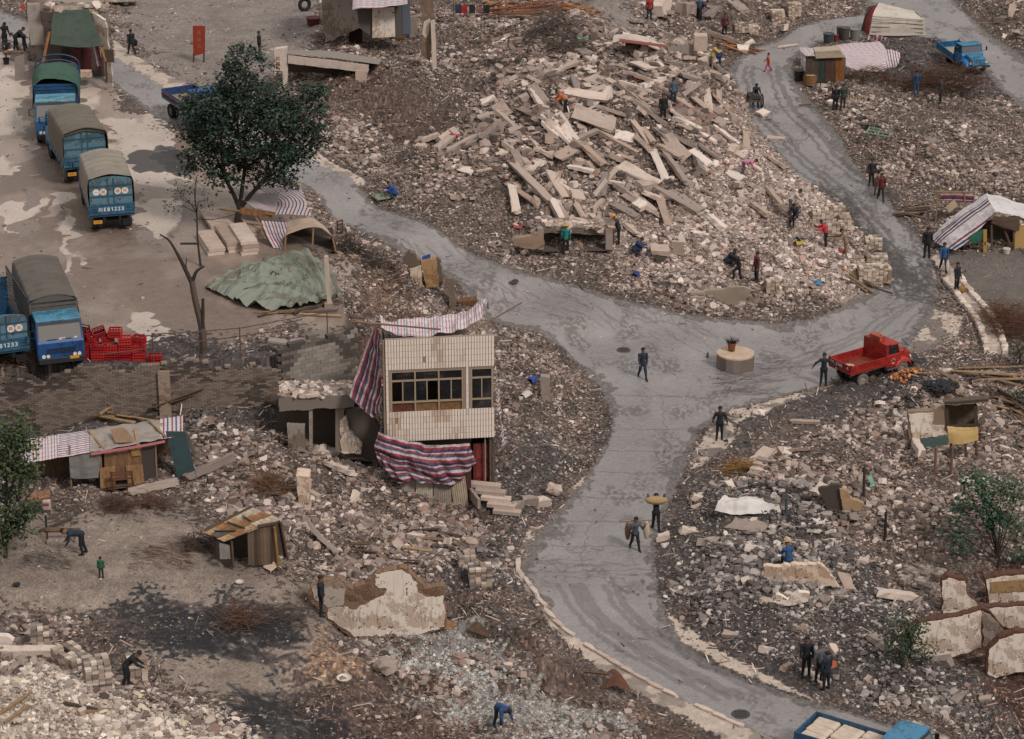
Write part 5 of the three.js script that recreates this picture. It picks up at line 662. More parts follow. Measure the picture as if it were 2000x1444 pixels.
  // broken things on the roof
  for (let k = 0; k < 34; k++) { const o = part(t, 'roof_debris', pick(blockG), pick(CONC)); o.scale.set(rr(0.15, 0.5), rr(0.06, 0.2), rr(0.15, 0.4)); o.position.set(rr(-2.2, 2.2), y1 - 0.55 + rr(0, 0.15), rr(-3.4, -0.4)); o.rotation.set(rr(-0.4, 0.4), rr(0, 6), rr(-0.4, 0.4)); }
  const L = (x, y, z) => V3(x, y, z).applyAxisAngle(V3(0, 1, 0), 0.12).add(b), hang = (name, rows, nu, nv, fold, fs, m, label, sd) => { const g = sheet(rows.map((r) => r.map(([x, y, z]) => L(x, y, z))), nu, nv, fold, fs, sd); const q = L(...rows[0][0]); solo(name, rel(g, q), m, label, 'plastic sheet', q); };
  hang('striped_sheet', [[[-2.6, 8.1, -1.2], [-1.2, 7.75, -1.0], [0.3, 7.85, -0.9], [1.5, 8.2, -0.9], [2.3, 8.9, -1.0]], [[-2.6, 8.4, -1.8], [-1.2, 8.2, -1.8], [0.3, 8.25, -1.8], [1.5, 8.6, -1.9], [2.4, 9.2, -2]], [[-2.5, 7.9, -2.6], [-1.2, 7.8, -2.6], [0.3, 7.9, -2.7], [1.6, 8.2, -2.8], [2.6, 8.3, -2.8]]], 60, 24, 0.3, 2.2, tarpC, 'crumpled pink striped sheet on the tiled house roof', 3);
  hang('striped_sheet', [[[-2.72, 8.5, -1.8], [-2.8, 8.3, -1.2], [-2.7, 8.1, -0.5]], [[-3.5, 6.6, -1.4], [-3.1, 6.5, -0.9], [-2.72, 6.4, -0.3]], [[-4.1, 4.95, -1.2], [-3.3, 4.4, -0.7], [-2.72, 4.9, -0.2]], [[-4.0, 4.75, -1.1], [-3.1, 3.95, -0.5], [-2.74, 4.6, -0.15]]], 30, 50, 0.12, 3, tarpB, 'dark striped sheet hanging beside the tiled house wall', 5);
  hang('striped_sheet', [[[-2.9, 3.5, 0.15], [-2.2, 3.2, 0.25], [-0.6, 2.85, 0.4], [0.6, 2.8, 0.4], [1.3, 2.8, 0.35]], [[-3.15, 2.7, 0.4], [-2.2, 2.5, 0.7], [-0.6, 2.3, 0.8], [0.6, 2.3, 0.7], [1.45, 2.3, 0.45]], [[-2.8, 1.75, 0.5], [-1.9, 1.55, 0.85], [-0.6, 1.5, 0.95], [0.5, 1.35, 0.85], [1.6, 1.9, 0.5]], [[-2.4, 1.4, 0.5], [-1.7, 1.25, 0.8], [-0.5, 1.2, 0.85], [0.45, 0.8, 0.75], [1.3, 1.5, 0.45]]], 70, 44, 0.36, 2.6, tarpBx, 'dark striped sheet slung below the tiled front', 9);
  hang('striped_sheet', [[[2.62, 6.2, -0.4], [2.66, 6.2, -0.9]], [[2.75, 4.4, -0.3], [2.85, 4.4, -0.8]], [[2.9, 2.2, -0.2], [3.15, 2.2, -0.7]]], 6, 40, 0.1, 4, tarpAx, 'thin striped sheet dangling from the tiled house corner', 2);
  // corrugated sheets under the sling
  const corr = (w, h) => { const g = new THREE.PlaneGeometry(w, h, Math.round(w / 0.02), 2), p = g.attributes.position; for (let i = 0; i < p.count; i++) p.setZ(i, 0.022 * Math.sin(p.getX(i) / 0.1 * 6.283)); g.computeVertexNormals(); return g; };
  [[-1.7, 0.5, 0.55, 0.85, 1.7, '#a39c90', -0.1], [-0.85, 0.35, 0.57, 0.8, 1.8, '#b1aa9c', 0], [0.0, 0.2, 0.5, 0.85, 1.9, '#938a80', 0.03], [0.78, 0.1, 0.55, 0.7, 2.1, '#a89a88', 0.12]].forEach(([x, y, z, w, h, c, rz]) => { const p = L(x, y + h / 2 - 0.5, z), o = solo('corrugated_sheet', corr(w, h), mat(c, 0.7, { side: THREE.DoubleSide, map: rep(stainTex, 1) }), 'grey corrugated sheet propped under the tiled house', 'corrugated sheet', p, 0.12, 'corrugated sheets under the house'); o.rotation.set(-0.08, 0.12, rz); });
  for (const [x1, y1_, z1, x2, y2_, z2, l] of [[-4, 8.6, -1, 0.1, 8.25, -0.4, 'pole'], [0.8, 7.7, -0.3, 4.0, 9.0, -1.5, 'pole']]) { const a = L(x1, y1_, z1), c = L(x2, y2_, z2); solo('pole', rel(rod(a, c, 0.05, 0.04), a), WOOD[0], x1 < 0 ? 'thin wooden pole jutting from the tiled house roof over the wall' : 'slanting bamboo pole laid across the tiled house roof', 'pole', a); }
}
// ---------- walls of single bricks or blocks
function brickWall(name, label, cat, a, b, base, top, bw, bh, dep, ms, coreM, sd) { // a, b: ends in plan; base, top: heights along it (functions of 0..1)
  const L = Math.hypot(b.x - a.x, b.z - a.z), turn = Math.atan2(-(b.z - a.z), b.x - a.x), o = V3(a.x, base(0), a.z), t = thing(name, label, cat, o, turn), cells = [], g = new THREE.BoxGeometry(bw - 0.012, bh - 0.012, dep), y0 = Math.min(base(0), base(1), base(0.5)) - 0.3;
  const shp = new THREE.Shape(); shp.moveTo(0, y0 - o.y); for (let k = 0; k <= 30; k++) shp.lineTo(L * k / 30, top(k / 30) - o.y - bh * 0.7); shp.lineTo(L, y0 - o.y); part(t, 'mortar', muv(new THREE.ExtrudeGeometry(shp, { depth: dep * 0.7, bevelEnabled: false }).translate(0, 0, -dep * 0.45)), coreM);
  let r = 0; for (let y = Math.max(...[0, 0.25, 0.5, 0.75, 1].map(top)); y > y0; y -= bh, r++) for (let x = (r % 2 ? -bw / 2 : 0) + bw / 2; x < L; x += bw) { const u = clamp(x / L), tp = top(u) + (noise(x * 1.3 + sd, sd) - 0.5) * bh * 3; if (y < tp && y > base(u) - 0.25) cells.push([x, y - o.y]); }
  const rest = ms.map(() => []); cells.forEach(([x, y], i) => { const soot = smooth(0.5, 0.62, fbm(x * 0.5 + sd * 9, y * 0.8, 3)), k = clamp(Math.floor(hash(i, sd) * (ms.length - 2) + soot * 2.4), 0, ms.length - 1), z = (hash(i, sd + 3) - 0.5) * 0.03; if (i < 300) { const q = part(t, 'brick', g, ms[k]); q.position.set(x, y, z); } else rest[k].push(g.clone().translate(x, y, z)); });
  rest.forEach((l, k) => { if (l.length) part(t, 'bricks', join(l), ms[k]).userData.kind = 'stuff'; }); return t;
}
{
  const pt = (x, y, h) => P(x, y, h), bm = ['#74665b', '#68594f', '#7d6e63', '#574b43', '#473d37'].map((c) => mat(c, 0.95)), gm = ['#948a80', '#877d74', '#6b6159', '#4d4540'].map((c) => mat(c, 0.95)), mort = mat('#463f3a', 0.95);
  const gl = (a, b) => (u) => height(mix(a.x, b.x, u), mix(a.z, b.z, u) + 0.7) - 0.2;
  const seg = (n, l, x1, y1, x2, y2, top, bw, bh, dep, ms, sd) => { const a = pt(x1, y1, YARD), b = pt(x2, y2, YARD); a.z += 0.18; b.z += 0.18; brickWall(n, l, 'wall', a, b, gl(a, b), top, bw, bh, dep, ms, mort, sd); };
  seg('brick_wall', 'old brick retaining wall below the red crates', -60, 730, 318, 719, (u) => YARD - 0.75 + 1.5 * fbm(u * 8, 3) - (u < 0.3 ? 0.5 : 0), 0.3, 0.1, 0.3, bm, 4);
  seg('brick_wall', 'darker stretch of brick wall with a pale pier', 322, 719, 548, 702, (u) => YARD - 1.1 + 2.2 * fbm(u * 6, 8), 0.3, 0.1, 0.3, bm, 5);
  seg('block_wall', 'grey block wall with soot stains above the ruined doorway', 548, 700, 692, 668, (u) => YARD + 0.1 + 0.35 * u + 0.9 * fbm(u * 6, 2), 0.42, 0.2, 0.3, gm, 6);
  const pier = P(322, 716, YARD); pier.z += 0.5; solo('wall_pier', muv(box(0.55, 2.9, 0.4, 0, -1.45, 0)), mat('#9c8a7b', 0.95, { map: rep(plasterTex, 0.6) }), 'pale plastered pier in the brick wall', 'pier', pier);
  const cp = P(610, 640, 6.2); for (const [dx, y, w, r] of [[0, 0.02, 1.0, 0.4], [-1.1, 0, 0.9, -0.5]]) solo('cap_slab', muv(box(w, 0.1, 0.5, 0, 0, 0, 0, 0, r * 0.3)), CONC[3], r > 0 ? 'thin slab tipped over the block wall top' : 'tilted board on top of the block wall', 'slab', V3(P(590, 655, 6).x + dx, 6.12 + y, P(590, 668, 6).z + 0.2));
  // pipe railing along the yard edge
  const rp = [[300, 712, YARD], [372, 708, YARD], [470, 700, YARD], [640, 668, YARD]].map(([x, y, h]) => P(x, y, h)), rl = thing('pipe_railing', 'rusty pipe railing along the yard edge', 'railing', rp[0]), rm = mat('#5b4238', 0.8);
  rp.forEach((p, i) => { part(rl, 'post', rel(rod(p, p.clone().setY(p.y + 1.6), 0.03), rp[0]), rm); if (i) { const q = rp[i - 1]; part(rl, 'rail', rel(rod(q.clone().setY(q.y + 1.55), p.clone().setY(p.y + 1.55), 0.028), rp[0]), rm); } }); part(rl, 'rail', rel(rod(P(200, 712, YARD).setY(YARD + 0.5), P(560, 690, YARD).setY(YARD + 1.2), 0.03), rp[0]), rm);
  // ruined doorway under the block wall
  const f = survey('ruined_doorway', 'sooty ruined doorway with concrete lintel under the block wall', 'ruin', 625, 890), c3 = CONC[3];
  part(f.t, 'lintel', slabOf(ragged(A(f, [[545, 778, 0.4], [690, 772, 0.4], [690, 795, 0.4], [545, 804, 0.4]]), 0.05, 0.3, 3), 1.8), mat('#7a6e65', 0.95)); part(f.t, 'back_wall', slabOf(A(f, [[540, 780, -1.6], [715, 770, -1.6], [715, 900, -1.6], [540, 905, -1.6]]), 0.2), SOOT); part(f.t, 'post', slabOf(A(f, [[603, 802, 0.3], [610, 802, 0.3], [610, 872, 0.3], [604, 872, 0.3]]), 0.3), c3); part(f.t, 'low_wall', slabOf(ragged(A(f, [[560, 830, 0.35], [595, 832, 0.35], [596, 882, 0.35], [562, 884, 0.35]]), 0.04, 0.3, 8), 0.3), GREYW); part(f.t, 'jamb', slabOf(A(f, [[655, 798, 0.3], [672, 798, 0.3], [668, 885, 0.3], [655, 880, 0.3]]), 0.3), mat('#7b6d62', 0.95)); part(f.t, 'plaster_face', slabOf(ragged(A(f, [[664, 822, 0.36], [674, 814, 0.36], [682, 838, 0.36], [692, 852, 0.36], [707, 868, 0.36], [704, 888, 0.36], [666, 884, 0.36]]), 0.05, 0.2, 5), 0.25), PLASTERW); part(f.t, 'side_wall', slabOf(ragged(A(f, [[674, 800, 0.1], [735, 800, -0.4], [745, 900, -0.4], [674, 890, 0.1]]), 0.08, 0.4, 6), 0.3), mat('#6a5f56', 0.95));
  reseed(66); for (let k = 0; k < 120; k++) { const o = part(f.t, 'roof_debris', pick(blockG), pick(CONC)), q = f.w(rr(548, 688), 775, 0.4); o.position.set(q.x, q.y - 0.02 + rr(0, 0.08), rr(-1.4, 0.38)); o.scale.set(rr(0.12, 0.5), rr(0.06, 0.2), rr(0.1, 0.3)); o.rotation.set(rr(-0.3, 0.3), rr(0, 6), rr(-0.3, 0.3)); }
  // stump of a plastered wall end beside the wooden shed
  const s = survey('wall_stump', 'narrow plastered wall end standing in the rubble slope', 'wall', 596, 1000); part(s.t, 'face', slabOf(ragged(A(s, [[578, 930], [604, 932], [606, 1030], [596, 1020], [585, 1000]]), 0.03, 0.3, 2), 0.9), PLASTER);
  const c = survey('low_kerb_wall', 'low concrete kerb wall curving down the rubble slope', 'wall', 620, 1060); part(c.t, 'kerb', sheet([A(c, [[600, 1025, 0], [612, 1042, 0.2], [632, 1062, 0.5], [660, 1082, 0.8]]), A(c, [[604, 1014, -0.1], [618, 1034, 0.1], [640, 1056, 0.4], [664, 1077, 0.7]]), A(c, [[606, 1030, -0.3], [620, 1048, -0.1], [642, 1068, 0.2], [666, 1088, 0.5]])], 12, 16), mat('#91857a', 0.9, { side: THREE.DoubleSide }));
  // retaining wall of the gravel pit
  const g = survey('pit_wall', 'stained white plaster wall above the gravel pit', 'wall', 760, 1240); part(g.t, 'wall', slabOf(ragged(A(g, [[604, 1150, 0], [640, 1134, 0], [662, 1130, 0], [690, 1150, 0], [715, 1140, 0], [735, 1120, 0], [790, 1111, 0], [812, 1130, 0], [830, 1150, 0], [868, 1146, 0], [872, 1225, 0], [800, 1250, 0], [700, 1256, 0], [640, 1210, 0], [608, 1180, 0]]), 0.06, 0.2, 7), 0.4), mat('#8b705c', 0.95, { map: rep(plasterTex, 0.7), bumpMap: rep(grain, 1), bumpScale: 0.04 }));
  part(g.t, 'plaster', slabOf(ragged(A(g, [[732, 1122, 0.03], [780, 1114, 0.03], [800, 1122, 0.03], [815, 1140, 0.03], [815, 1155, 0.03], [830, 1166, 0.03], [850, 1168, 0.03], [866, 1164, 0.03], [868, 1224, 0.03], [800, 1250, 0.03], [705, 1255, 0.03], [640, 1205, 0.03], [640, 1190, 0.03], [672, 1186, 0.03], [690, 1192, 0.03], [720, 1178, 0.03], [750, 1164, 0.03], [756, 1152, 0.03], [736, 1146, 0.03]]), 0.06, 0.22, 9), 0.03), PLASTERW); part(g.t, 'plaster', slabOf(ragged(A(g, [[610, 1148, 0.03], [658, 1132, 0.03], [676, 1150, 0.03], [670, 1182, 0.03], [640, 1188, 0.03], [614, 1170, 0.03]]), 0.05, 0.22, 4), 0.03), mat('#b3a79e', 0.9, { map: rep(plasterTex, 0.5) }));
}
{ // ---------- long striped shack
  reseed(77); const f = survey('striped_shack', 'long shack roofed with striped sheets and patched board walls', 'shack', 205, 962), z = (x) => 1.1 - (x - 60) / 330 * 2.6, q = (x, y, d = 0) => f.w(x, y, z(x) + d);
  const roof = (name, xs, m, fold, sd, label) => { const e = (x) => [mix(905, 853, (x - 55) / 290), mix(858, 814, (x - 55) / 290)]; const rows = [1, 0.5, 0].map((t) => xs.map((x) => { const [yf, yb] = e(x); return q(x, mix(yb, yf, t) - (t === 0.5 ? 2 : 0), mix(-2.2, 0.25, t)); })); const o = part(f.t, name, sheet(rows, 40, 20, fold, 2.5, sd), m); if (label) o.userData.label = label; };
  roof('roof_sheet', [40, 75, 115], tarpC, 0.06, 1, 'pink striped roof sheet'); roof('roof_sheet', [112, 145, 178], tarpAx, 0.05, 2, 'bold striped roof sheet'); roof('roof_sheet', [175, 210, 250, 318], cloth('#98908a'), 0.1, 3, 'grey patched roof sheet'); roof('roof_sheet', [312, 335, 357], tarpA, 0.04, 4, 'striped roof sheet at the high end'); part(f.t, 'hem', sheet([[q(178, 884, 0.3), q(230, 876, 0.32), q(280, 868, 0.32), q(322, 860, 0.3)], [q(178, 890, 0.31), q(230, 881, 0.33), q(280, 873, 0.33), q(322, 865, 0.31)]], 20, 2), mat('#b06a70', 0.8, { side: THREE.DoubleSide }));
  part(f.t, 'roof_patch', sheet([[q(215, 842, -1), q(240, 836, -1)], [q(225, 868, 0), q(268, 866, 0)]], 8, 8, 0.05).translate(0, 0.06, 0), cloth('#8a6f58')); for (const [a, b] of [[[172, 842, -2], [206, 882, 0.2]], [[292, 824, -2], [324, 856, 0.2]], [[264, 840, -1.2], [270, 872, 0.3]]]) part(f.t, 'batten', bar(q(...a).add(V3(0, 0.06, 0)), q(...b).add(V3(0, 0.06, 0)), 0.16, 0.04), WOOD[3]);
  part(f.t, 'back_wall', slabOf([q(45, 872, -2.0), q(345, 830, -2.0), q(345, 930, -2.0), q(45, 965, -2.0)], 0.1), WOOD[0]); part(f.t, 'end_wall', slabOf([q(352, 836, -0.4), q(372, 838, -1.6), q(392, 925, -1.6), q(382, 930, -0.4)], 0.06), SOOT); part(f.t, 'floor', sheet([[q(50, 975, 0.1), q(200, 958, 0.1), q(350, 942, 0.1)], [q(50, 935, -2), q(200, 918, -2), q(350, 905, -2)]], 8, 8), mat('#6a5f57', 0.95, { side: THREE.DoubleSide }));
  const board = (n, pts, m, d = 0.04) => part(f.t, n, slabOf(pts.map(([x, y, dz]) => q(x, y, dz ?? 0)), d), m);
  board('door_board', [[203, 884], [254, 876], [276, 874], [280, 930], [205, 938]], wood('#8c6a4e')); board('door_board', [[194, 915, 0.08], [224, 911, 0.08], [226, 950, 0.08], [196, 955, 0.08]], wood('#b08a60')); board('door_board', [[245, 910, 0.08], [278, 908, 0.08], [282, 944, 0.08], [250, 950, 0.08]], wood('#a98560')); board('door_board', [[254, 876, 0.06], [272, 875, 0.06], [274, 890, 0.06], [257, 892, 0.06]], wood('#b8935f')); board('dark_panel', [[276, 874], [304, 870], [310, 945], [282, 950]], mat('#3f3733', 0.9)); for (const x of [303, 195, 135, 70]) part(f.t, 'post', rod(q(x, 870, 0), q(x + 4, 955, 0), 0.045), WOOD[1]);
  const curt = sheet([[q(134, 888, 0.12), q(150, 886, 0.12), q(170, 885, 0.12), q(196, 884, 0.12)], [q(136, 912, 0.2), q(152, 912, 0.15), q(172, 912, 0.2), q(195, 910, 0.15)], [q(138, 934, 0.2), q(152, 936, 0.15), q(172, 935, 0.2), q(192, 934, 0.15)]], 30, 20, 0.08, 3, 6); part(f.t, 'curtain', curt, cloth('#7c7a79'));
  // the chair back and the teal door leaning on the shack are things of their own
  const tb = q(355, 944, 0.5).add(f.b), td = [[323, 843, 0.1], [363, 838, 0.1], [384, 934, 0.6], [347, 946, 0.6]].map(([x, y, d]) => q(x, y, d).add(f.b).sub(tb)); solo('teal_door', slabOf(td, 0.05), mat('#3a4f55', 0.6, { map: rep(stainTex, 0.5) }), 'tall teal door leaning against the striped shack', 'door', tb);
  const hb = q(238, 956, 0.7).add(f.b), h = thing('wooden_rack', 'dark wooden slatted rack leaning on the shack boards', 'rack', hb); for (const [a, b] of [[[216, 922], [220, 956]], [[256, 920], [260, 950]], [[216, 924], [256, 922]], [[217, 938], [258, 934]], [[218, 950], [259, 946]], [[216, 929], [257, 927]]]) part(h, 'slat', bar(q(...a, 0.6).add(f.b).sub(hb), q(...b, 0.6).add(f.b).sub(hb), 0.09, 0.05), wood('#6a4028'));
}
{ // ---------- wooden shed
  reseed(78); const f = survey('plank_shed', 'small crooked shed of old planks with patched board roof', 'shed', 490, 1112), q = f.w;
  const R = (u, v) => { const a = V3().lerpVectors(q(398, 1042, -1.0), q(492, 994, -1.6), u), b = V3().lerpVectors(q(438, 1060, 0.35), q(548, 1016, 0.0), u); return a.lerp(b, v); };
  for (let k = 0; k < 5; k++) for (let m = 0; m < 3; m++) { const u0 = k / 5 + rr(-0.02, 0.02), u1 = u0 + 0.22, v0 = m / 3 - 0.03, v1 = v0 + 0.38; part(f.t, 'roof_board', sheet([[R(u0, v0), R(u1, v0)], [R(u0, v1), R(u1, v1)]], 2, 2).translate(0, 0.02 + rr(0, 0.06), 0), mat(pick(['#b3855a', '#a57a55', '#c3a582', '#d2c4b4', '#8c6c50', '#6f655d']), 0.9, { side: THREE.DoubleSide, map: rep(woodTex, 1) })); }
  for (const [a, b] of [[[0.1, 0.3], [0.3, 0.75]], [[0.42, 0.15], [0.45, 0.8]], [[0.7, 0.2], [0.66, 0.6]], [[0.0, 0.0], [1.0, 0.0]]]) part(f.t, 'batten', bar(R(...a).add(V3(0, 0.12, 0)), R(...b).add(V3(0, 0.12, 0)), 0.09, 0.05), WOOD[2]);
  for (let k = 0; k < 9; k++) { const x = 486 + k * 6.2; part(f.t, 'plank', bar(q(x, 1036 - k * 1.5, 0.1), q(x + 2, 1104, 0.1), 0.13, 0.03), pick([WOOD[2], WOOD[4], WOOD[5], WOOD[0]])); } part(f.t, 'bamboo_post', rod(q(536, 1030, 0.2), q(544, 1112, 0.2), 0.06), wood('#a8823f')); part(f.t, 'lintel', bar(q(503, 1028, 0.15), q(538, 1022, 0.15), 0.1), WOOD[2]);
  for (const [a, b] of [[[452, 1058, 0.2], [456, 1110, 0.2]], [[418, 1050, -0.8], [420, 1100, -0.8]], [[548, 1020, -1.2], [562, 1095, -1.2]]]) part(f.t, 'post', rod(q(...a), q(...b), 0.06), WOOD[2]); part(f.t, 'side_wall', slabOf(A(f, [[418, 1055, -0.8], [452, 1068, 0.1], [455, 1110, 0.1], [420, 1098, -0.8]]), 0.04), SOOT); part(f.t, 'back_wall', slabOf(A(f, [[425, 1040, -1], [545, 1010, -1.3], [560, 1090, -1.3], [430, 1100, -1]]), 0.05), DARK); part(f.t, 'cloth', sheet([[q(428, 1060, 0.3), q(448, 1066, 0.36)], [q(430, 1092, 0.3), q(450, 1092, 0.36)]], 12, 6, 0.06, 5), cloth('#8b8582'));
  const rc = survey('canvas_scrap', 'torn pale canvas scrap lying before the plank shed', 'canvas', 532, 1116); part(rc.t, 'scrap', sheet([A(rc, [[514, 1108, 0], [525, 1092, -0.1], [530, 1098, 0]]), A(rc, [[530, 1118, 0.3], [545, 1105, 0.1], [552, 1112, 0.3]])], 8, 8, 0.15, 4), cloth('#c0ae9c'));
}
{ // ---------- tent under the tree
  const f = survey('ridge_tent', 'ridge tent of striped sheets and pale canvas with dark mouth', 'tent', 598, 490), q = f.w, m = mat('#b9a594', 0.9, { side: THREE.DoubleSide, map: rep(stainTex, 0.5) });
  part(f.t, 'canvas', sheet([[q(554, 492, 0), q(556, 462, 0), q(612, 444, 0), q(650, 462, 0), q(660, 494, 0)], [q(545, 470, -2), q(548, 440, -2), q(604, 424, -2), q(638, 448, -2), q(650, 480, -2)]], 40, 16, 0.07, 2.5, 2), m);
  part(f.t, 'striped_roof', sheet([[q(530, 424, -1.6), q(556, 422, -1.7), q(608, 426, -1.8)], [q(536, 398, -4), q(560, 396, -4), q(598, 396, -4)], [q(500, 370, -6.4), q(545, 370, -6.4), q(588, 369, -6.4)]], 30, 30, 0.05, 2, 4).translate(0, 0.12, 0), tarpA); part(f.t, 'striped_roof', sheet([[q(440, 366, -6), q(500, 380, -5), q(545, 380, -4.6)], [q(470, 392, -3.6), q(510, 400, -3.2), q(540, 412, -2.8)], [q(500, 410, -2.4), q(520, 414, -2.2), q(545, 420, -1.8)]], 24, 20, 0.06, 2, 7).translate(0, 0.1, 0), tarpC);
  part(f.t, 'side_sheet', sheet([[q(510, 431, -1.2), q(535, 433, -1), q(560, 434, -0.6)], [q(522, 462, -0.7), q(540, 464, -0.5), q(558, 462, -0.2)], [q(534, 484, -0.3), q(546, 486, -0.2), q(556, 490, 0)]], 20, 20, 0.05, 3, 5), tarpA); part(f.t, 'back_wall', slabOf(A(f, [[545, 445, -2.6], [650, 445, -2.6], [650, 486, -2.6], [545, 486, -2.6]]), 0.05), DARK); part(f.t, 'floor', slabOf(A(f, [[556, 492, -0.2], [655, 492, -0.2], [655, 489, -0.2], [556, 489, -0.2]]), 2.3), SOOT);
  for (const [a, b] of [[[612, 446, -0.1], [610, 490, -0.1]], [[558, 462, -0.05], [556, 492, -0.05]], [[650, 463, -0.05], [656, 492, -0.05]], [[428, 408, -3], [532, 420, -1.6]], [[500, 424, -2], [530, 480, -0.8]]]) stick(f, 'pole', a, b, 0.09, WOOD[1]); part(f.t, 'roof_board', slabOf(A(f, [[470, 406, -2.2], [536, 415, -1.6], [532, 430, -1.5], [466, 418, -2.1]]), 0.05), wood('#a3764c'));
  // hollow slabs stacked beside it
  reseed(19); const hollow = (() => { const sh = new THREE.Shape([[-0.45, -0.09], [0.45, -0.09], [0.45, 0.09], [-0.45, 0.09]].map(([x, y]) => new THREE.Vector2(x, y))); for (let k = 0; k < 6; k++) { const h = new THREE.Path(); h.absarc(-0.36 + k * 0.144, 0, 0.05, 0, 6.283, true); sh.holes.push(h); } return muv(new THREE.ExtrudeGeometry(sh, { depth: 3.2, bevelEnabled: false, curveSegments: 6 }).translate(0, 0, -3.2)); })();
  for (const [x, y, n, w] of [[425, 500, 2, 1], [460, 496, 3, 1], [490, 500, 4, 1], [505, 470, 3, 1.05], [430, 455, 2, 1], [452, 452, 2, 1]]) for (let k = 0; k < n; k++) { const p = G(x, y); p.y += 0.1 + k * 0.2; p.x += rr(-0.08, 0.08); const o = solo('hollow_slab', hollow, CONC[[2, 0, 5][k % 3]], 'grey hollow-core floor slab stacked beside the ridge tent', 'concrete slab', p, 0.3 + rr(-0.03, 0.03), 'hollow slabs beside the tent'); o.scale.x = w; }
  // green sheet over a heap
  const b = G(530, 590), rows = []; const foot = [[398, 560], [470, 535], [540, 510], [600, 510], [650, 540], [662, 575]], near = [[400, 564], [440, 585], [480, 604], [540, 612], [600, 604], [658, 582]];
  for (let k = 0; k <= 6; k++) { const t = k / 6, row = []; for (let i = 0; i < 6; i++) { const a = P(...foot[i], YARD), c = P(...near[i], YARD), p = a.lerp(c, t), u = Math.sin(Math.PI * clamp(i / 5)) , v = Math.sin(Math.PI * clamp(t * 0.85 + 0.1)); p.y = height(p.x, p.z) + 0.06 + 0.6 * Math.pow(u, 0.5) * Math.sqrt(v) * (0.6 + 0.8 * noise(i * 1.7 + 4, k * 1.3)) + (i === 4 ? 0.12 * v : 0); row.push(p); } rows.push(row); }
  solo('green_sheet', rel(sheet(rows, 80, 60, 0.38, 2.3, 11), b), mat('#80877c', 0.8, { side: THREE.DoubleSide, map: rep(plasterTex, 0.22) }), 'large faded green sheet spread over a heap in the yard', 'plastic sheet', b);
  const po = P(642, 600, YARD); po.y = height(po.x, po.z) - 0.1; const pt = thing('concrete_post', 'leaning concrete post beside the green sheet', 'post', po); part(pt, 'shaft', box(0.2, 2.9, 0.2, 0, 1.4, 0, 0, 0, 0.04), CONC[2]); part(pt, 'footing', muv(box(0.4, 0.5, 0.4, 0, 0.1, 0)), CONC[3]);
}
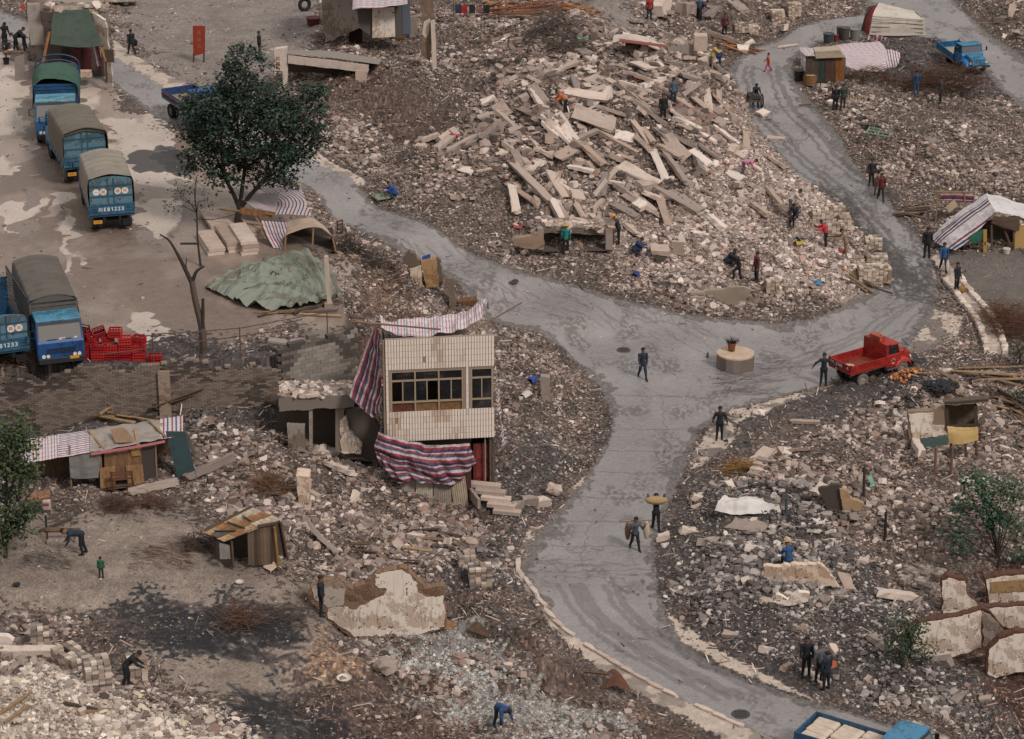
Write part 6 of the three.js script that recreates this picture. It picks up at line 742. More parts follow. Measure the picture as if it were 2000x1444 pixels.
{ // ---------- ruin with green awning, upper yard
  reseed(20); const f = survey('roofless_house', 'roofless white-walled house with green awning and dark shop front', 'house', 150, 172), q = f.w;
  part(f.t, 'side_wall', slabOf(ragged(A(f, [[178, 24, -1.4], [213, 26, -2], [222, 178, 0.2], [205, 172, 0.3], [196, 95, 0], [185, 60, -0.6]]), 0.05, 0.4, 3), 0.35), PLASTERW); part(f.t, 'side_wall', slabOf(ragged(A(f, [[52, 8, -2.5], [78, 4, -3.2], [88, 88, -2.6], [56, 92, -2]]), 0.05, 0.4, 5), 0.35), mat('#9b938d', 0.9, { map: rep(stainTex, 0.4) })); part(f.t, 'back_wall', slabOf(ragged(A(f, [[56, -8, -5], [212, 10, -5], [212, 150, -5], [56, 120, -5]]), 0.15, 0.5, 7), 0.35), GREYW); part(f.t, 'shop_front', slabOf(A(f, [[92, 85, -1.2], [200, 85, -1.2], [205, 160, -1.2], [92, 150, -1.2]]), 0.1), DARK);
  part(f.t, 'lower_band', slabOf(A(f, [[203, 97, 0.3], [221, 97, 0.22], [223, 122, 0.22], [206, 122, 0.3]]), 0.05), mat('#4a3a2c', 0.9)); for (const [x, m] of [[150, '#6b2f2a'], [170, '#5b1f24'], [128, '#3b2a24']]) part(f.t, 'shop_panel', slabOf(A(f, [[x - 8, 95, -1.1], [x + 8, 95, -1.1], [x + 8, 145, -1.1], [x - 8, 145, -1.1]]), 0.05), wood(m)); part(f.t, 'sill', slabOf(A(f, [[150, 140, 0.4], [176, 140, 0.4], [178, 152, 0.4], [150, 150, 0.4]]), 0.5), PLASTER);
  part(f.t, 'floor', sheet([A(f, [[95, 178, 0.6], [222, 182, 0.6]]), A(f, [[92, 148, -1.2], [205, 150, -1.2]])], 6, 6), mat('#8a8079', 0.9, { side: THREE.DoubleSide }));
  for (let k = 0; k < 40; k++) { const o = part(f.t, 'wall_debris', pick(blockG), pick(CONC)); o.position.copy(q(rr(80, 210), rr(4, 22), rr(-4.5, -1.5))); o.scale.set(rr(0.2, 0.6), rr(0.1, 0.3), rr(0.2, 0.5)); o.rotation.set(rr(-0.5, 0.5), rr(0, 6), rr(-0.5, 0.5)); } part(f.t, 'upper_slab', slabOf(A(f, [[82, 16, -1.8], [180, 22, -1.5], [190, 30, -1.5], [86, 24, -1.8]]), 3), GREYW);
  const a0 = q(150, 60, 0.6).add(f.b), aw = sheet([A(f, [[104, 20, -1.5], [140, 20, -1.5], [172, 17, -1.5]]), A(f, [[100, 52, -0.3], [145, 54, -0.3], [186, 52, -0.3]]), A(f, [[98, 86, 0.9], [150, 92, 0.9], [201, 90, 0.9]])], 24, 24, 0.08, 1.6, 3); solo('green_awning', rel(aw.translate(f.b.x, f.b.y, f.b.z), a0), cloth('#414d44'), 'dark green canvas awning over the roofless house front', 'awning', a0);
  for (const [a, b, m] of [[[96, 62, 0.2], [82, 128, 1.2], '#a8784a'], [[194, 88, 0.8], [206, 120, 1], '#a8784a'], [[206, 120, 0.9], [208, 160, 0.9], '#5b4536']]) stick(f, 'pole', a, b, 0.12, wood(m)); part(f.t, 'striped_curtain', sheet([A(f, [[181, 90, 0.6], [197, 90, 0.6]]), A(f, [[190, 130, 0.4], [198, 128, 0.4]])], 8, 16, 0.1, 4, 3), tarpB);
  const bd = G(38, 158), br = thing('grey_board', 'grey board standing on edge beside the roofless house', 'board', bd); part(br, 'panel', slabOf([[28, 112], [47, 105], [48, 150], [29, 160]].map(([x, y]) => PZ(x, y, bd.z).sub(bd)), 0.05), mat('#867e78', 0.8, { map: rep(stainTex, 0.5) }));
  const rs = G(43, 42), r = thing('red_sign', 'small red sign on a thin post beside roofless house', 'sign', rs); part(r, 'panel', slabOf([[41, 7], [48, 7], [48, 20], [41, 20]].map(([x, y]) => PZ(x, y, rs.z).sub(rs)), 0.05), mat('#a5432f', 0.7)); part(r, 'post', rod(PZ(51, 5, rs.z).sub(rs), PZ(52, 44, rs.z).sub(rs), 0.05), WOOD[2]);
  const rb = G(390, 122), R2 = thing('red_board', 'tall red notice board standing beside the pavement', 'sign', rb); part(R2, 'panel', slabOf([[376, 51], [400, 51], [400, 104], [377, 110]].map(([x, y]) => PZ(x, y, rb.z).sub(rb)), 0.12), mat('#8e3220', 0.75, { map: rep(stainTex, 0.8) })); part(R2, 'lettering', plane(0.5, 1.5, 0, 0, 0).translate(...PZ(388, 78, rb.z + 0.01).sub(rb).toArray()), word(96, 256, '#9c5a3c', null, (g) => { for (let k = 0; k < 3; k++) glyph(g, ['lu', 'shun', 'feng'][k], 22, 20 + k * 78, 54, 5); })); part(R2, 'post', join([rod(PZ(378, 105, rb.z).sub(rb), PZ(378, 122, rb.z).sub(rb), 0.06), rod(PZ(398, 105, rb.z).sub(rb), PZ(398, 122, rb.z).sub(rb), 0.06)]), WOOD[5]);
}
{ // ---------- concrete frame and posts, house at the top
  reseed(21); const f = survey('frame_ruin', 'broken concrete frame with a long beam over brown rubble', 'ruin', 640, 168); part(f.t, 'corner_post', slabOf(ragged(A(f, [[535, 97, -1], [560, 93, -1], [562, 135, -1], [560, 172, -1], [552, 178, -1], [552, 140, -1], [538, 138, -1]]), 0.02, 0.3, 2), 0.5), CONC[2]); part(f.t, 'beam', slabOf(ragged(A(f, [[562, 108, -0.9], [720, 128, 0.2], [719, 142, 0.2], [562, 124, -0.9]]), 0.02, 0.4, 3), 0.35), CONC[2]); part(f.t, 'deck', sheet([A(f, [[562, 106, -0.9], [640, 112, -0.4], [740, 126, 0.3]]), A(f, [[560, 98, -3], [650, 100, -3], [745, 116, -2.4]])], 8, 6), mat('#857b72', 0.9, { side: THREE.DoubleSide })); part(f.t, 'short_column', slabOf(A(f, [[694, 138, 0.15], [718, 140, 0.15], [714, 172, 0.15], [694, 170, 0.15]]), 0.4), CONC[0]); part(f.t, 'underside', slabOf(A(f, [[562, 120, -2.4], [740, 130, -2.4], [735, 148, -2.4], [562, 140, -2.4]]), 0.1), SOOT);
  part(f.t, 'lettering', plane(0.45, 0.8, 0, 0, 0).translate(...f.w(543, 120, -0.98).toArray()), word(96, 160, '#8f4a42', null, (g) => { glyph(g, 'chuan', 14, 12, 60, 7); glyph(g, 'lu', 14, 84, 60, 7); }));
  const h = survey('grey_house', 'grey block house with a white wall and striped awning', 'house', 700, 100), q = h.w; part(h.t, 'side_wall', slabOf(A(h, [[626, -30, -3], [690, -30, 0], [702, 55, 0], [640, 78, -3], [632, 60, -3]]), 0.3), GREYW); part(h.t, 'front_wall', slabOf(A(h, [[690, -30, 0], [800, -30, -0.4], [800, 70, -0.4], [770, 72, -0.3], [728, 72, -0.1], [702, 55, 0]]), 0.3), mat('#5a534e', 0.9)); part(h.t, 'white_wall', slabOf(A(h, [[727, 16, 0.06], [770, 14, 0.02], [772, 72, 0.02], [727, 74, 0.06]]), 0.05), PLASTERW); part(h.t, 'awning', sheet([A(h, [[690, -14, 0], [745, -16, 0], [795, -18, 0]]), A(h, [[688, 18, 1.2], [745, 14, 1.2], [796, 8, 1.2]])], 24, 16, 0.1, 2, 3), tarpCx); part(h.t, 'door', slabOf(A(h, [[785, -10, -0.3], [800, -10, -0.3], [802, 66, -0.3], [786, 68, -0.3]]), 0.05), mat('#59606a', 0.8)); part(h.t, 'roof', slabOf(A(h, [[620, -34, 0.3], [806, -34, 0.3], [806, -40, 0.3], [620, -40, 0.3]]), 6), GREYW);
  for (const [x0, y0, x1, y1, c, l] of [[682, 52, 708, 82, '#4a2f26', 'dark wooden cupboard outside the grey house'], [768, 50, 792, 74, '#8e6845', 'light wooden cabinet outside the white wall']]) { const b = G((x0 + x1) / 2, y1 + 2), t = thing('cabinet', l, 'cabinet', b), w = PZ(x1, y1, b.z).x - PZ(x0, y1, b.z).x, hh = (y1 - y0) / 27; part(t, 'carcass', muv(rbox(w, hh, 0.6, 0.02, 0, hh / 2, 0)), wood(c)); part(t, 'cabinet_door', join([box(w * 0.44, hh * 0.85, 0.03, -w * 0.24, hh / 2, 0.305), box(w * 0.44, hh * 0.85, 0.03, w * 0.24, hh / 2, 0.305)]), wood(c)); }
  const gate = G(638, 86), gp = thing('striped_pole', 'tall red and white striped barrier pole before the grey house', 'pole', gate); const a = PZ(637, 82, gate.z).sub(gate), c = PZ(648, -6, gate.z).sub(gate); for (let k = 0; k < 12; k++) part(gp, 'band', rod(a.clone().lerp(c, k / 12), a.clone().lerp(c, (k + 1) / 12), 0.06, 0.06, 8), mat(k % 2 ? '#a8392e' : '#cfc4b8', 0.7));
  const lb = G(540, 36), lp = thing('white_rod', 'thin white rod slanting over the dirt lot', 'rod', lb); part(lp, 'rod', rod(PZ(524, 36, lb.z).sub(lb), PZ(558, 63, lb.z + 1).sub(lb), 0.05, 0.05), mat('#b9ada2', 0.8));
  const p1 = G(845, 136), P1 = thing('plank_pillar', 'tall leaning timber pillar carrying a paper notice', 'pillar', p1); part(P1, 'shaft', slabOf([[820, -30], [846, -30], [846, 40], [840, 120], [822, 108], [824, 40]].map(([x, y]) => PZ(x, y, p1.z).sub(p1)), 0.4), wood('#8f7a68')); part(P1, 'notice', slabOf([[828, 42], [840, 36], [838, 62], [832, 76], [824, 66]].map(([x, y]) => PZ(x, y, p1.z + 0.02).sub(p1)), 0.015), plain('#c8bdb3')); const p2 = G(850, 137), P2 = thing('concrete_post', 'slim concrete post beside the timber pillar', 'post', p2); part(P2, 'shaft', slabOf([[841, 42], [849, 40], [853, 134], [845, 137]].map(([x, y]) => PZ(x, y, p2.z + 0.3).sub(p2)), 0.25), CONC[2]); const p3 = G(808, 75), P3 = thing('concrete_post', 'short stout concrete pier behind the timber pillar', 'post', p3); part(P3, 'shaft', slabOf(ragged([[800, 34], [814, 32], [816, 72], [800, 74]].map(([x, y]) => PZ(x, y, p3.z).sub(p3)), 0.02, 0.3, 2), 0.4), CONC[3]);
}
{ // ---------- ruined wall stubs by the road
  const f = survey('wall_ruin', 'broken plastered wall corner standing beside the road', 'ruin', 830, 568); part(f.t, 'left_stub', slabOf(ragged(A(f, [[788, 508, -0.3], [800, 490, -0.3], [812, 500, -0.2], [822, 520, 0], [822, 560, 0], [802, 565, 0.2], [790, 530, 0]]), 0.08, 0.25, 3), 0.5), mat('#6f5f52', 0.95)); part(f.t, 'plaster_stub', slabOf(ragged(A(f, [[800, 526, 0.1], [822, 520, 0.1], [824, 560, 0.1], [803, 563, 0.1]]), 0.03, 0.25, 4), 0.1), PLASTER); part(f.t, 'tan_stub', slabOf(ragged(A(f, [[822, 510, 0], [852, 506, -0.2], [858, 560, -0.2], [832, 563, 0]]), 0.03, 0.25, 5), 0.4), TAN); part(f.t, 'pale_panel', slabOf(ragged(A(f, [[768, 548, 0.4], [798, 540, 0.2], [800, 560, 0.2], [795, 574, 0.4]]), 0.03, 0.25, 6), 0.1), mat('#a9a29e', 0.9)); part(f.t, 'brick_end', slabOf(ragged(A(f, [[852, 505, -0.2], [860, 508, -0.5], [865, 552, -0.5], [858, 562, -0.2]]), 0.05, 0.2, 6), 0.3), mat('#5b4c42', 0.95));
  const bs = survey('blue_panel', 'small blue panel perched on the broken wall corner', 'panel', 832, 560); part(bs.t, 'panel', slabOf(A(bs, [[824, 502, 0.1], [840, 496, 0.1], [841, 503, 0.1], [825, 508, 0.1]]), 0.05), mat('#2c4f86', 0.6));
  const c = survey('brick_column', 'slim broken brick column beside the road edge', 'column', 880, 606); part(c.t, 'shaft', slabOf(ragged(A(c, [[868, 546], [886, 544], [889, 606], [879, 608], [876, 570]]), 0.04, 0.2, 3), 0.35), mat('#77685b', 0.95, { map: rep(stainTex, 1) }));
  const d = survey('tilted_board', 'brown board box lying below the brick column', 'board', 905, 600); part(d.t, 'board', slabOf(A(d, [[894, 590, 0], [930, 586, 0], [932, 594, 0], [898, 602, 0]]), 0.6), wood('#7c5a3e'));
  const r = survey('concrete_post', 'square concrete post standing in rubble right beyond tiled house', 'post', 1066, 784); r.t.userData.label = 'square concrete post standing in rubble behind the tiled house'; part(r.t, 'shaft', slabOf(ragged(A(r, [[1056, 736], [1074, 738], [1075, 784], [1058, 782]]), 0.02, 0.3, 2), 0.4), CONC[3]);
  const cb = survey('concrete_boulder', 'pale rounded boulder at the roadside below tiled house', 'boulder', 1082, 968); const o = part(cb.t, 'rock', rockG[0], CONC[0]); o.scale.set(0.8, 0.8, 0.7); o.position.y = 0.3;
  for (const [x, y, l, w, l2] of [[1035, 985, 0.9, 0.45, 'grey'], [1062, 988, 0.7, 0.5, 'pale'], [1010, 995, 0.8, 0.35, 'tilted']]) { const p = G(x, y); p.y += 0.15; lay('concrete_block', blockG[0], CONC[l2 === 'pale' ? 2 : 3], V3(l, 0.4, w), p, new THREE.Quaternion().setFromEuler(new THREE.Euler(0, l2 === 'tilted' ? 1 : 0.15, 0)), l2 + ' squared block at the foot of the house steps', 'concrete block'); }
  const mb = G(1485, 812); mb.y += 0.15; lay('pale_boulder', rockG[1], CONC[4], V3(0.7, 0.55, 0.5), mb, new THREE.Quaternion(), 'white boulder on the bare patch beside the road', 'boulder');
}
{ // ---------- open cellar in the mound
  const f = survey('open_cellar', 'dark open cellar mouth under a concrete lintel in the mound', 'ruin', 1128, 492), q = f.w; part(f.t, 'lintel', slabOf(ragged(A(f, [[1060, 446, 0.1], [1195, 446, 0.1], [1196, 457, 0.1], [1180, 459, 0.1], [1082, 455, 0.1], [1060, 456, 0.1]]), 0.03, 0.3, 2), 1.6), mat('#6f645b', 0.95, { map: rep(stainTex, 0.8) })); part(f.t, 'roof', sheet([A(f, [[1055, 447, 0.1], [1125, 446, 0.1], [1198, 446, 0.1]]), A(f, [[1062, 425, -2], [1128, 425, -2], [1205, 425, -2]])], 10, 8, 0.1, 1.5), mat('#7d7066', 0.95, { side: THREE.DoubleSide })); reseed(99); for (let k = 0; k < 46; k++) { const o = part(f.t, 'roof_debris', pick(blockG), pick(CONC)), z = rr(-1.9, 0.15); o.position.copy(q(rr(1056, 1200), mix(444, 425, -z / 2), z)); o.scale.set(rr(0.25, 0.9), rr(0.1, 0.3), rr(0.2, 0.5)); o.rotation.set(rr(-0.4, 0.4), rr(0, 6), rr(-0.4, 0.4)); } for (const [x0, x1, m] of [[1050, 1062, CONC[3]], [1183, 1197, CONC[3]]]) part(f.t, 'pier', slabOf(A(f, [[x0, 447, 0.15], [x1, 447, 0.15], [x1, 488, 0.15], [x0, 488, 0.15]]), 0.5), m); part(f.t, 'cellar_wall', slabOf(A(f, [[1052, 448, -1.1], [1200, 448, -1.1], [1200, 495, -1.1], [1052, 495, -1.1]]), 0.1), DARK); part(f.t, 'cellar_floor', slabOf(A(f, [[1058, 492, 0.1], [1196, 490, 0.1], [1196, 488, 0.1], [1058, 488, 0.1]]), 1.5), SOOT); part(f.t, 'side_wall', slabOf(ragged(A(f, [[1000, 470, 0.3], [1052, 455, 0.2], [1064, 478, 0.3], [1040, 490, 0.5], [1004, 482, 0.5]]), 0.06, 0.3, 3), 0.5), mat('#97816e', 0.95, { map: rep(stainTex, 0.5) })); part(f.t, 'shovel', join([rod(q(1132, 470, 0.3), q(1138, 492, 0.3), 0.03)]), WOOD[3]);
  const c2 = survey('slab_pair', 'two tilted floor panels over a hollow in the pale rubble', 'concrete slab', 1305, 505); part(c2.t, 'panel', slabOf(A(c2, [[1272, 490, 0], [1308, 488, 0], [1310, 502, 0.3], [1274, 500, 0.3]]), 1.2), CONC[0]); part(c2.t, 'panel', slabOf(A(c2, [[1314, 472, -0.3], [1336, 470, -0.3], [1336, 500, 0], [1316, 500, 0]]), 0.2), CONC[0]); part(c2.t, 'hollow', slabOf(A(c2, [[1278, 500, 0.2], [1308, 503, 0.2], [1300, 518, 0.2], [1284, 514, 0.2]]), 0.1), DARK);  // hollow part is a dark panel, its shade put in by colour
  const w = survey('leaning_slab', 'large stained concrete panel leaning at the rubble foot by road', 'concrete slab', 1420, 600); part(w.t, 'panel', slabOf(ragged(A(w, [[1376, 570, 0], [1440, 560, 0], [1468, 566, 0], [1462, 582, 0.1], [1440, 602, 0.2], [1380, 592, 0.2]]), 0.04, 0.3, 3), 0.25), mat('#968a7c', 0.95, { map: rep(stainTex, 0.4) })); for (let k = 0; k < 3; k++) part(w.t, 'step', muv(box(0.8, 0.14, 0.4)).translate(...w.w(1362, 572 + k * 9, 0.1 + k * 0.25).toArray()), CONC[3]); const cy = G(1390, 608); cy.y += 0.15; solo('pipe_stub', put(new THREE.CylinderGeometry(0.2, 0.2, 0.6, 14), 0, 0, 0, 0.3, 0.9), CONC[2], 'short concrete pipe stub before the leaning slab', 'pipe', cy);
  const fl = survey('fallen_roof', 'collapsed white and red roof panel over a dark hollow', 'ruin', 1250, 108); part(fl.t, 'panel', sheet([A(fl, [[1195, 82, 0.4], [1240, 80, 0.4], [1305, 106, 0.2]]), A(fl, [[1200, 66, -1.5], [1245, 68, -1.5], [1300, 86, -1.6]])], 12, 8, 0.1, 2), mat('#c4b7ad', 0.9, { side: THREE.DoubleSide, map: rep(stainTex, 0.4) })); part(fl.t, 'red_edge', bar(fl.w(1210, 78, 0.5), fl.w(1300, 90, 0.4), 0.16), mat('#9a5a54', 0.9)); part(fl.t, 'hollow', slabOf(A(fl, [[1222, 84, -1], [1290, 92, -1], [1285, 112, -1], [1222, 106, -1]]), 0.1), DARK); part(fl.t, 'wall', slabOf(ragged(A(fl, [[1302, 84, -0.4], [1355, 88, -0.6], [1356, 108, -0.6], [1310, 112, -0.4]]), 0.05, 0.3, 3), 0.4), GREYW); part(fl.t, 'block', muv(rbox(0.85, 1.0, 0.8, 0.03)).translate(...fl.w(1368, 82, -0.6).toArray()), CONC[0]);  // hollow part is a dark board painting the shade below the panel
}
{ // ---------- shelters by the far road
  const f = survey('white_tent', 'white canvas tent with a red cloth on its end', 'tent', 1745, 72), q = f.w; part(f.t, 'canvas', sheet([A(f, [[1698, 68, 0.2], [1750, 70, 0.4], [1809, 68, 0.2]]), A(f, [[1702, 46, 0.1], [1752, 44, 0.2], [1806, 38, 0.1]]), A(f, [[1706, 26, -0.2], [1752, 28, -0.2], [1801, 36, -0.2]]), A(f, [[1716, 6, -1.6], [1746, 12, -1.6], [1784, 22, -1.6]]), A(f, [[1700, 24, -3.2], [1752, 26, -3.2], [1800, 34, -3.2]]), A(f, [[1698, 50, -3.4], [1752, 50, -3.4], [1806, 50, -3.4]])], 28, 40, 0.08, 1.3, 3), cloth('#c2bab0')); for (let k = 0; k < 4; k++) stick(f, 'rope', [1702, 32 + k * 10, 0.25], [1804, 40 + k * 8, 0.25], 0.03, SOOT); part(f.t, 'end_cloth', sheet([A(f, [[1708, 10, -1.5], [1712, 12, -1.3]]), A(f, [[1692, 40, -1.2], [1700, 40, -0.4]]), A(f, [[1688, 70, -1.4], [1698, 68, 0.1]])], 10, 16, 0.06, 3), mat('#8e2a2c', 0.9, { side: THREE.DoubleSide })); part(f.t, 'dark_end', slabOf(A(f, [[1694, 14, -1.7], [1708, 10, -1.6], [1690, 68, -1.5], [1680, 70, -1.6]]), 0.05), SOOT);
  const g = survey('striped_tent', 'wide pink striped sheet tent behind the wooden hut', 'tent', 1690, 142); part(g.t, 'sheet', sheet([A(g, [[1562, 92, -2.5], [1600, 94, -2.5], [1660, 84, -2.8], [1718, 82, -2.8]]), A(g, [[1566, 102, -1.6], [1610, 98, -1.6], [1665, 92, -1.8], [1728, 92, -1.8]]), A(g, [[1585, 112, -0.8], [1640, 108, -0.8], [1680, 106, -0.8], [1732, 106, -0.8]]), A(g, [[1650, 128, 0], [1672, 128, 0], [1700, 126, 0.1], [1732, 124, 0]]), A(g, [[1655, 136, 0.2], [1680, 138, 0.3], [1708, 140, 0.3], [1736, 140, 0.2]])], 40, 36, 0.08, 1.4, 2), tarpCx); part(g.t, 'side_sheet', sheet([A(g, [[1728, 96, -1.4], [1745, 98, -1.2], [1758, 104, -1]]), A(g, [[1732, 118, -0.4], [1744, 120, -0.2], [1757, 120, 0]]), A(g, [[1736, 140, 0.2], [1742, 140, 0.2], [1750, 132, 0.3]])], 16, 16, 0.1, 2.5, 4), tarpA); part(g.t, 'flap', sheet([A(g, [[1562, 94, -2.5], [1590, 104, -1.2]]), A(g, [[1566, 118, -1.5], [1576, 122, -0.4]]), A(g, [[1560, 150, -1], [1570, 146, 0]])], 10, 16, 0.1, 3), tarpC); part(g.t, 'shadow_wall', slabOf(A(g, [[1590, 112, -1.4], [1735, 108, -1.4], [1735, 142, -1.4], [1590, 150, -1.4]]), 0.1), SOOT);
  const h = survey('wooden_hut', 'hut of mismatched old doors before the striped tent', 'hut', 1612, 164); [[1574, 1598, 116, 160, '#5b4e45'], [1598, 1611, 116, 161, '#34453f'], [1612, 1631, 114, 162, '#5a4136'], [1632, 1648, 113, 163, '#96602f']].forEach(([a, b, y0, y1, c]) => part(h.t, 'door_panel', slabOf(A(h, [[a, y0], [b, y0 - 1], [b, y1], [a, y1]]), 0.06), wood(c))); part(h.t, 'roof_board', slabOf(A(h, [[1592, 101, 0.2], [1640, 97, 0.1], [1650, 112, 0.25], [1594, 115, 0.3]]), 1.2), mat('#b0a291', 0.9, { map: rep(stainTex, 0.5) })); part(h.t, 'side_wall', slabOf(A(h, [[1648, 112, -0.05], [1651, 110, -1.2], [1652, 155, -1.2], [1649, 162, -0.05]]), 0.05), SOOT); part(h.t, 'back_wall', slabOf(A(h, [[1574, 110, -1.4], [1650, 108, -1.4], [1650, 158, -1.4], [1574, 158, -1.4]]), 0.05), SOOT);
  const bk = G(1582, 168), bt = thing('wicker_bin', 'square wicker bin before the wooden hut', 'bin', bk); part(bt, 'bin', new THREE.CylinderGeometry(0.5, 0.45, 0.75, 12, 1, true).translate(0, 0.37, 0), mat('#99744a', 0.9, { side: THREE.DoubleSide, map: rep(woodTex, 3) })); part(bt, 'contents', rbox(0.7, 0.2, 0.6, 0.08, 0, 0.62, 0), cloth('#b59c80'));
  reseed(31); for (const [x, y, c, r, hh, l] of [[1618, 85, '#3b3d40', 0.4, 0.7, 'dark grey bucket beside the white tent road'], [1633, 80, '#7d2a26', 0.18, 0.4, 'small red can beside the white tent road'], [1650, 78, '#4c443e', 0.35, 0.9, 'brown barrel in the clutter beside white tent'], [1670, 78, '#77746c', 0.4, 0.8, 'grey drum in the clutter beside white tent'], [1640, 74, '#55504c', 0.25, 0.8, 'dark can in the clutter beside white tent'], [1560, 158, '#2a2624', 0.35, 0.7, 'black pot beside the wooden hut']]) { const b = G(x, y), t = thing('drum', l, 'drum', b); part(t, 'shell', new THREE.CylinderGeometry(r, r * 0.85, hh, 16).translate(0, hh / 2, 0), mat(c, 0.6)); part(t, 'rim', new THREE.TorusGeometry(r, 0.03, 6, 20).rotateX(Math.PI / 2).translate(0, hh, 0), mat(c, 0.6)); }
  const lu = survey('laundry_heap', 'heap of patterned cloth lying before the white tent', 'cloth heap', 1725, 78); part(lu.t, 'heap', sheet([A(lu, [[1694, 82, 0.3], [1712, 84, 0.4], [1734, 82, 0.3]]), A(lu, [[1696, 72, 0.1], [1714, 70, 0.1], [1734, 74, 0.1]]), A(lu, [[1698, 74, -0.5], [1714, 74, -0.5], [1732, 76, -0.5]])], 20, 14, 0.25, 4, 3), tarpB);
}
{ // ---------- big striped tent
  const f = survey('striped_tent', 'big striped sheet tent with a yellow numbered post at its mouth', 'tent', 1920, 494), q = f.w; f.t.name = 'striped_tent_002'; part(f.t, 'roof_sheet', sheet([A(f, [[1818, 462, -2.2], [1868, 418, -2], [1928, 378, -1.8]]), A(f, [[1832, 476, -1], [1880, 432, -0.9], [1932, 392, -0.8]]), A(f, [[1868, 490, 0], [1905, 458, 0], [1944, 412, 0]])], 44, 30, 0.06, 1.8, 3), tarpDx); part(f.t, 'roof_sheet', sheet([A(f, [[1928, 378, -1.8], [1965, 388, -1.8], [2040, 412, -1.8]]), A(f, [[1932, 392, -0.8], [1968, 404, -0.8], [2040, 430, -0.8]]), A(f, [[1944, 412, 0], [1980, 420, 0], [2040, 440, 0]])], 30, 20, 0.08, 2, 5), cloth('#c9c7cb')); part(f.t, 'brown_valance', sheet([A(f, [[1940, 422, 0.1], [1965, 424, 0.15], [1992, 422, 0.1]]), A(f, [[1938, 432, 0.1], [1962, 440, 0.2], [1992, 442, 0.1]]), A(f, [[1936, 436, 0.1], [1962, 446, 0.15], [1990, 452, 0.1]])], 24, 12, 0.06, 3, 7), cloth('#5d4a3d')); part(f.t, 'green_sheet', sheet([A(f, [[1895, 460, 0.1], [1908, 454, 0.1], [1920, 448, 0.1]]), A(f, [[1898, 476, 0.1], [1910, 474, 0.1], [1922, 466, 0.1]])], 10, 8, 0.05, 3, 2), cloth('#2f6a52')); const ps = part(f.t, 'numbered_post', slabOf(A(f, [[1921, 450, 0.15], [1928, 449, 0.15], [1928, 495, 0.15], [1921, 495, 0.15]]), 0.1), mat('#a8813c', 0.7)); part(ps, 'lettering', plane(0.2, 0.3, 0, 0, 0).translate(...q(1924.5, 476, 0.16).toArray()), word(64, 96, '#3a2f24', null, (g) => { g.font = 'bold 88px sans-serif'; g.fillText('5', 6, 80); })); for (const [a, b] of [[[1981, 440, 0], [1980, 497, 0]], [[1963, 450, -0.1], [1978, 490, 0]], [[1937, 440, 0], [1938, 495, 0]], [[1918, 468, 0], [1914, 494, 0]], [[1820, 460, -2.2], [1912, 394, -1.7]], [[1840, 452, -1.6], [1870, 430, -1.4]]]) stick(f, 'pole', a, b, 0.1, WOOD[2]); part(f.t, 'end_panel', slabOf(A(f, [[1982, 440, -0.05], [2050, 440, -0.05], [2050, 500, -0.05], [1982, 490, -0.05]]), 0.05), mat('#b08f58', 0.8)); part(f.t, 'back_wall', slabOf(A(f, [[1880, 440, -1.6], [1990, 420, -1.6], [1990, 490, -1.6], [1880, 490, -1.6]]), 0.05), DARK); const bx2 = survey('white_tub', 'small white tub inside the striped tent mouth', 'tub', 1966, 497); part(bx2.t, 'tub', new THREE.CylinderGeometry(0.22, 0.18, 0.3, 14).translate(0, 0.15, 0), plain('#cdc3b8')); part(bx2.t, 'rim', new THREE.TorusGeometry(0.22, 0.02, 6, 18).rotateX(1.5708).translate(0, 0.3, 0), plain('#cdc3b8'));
  const fe = survey('striped_fence', 'striped cloth fence behind the big striped tent', 'fence', 1860, 440); part(fe.t, 'cloth', sheet([A(fe, [[1836, 378, -1], [1870, 378, -1], [1905, 380, -1]]), A(fe, [[1838, 392, -1], [1870, 394, -1], [1900, 396, -1]])], 20, 8, 0.05, 3), tarpBx); for (const [a, b] of [[[1818, 374, -1], [1905, 376, -1]], [[1832, 376, -1], [1828, 432, -1]], [[1884, 378, -1], [1886, 420, -1]]]) stick(fe, 'pole', a, b, 0.08, WOOD[1]); part(fe.t, 'hung_frame', slabOf(A(fe, [[1848, 404, -0.8], [1864, 390, -0.8], [1872, 402, -0.8], [1854, 416, -0.8]]), 0.05), plain('#bfae93'));
}
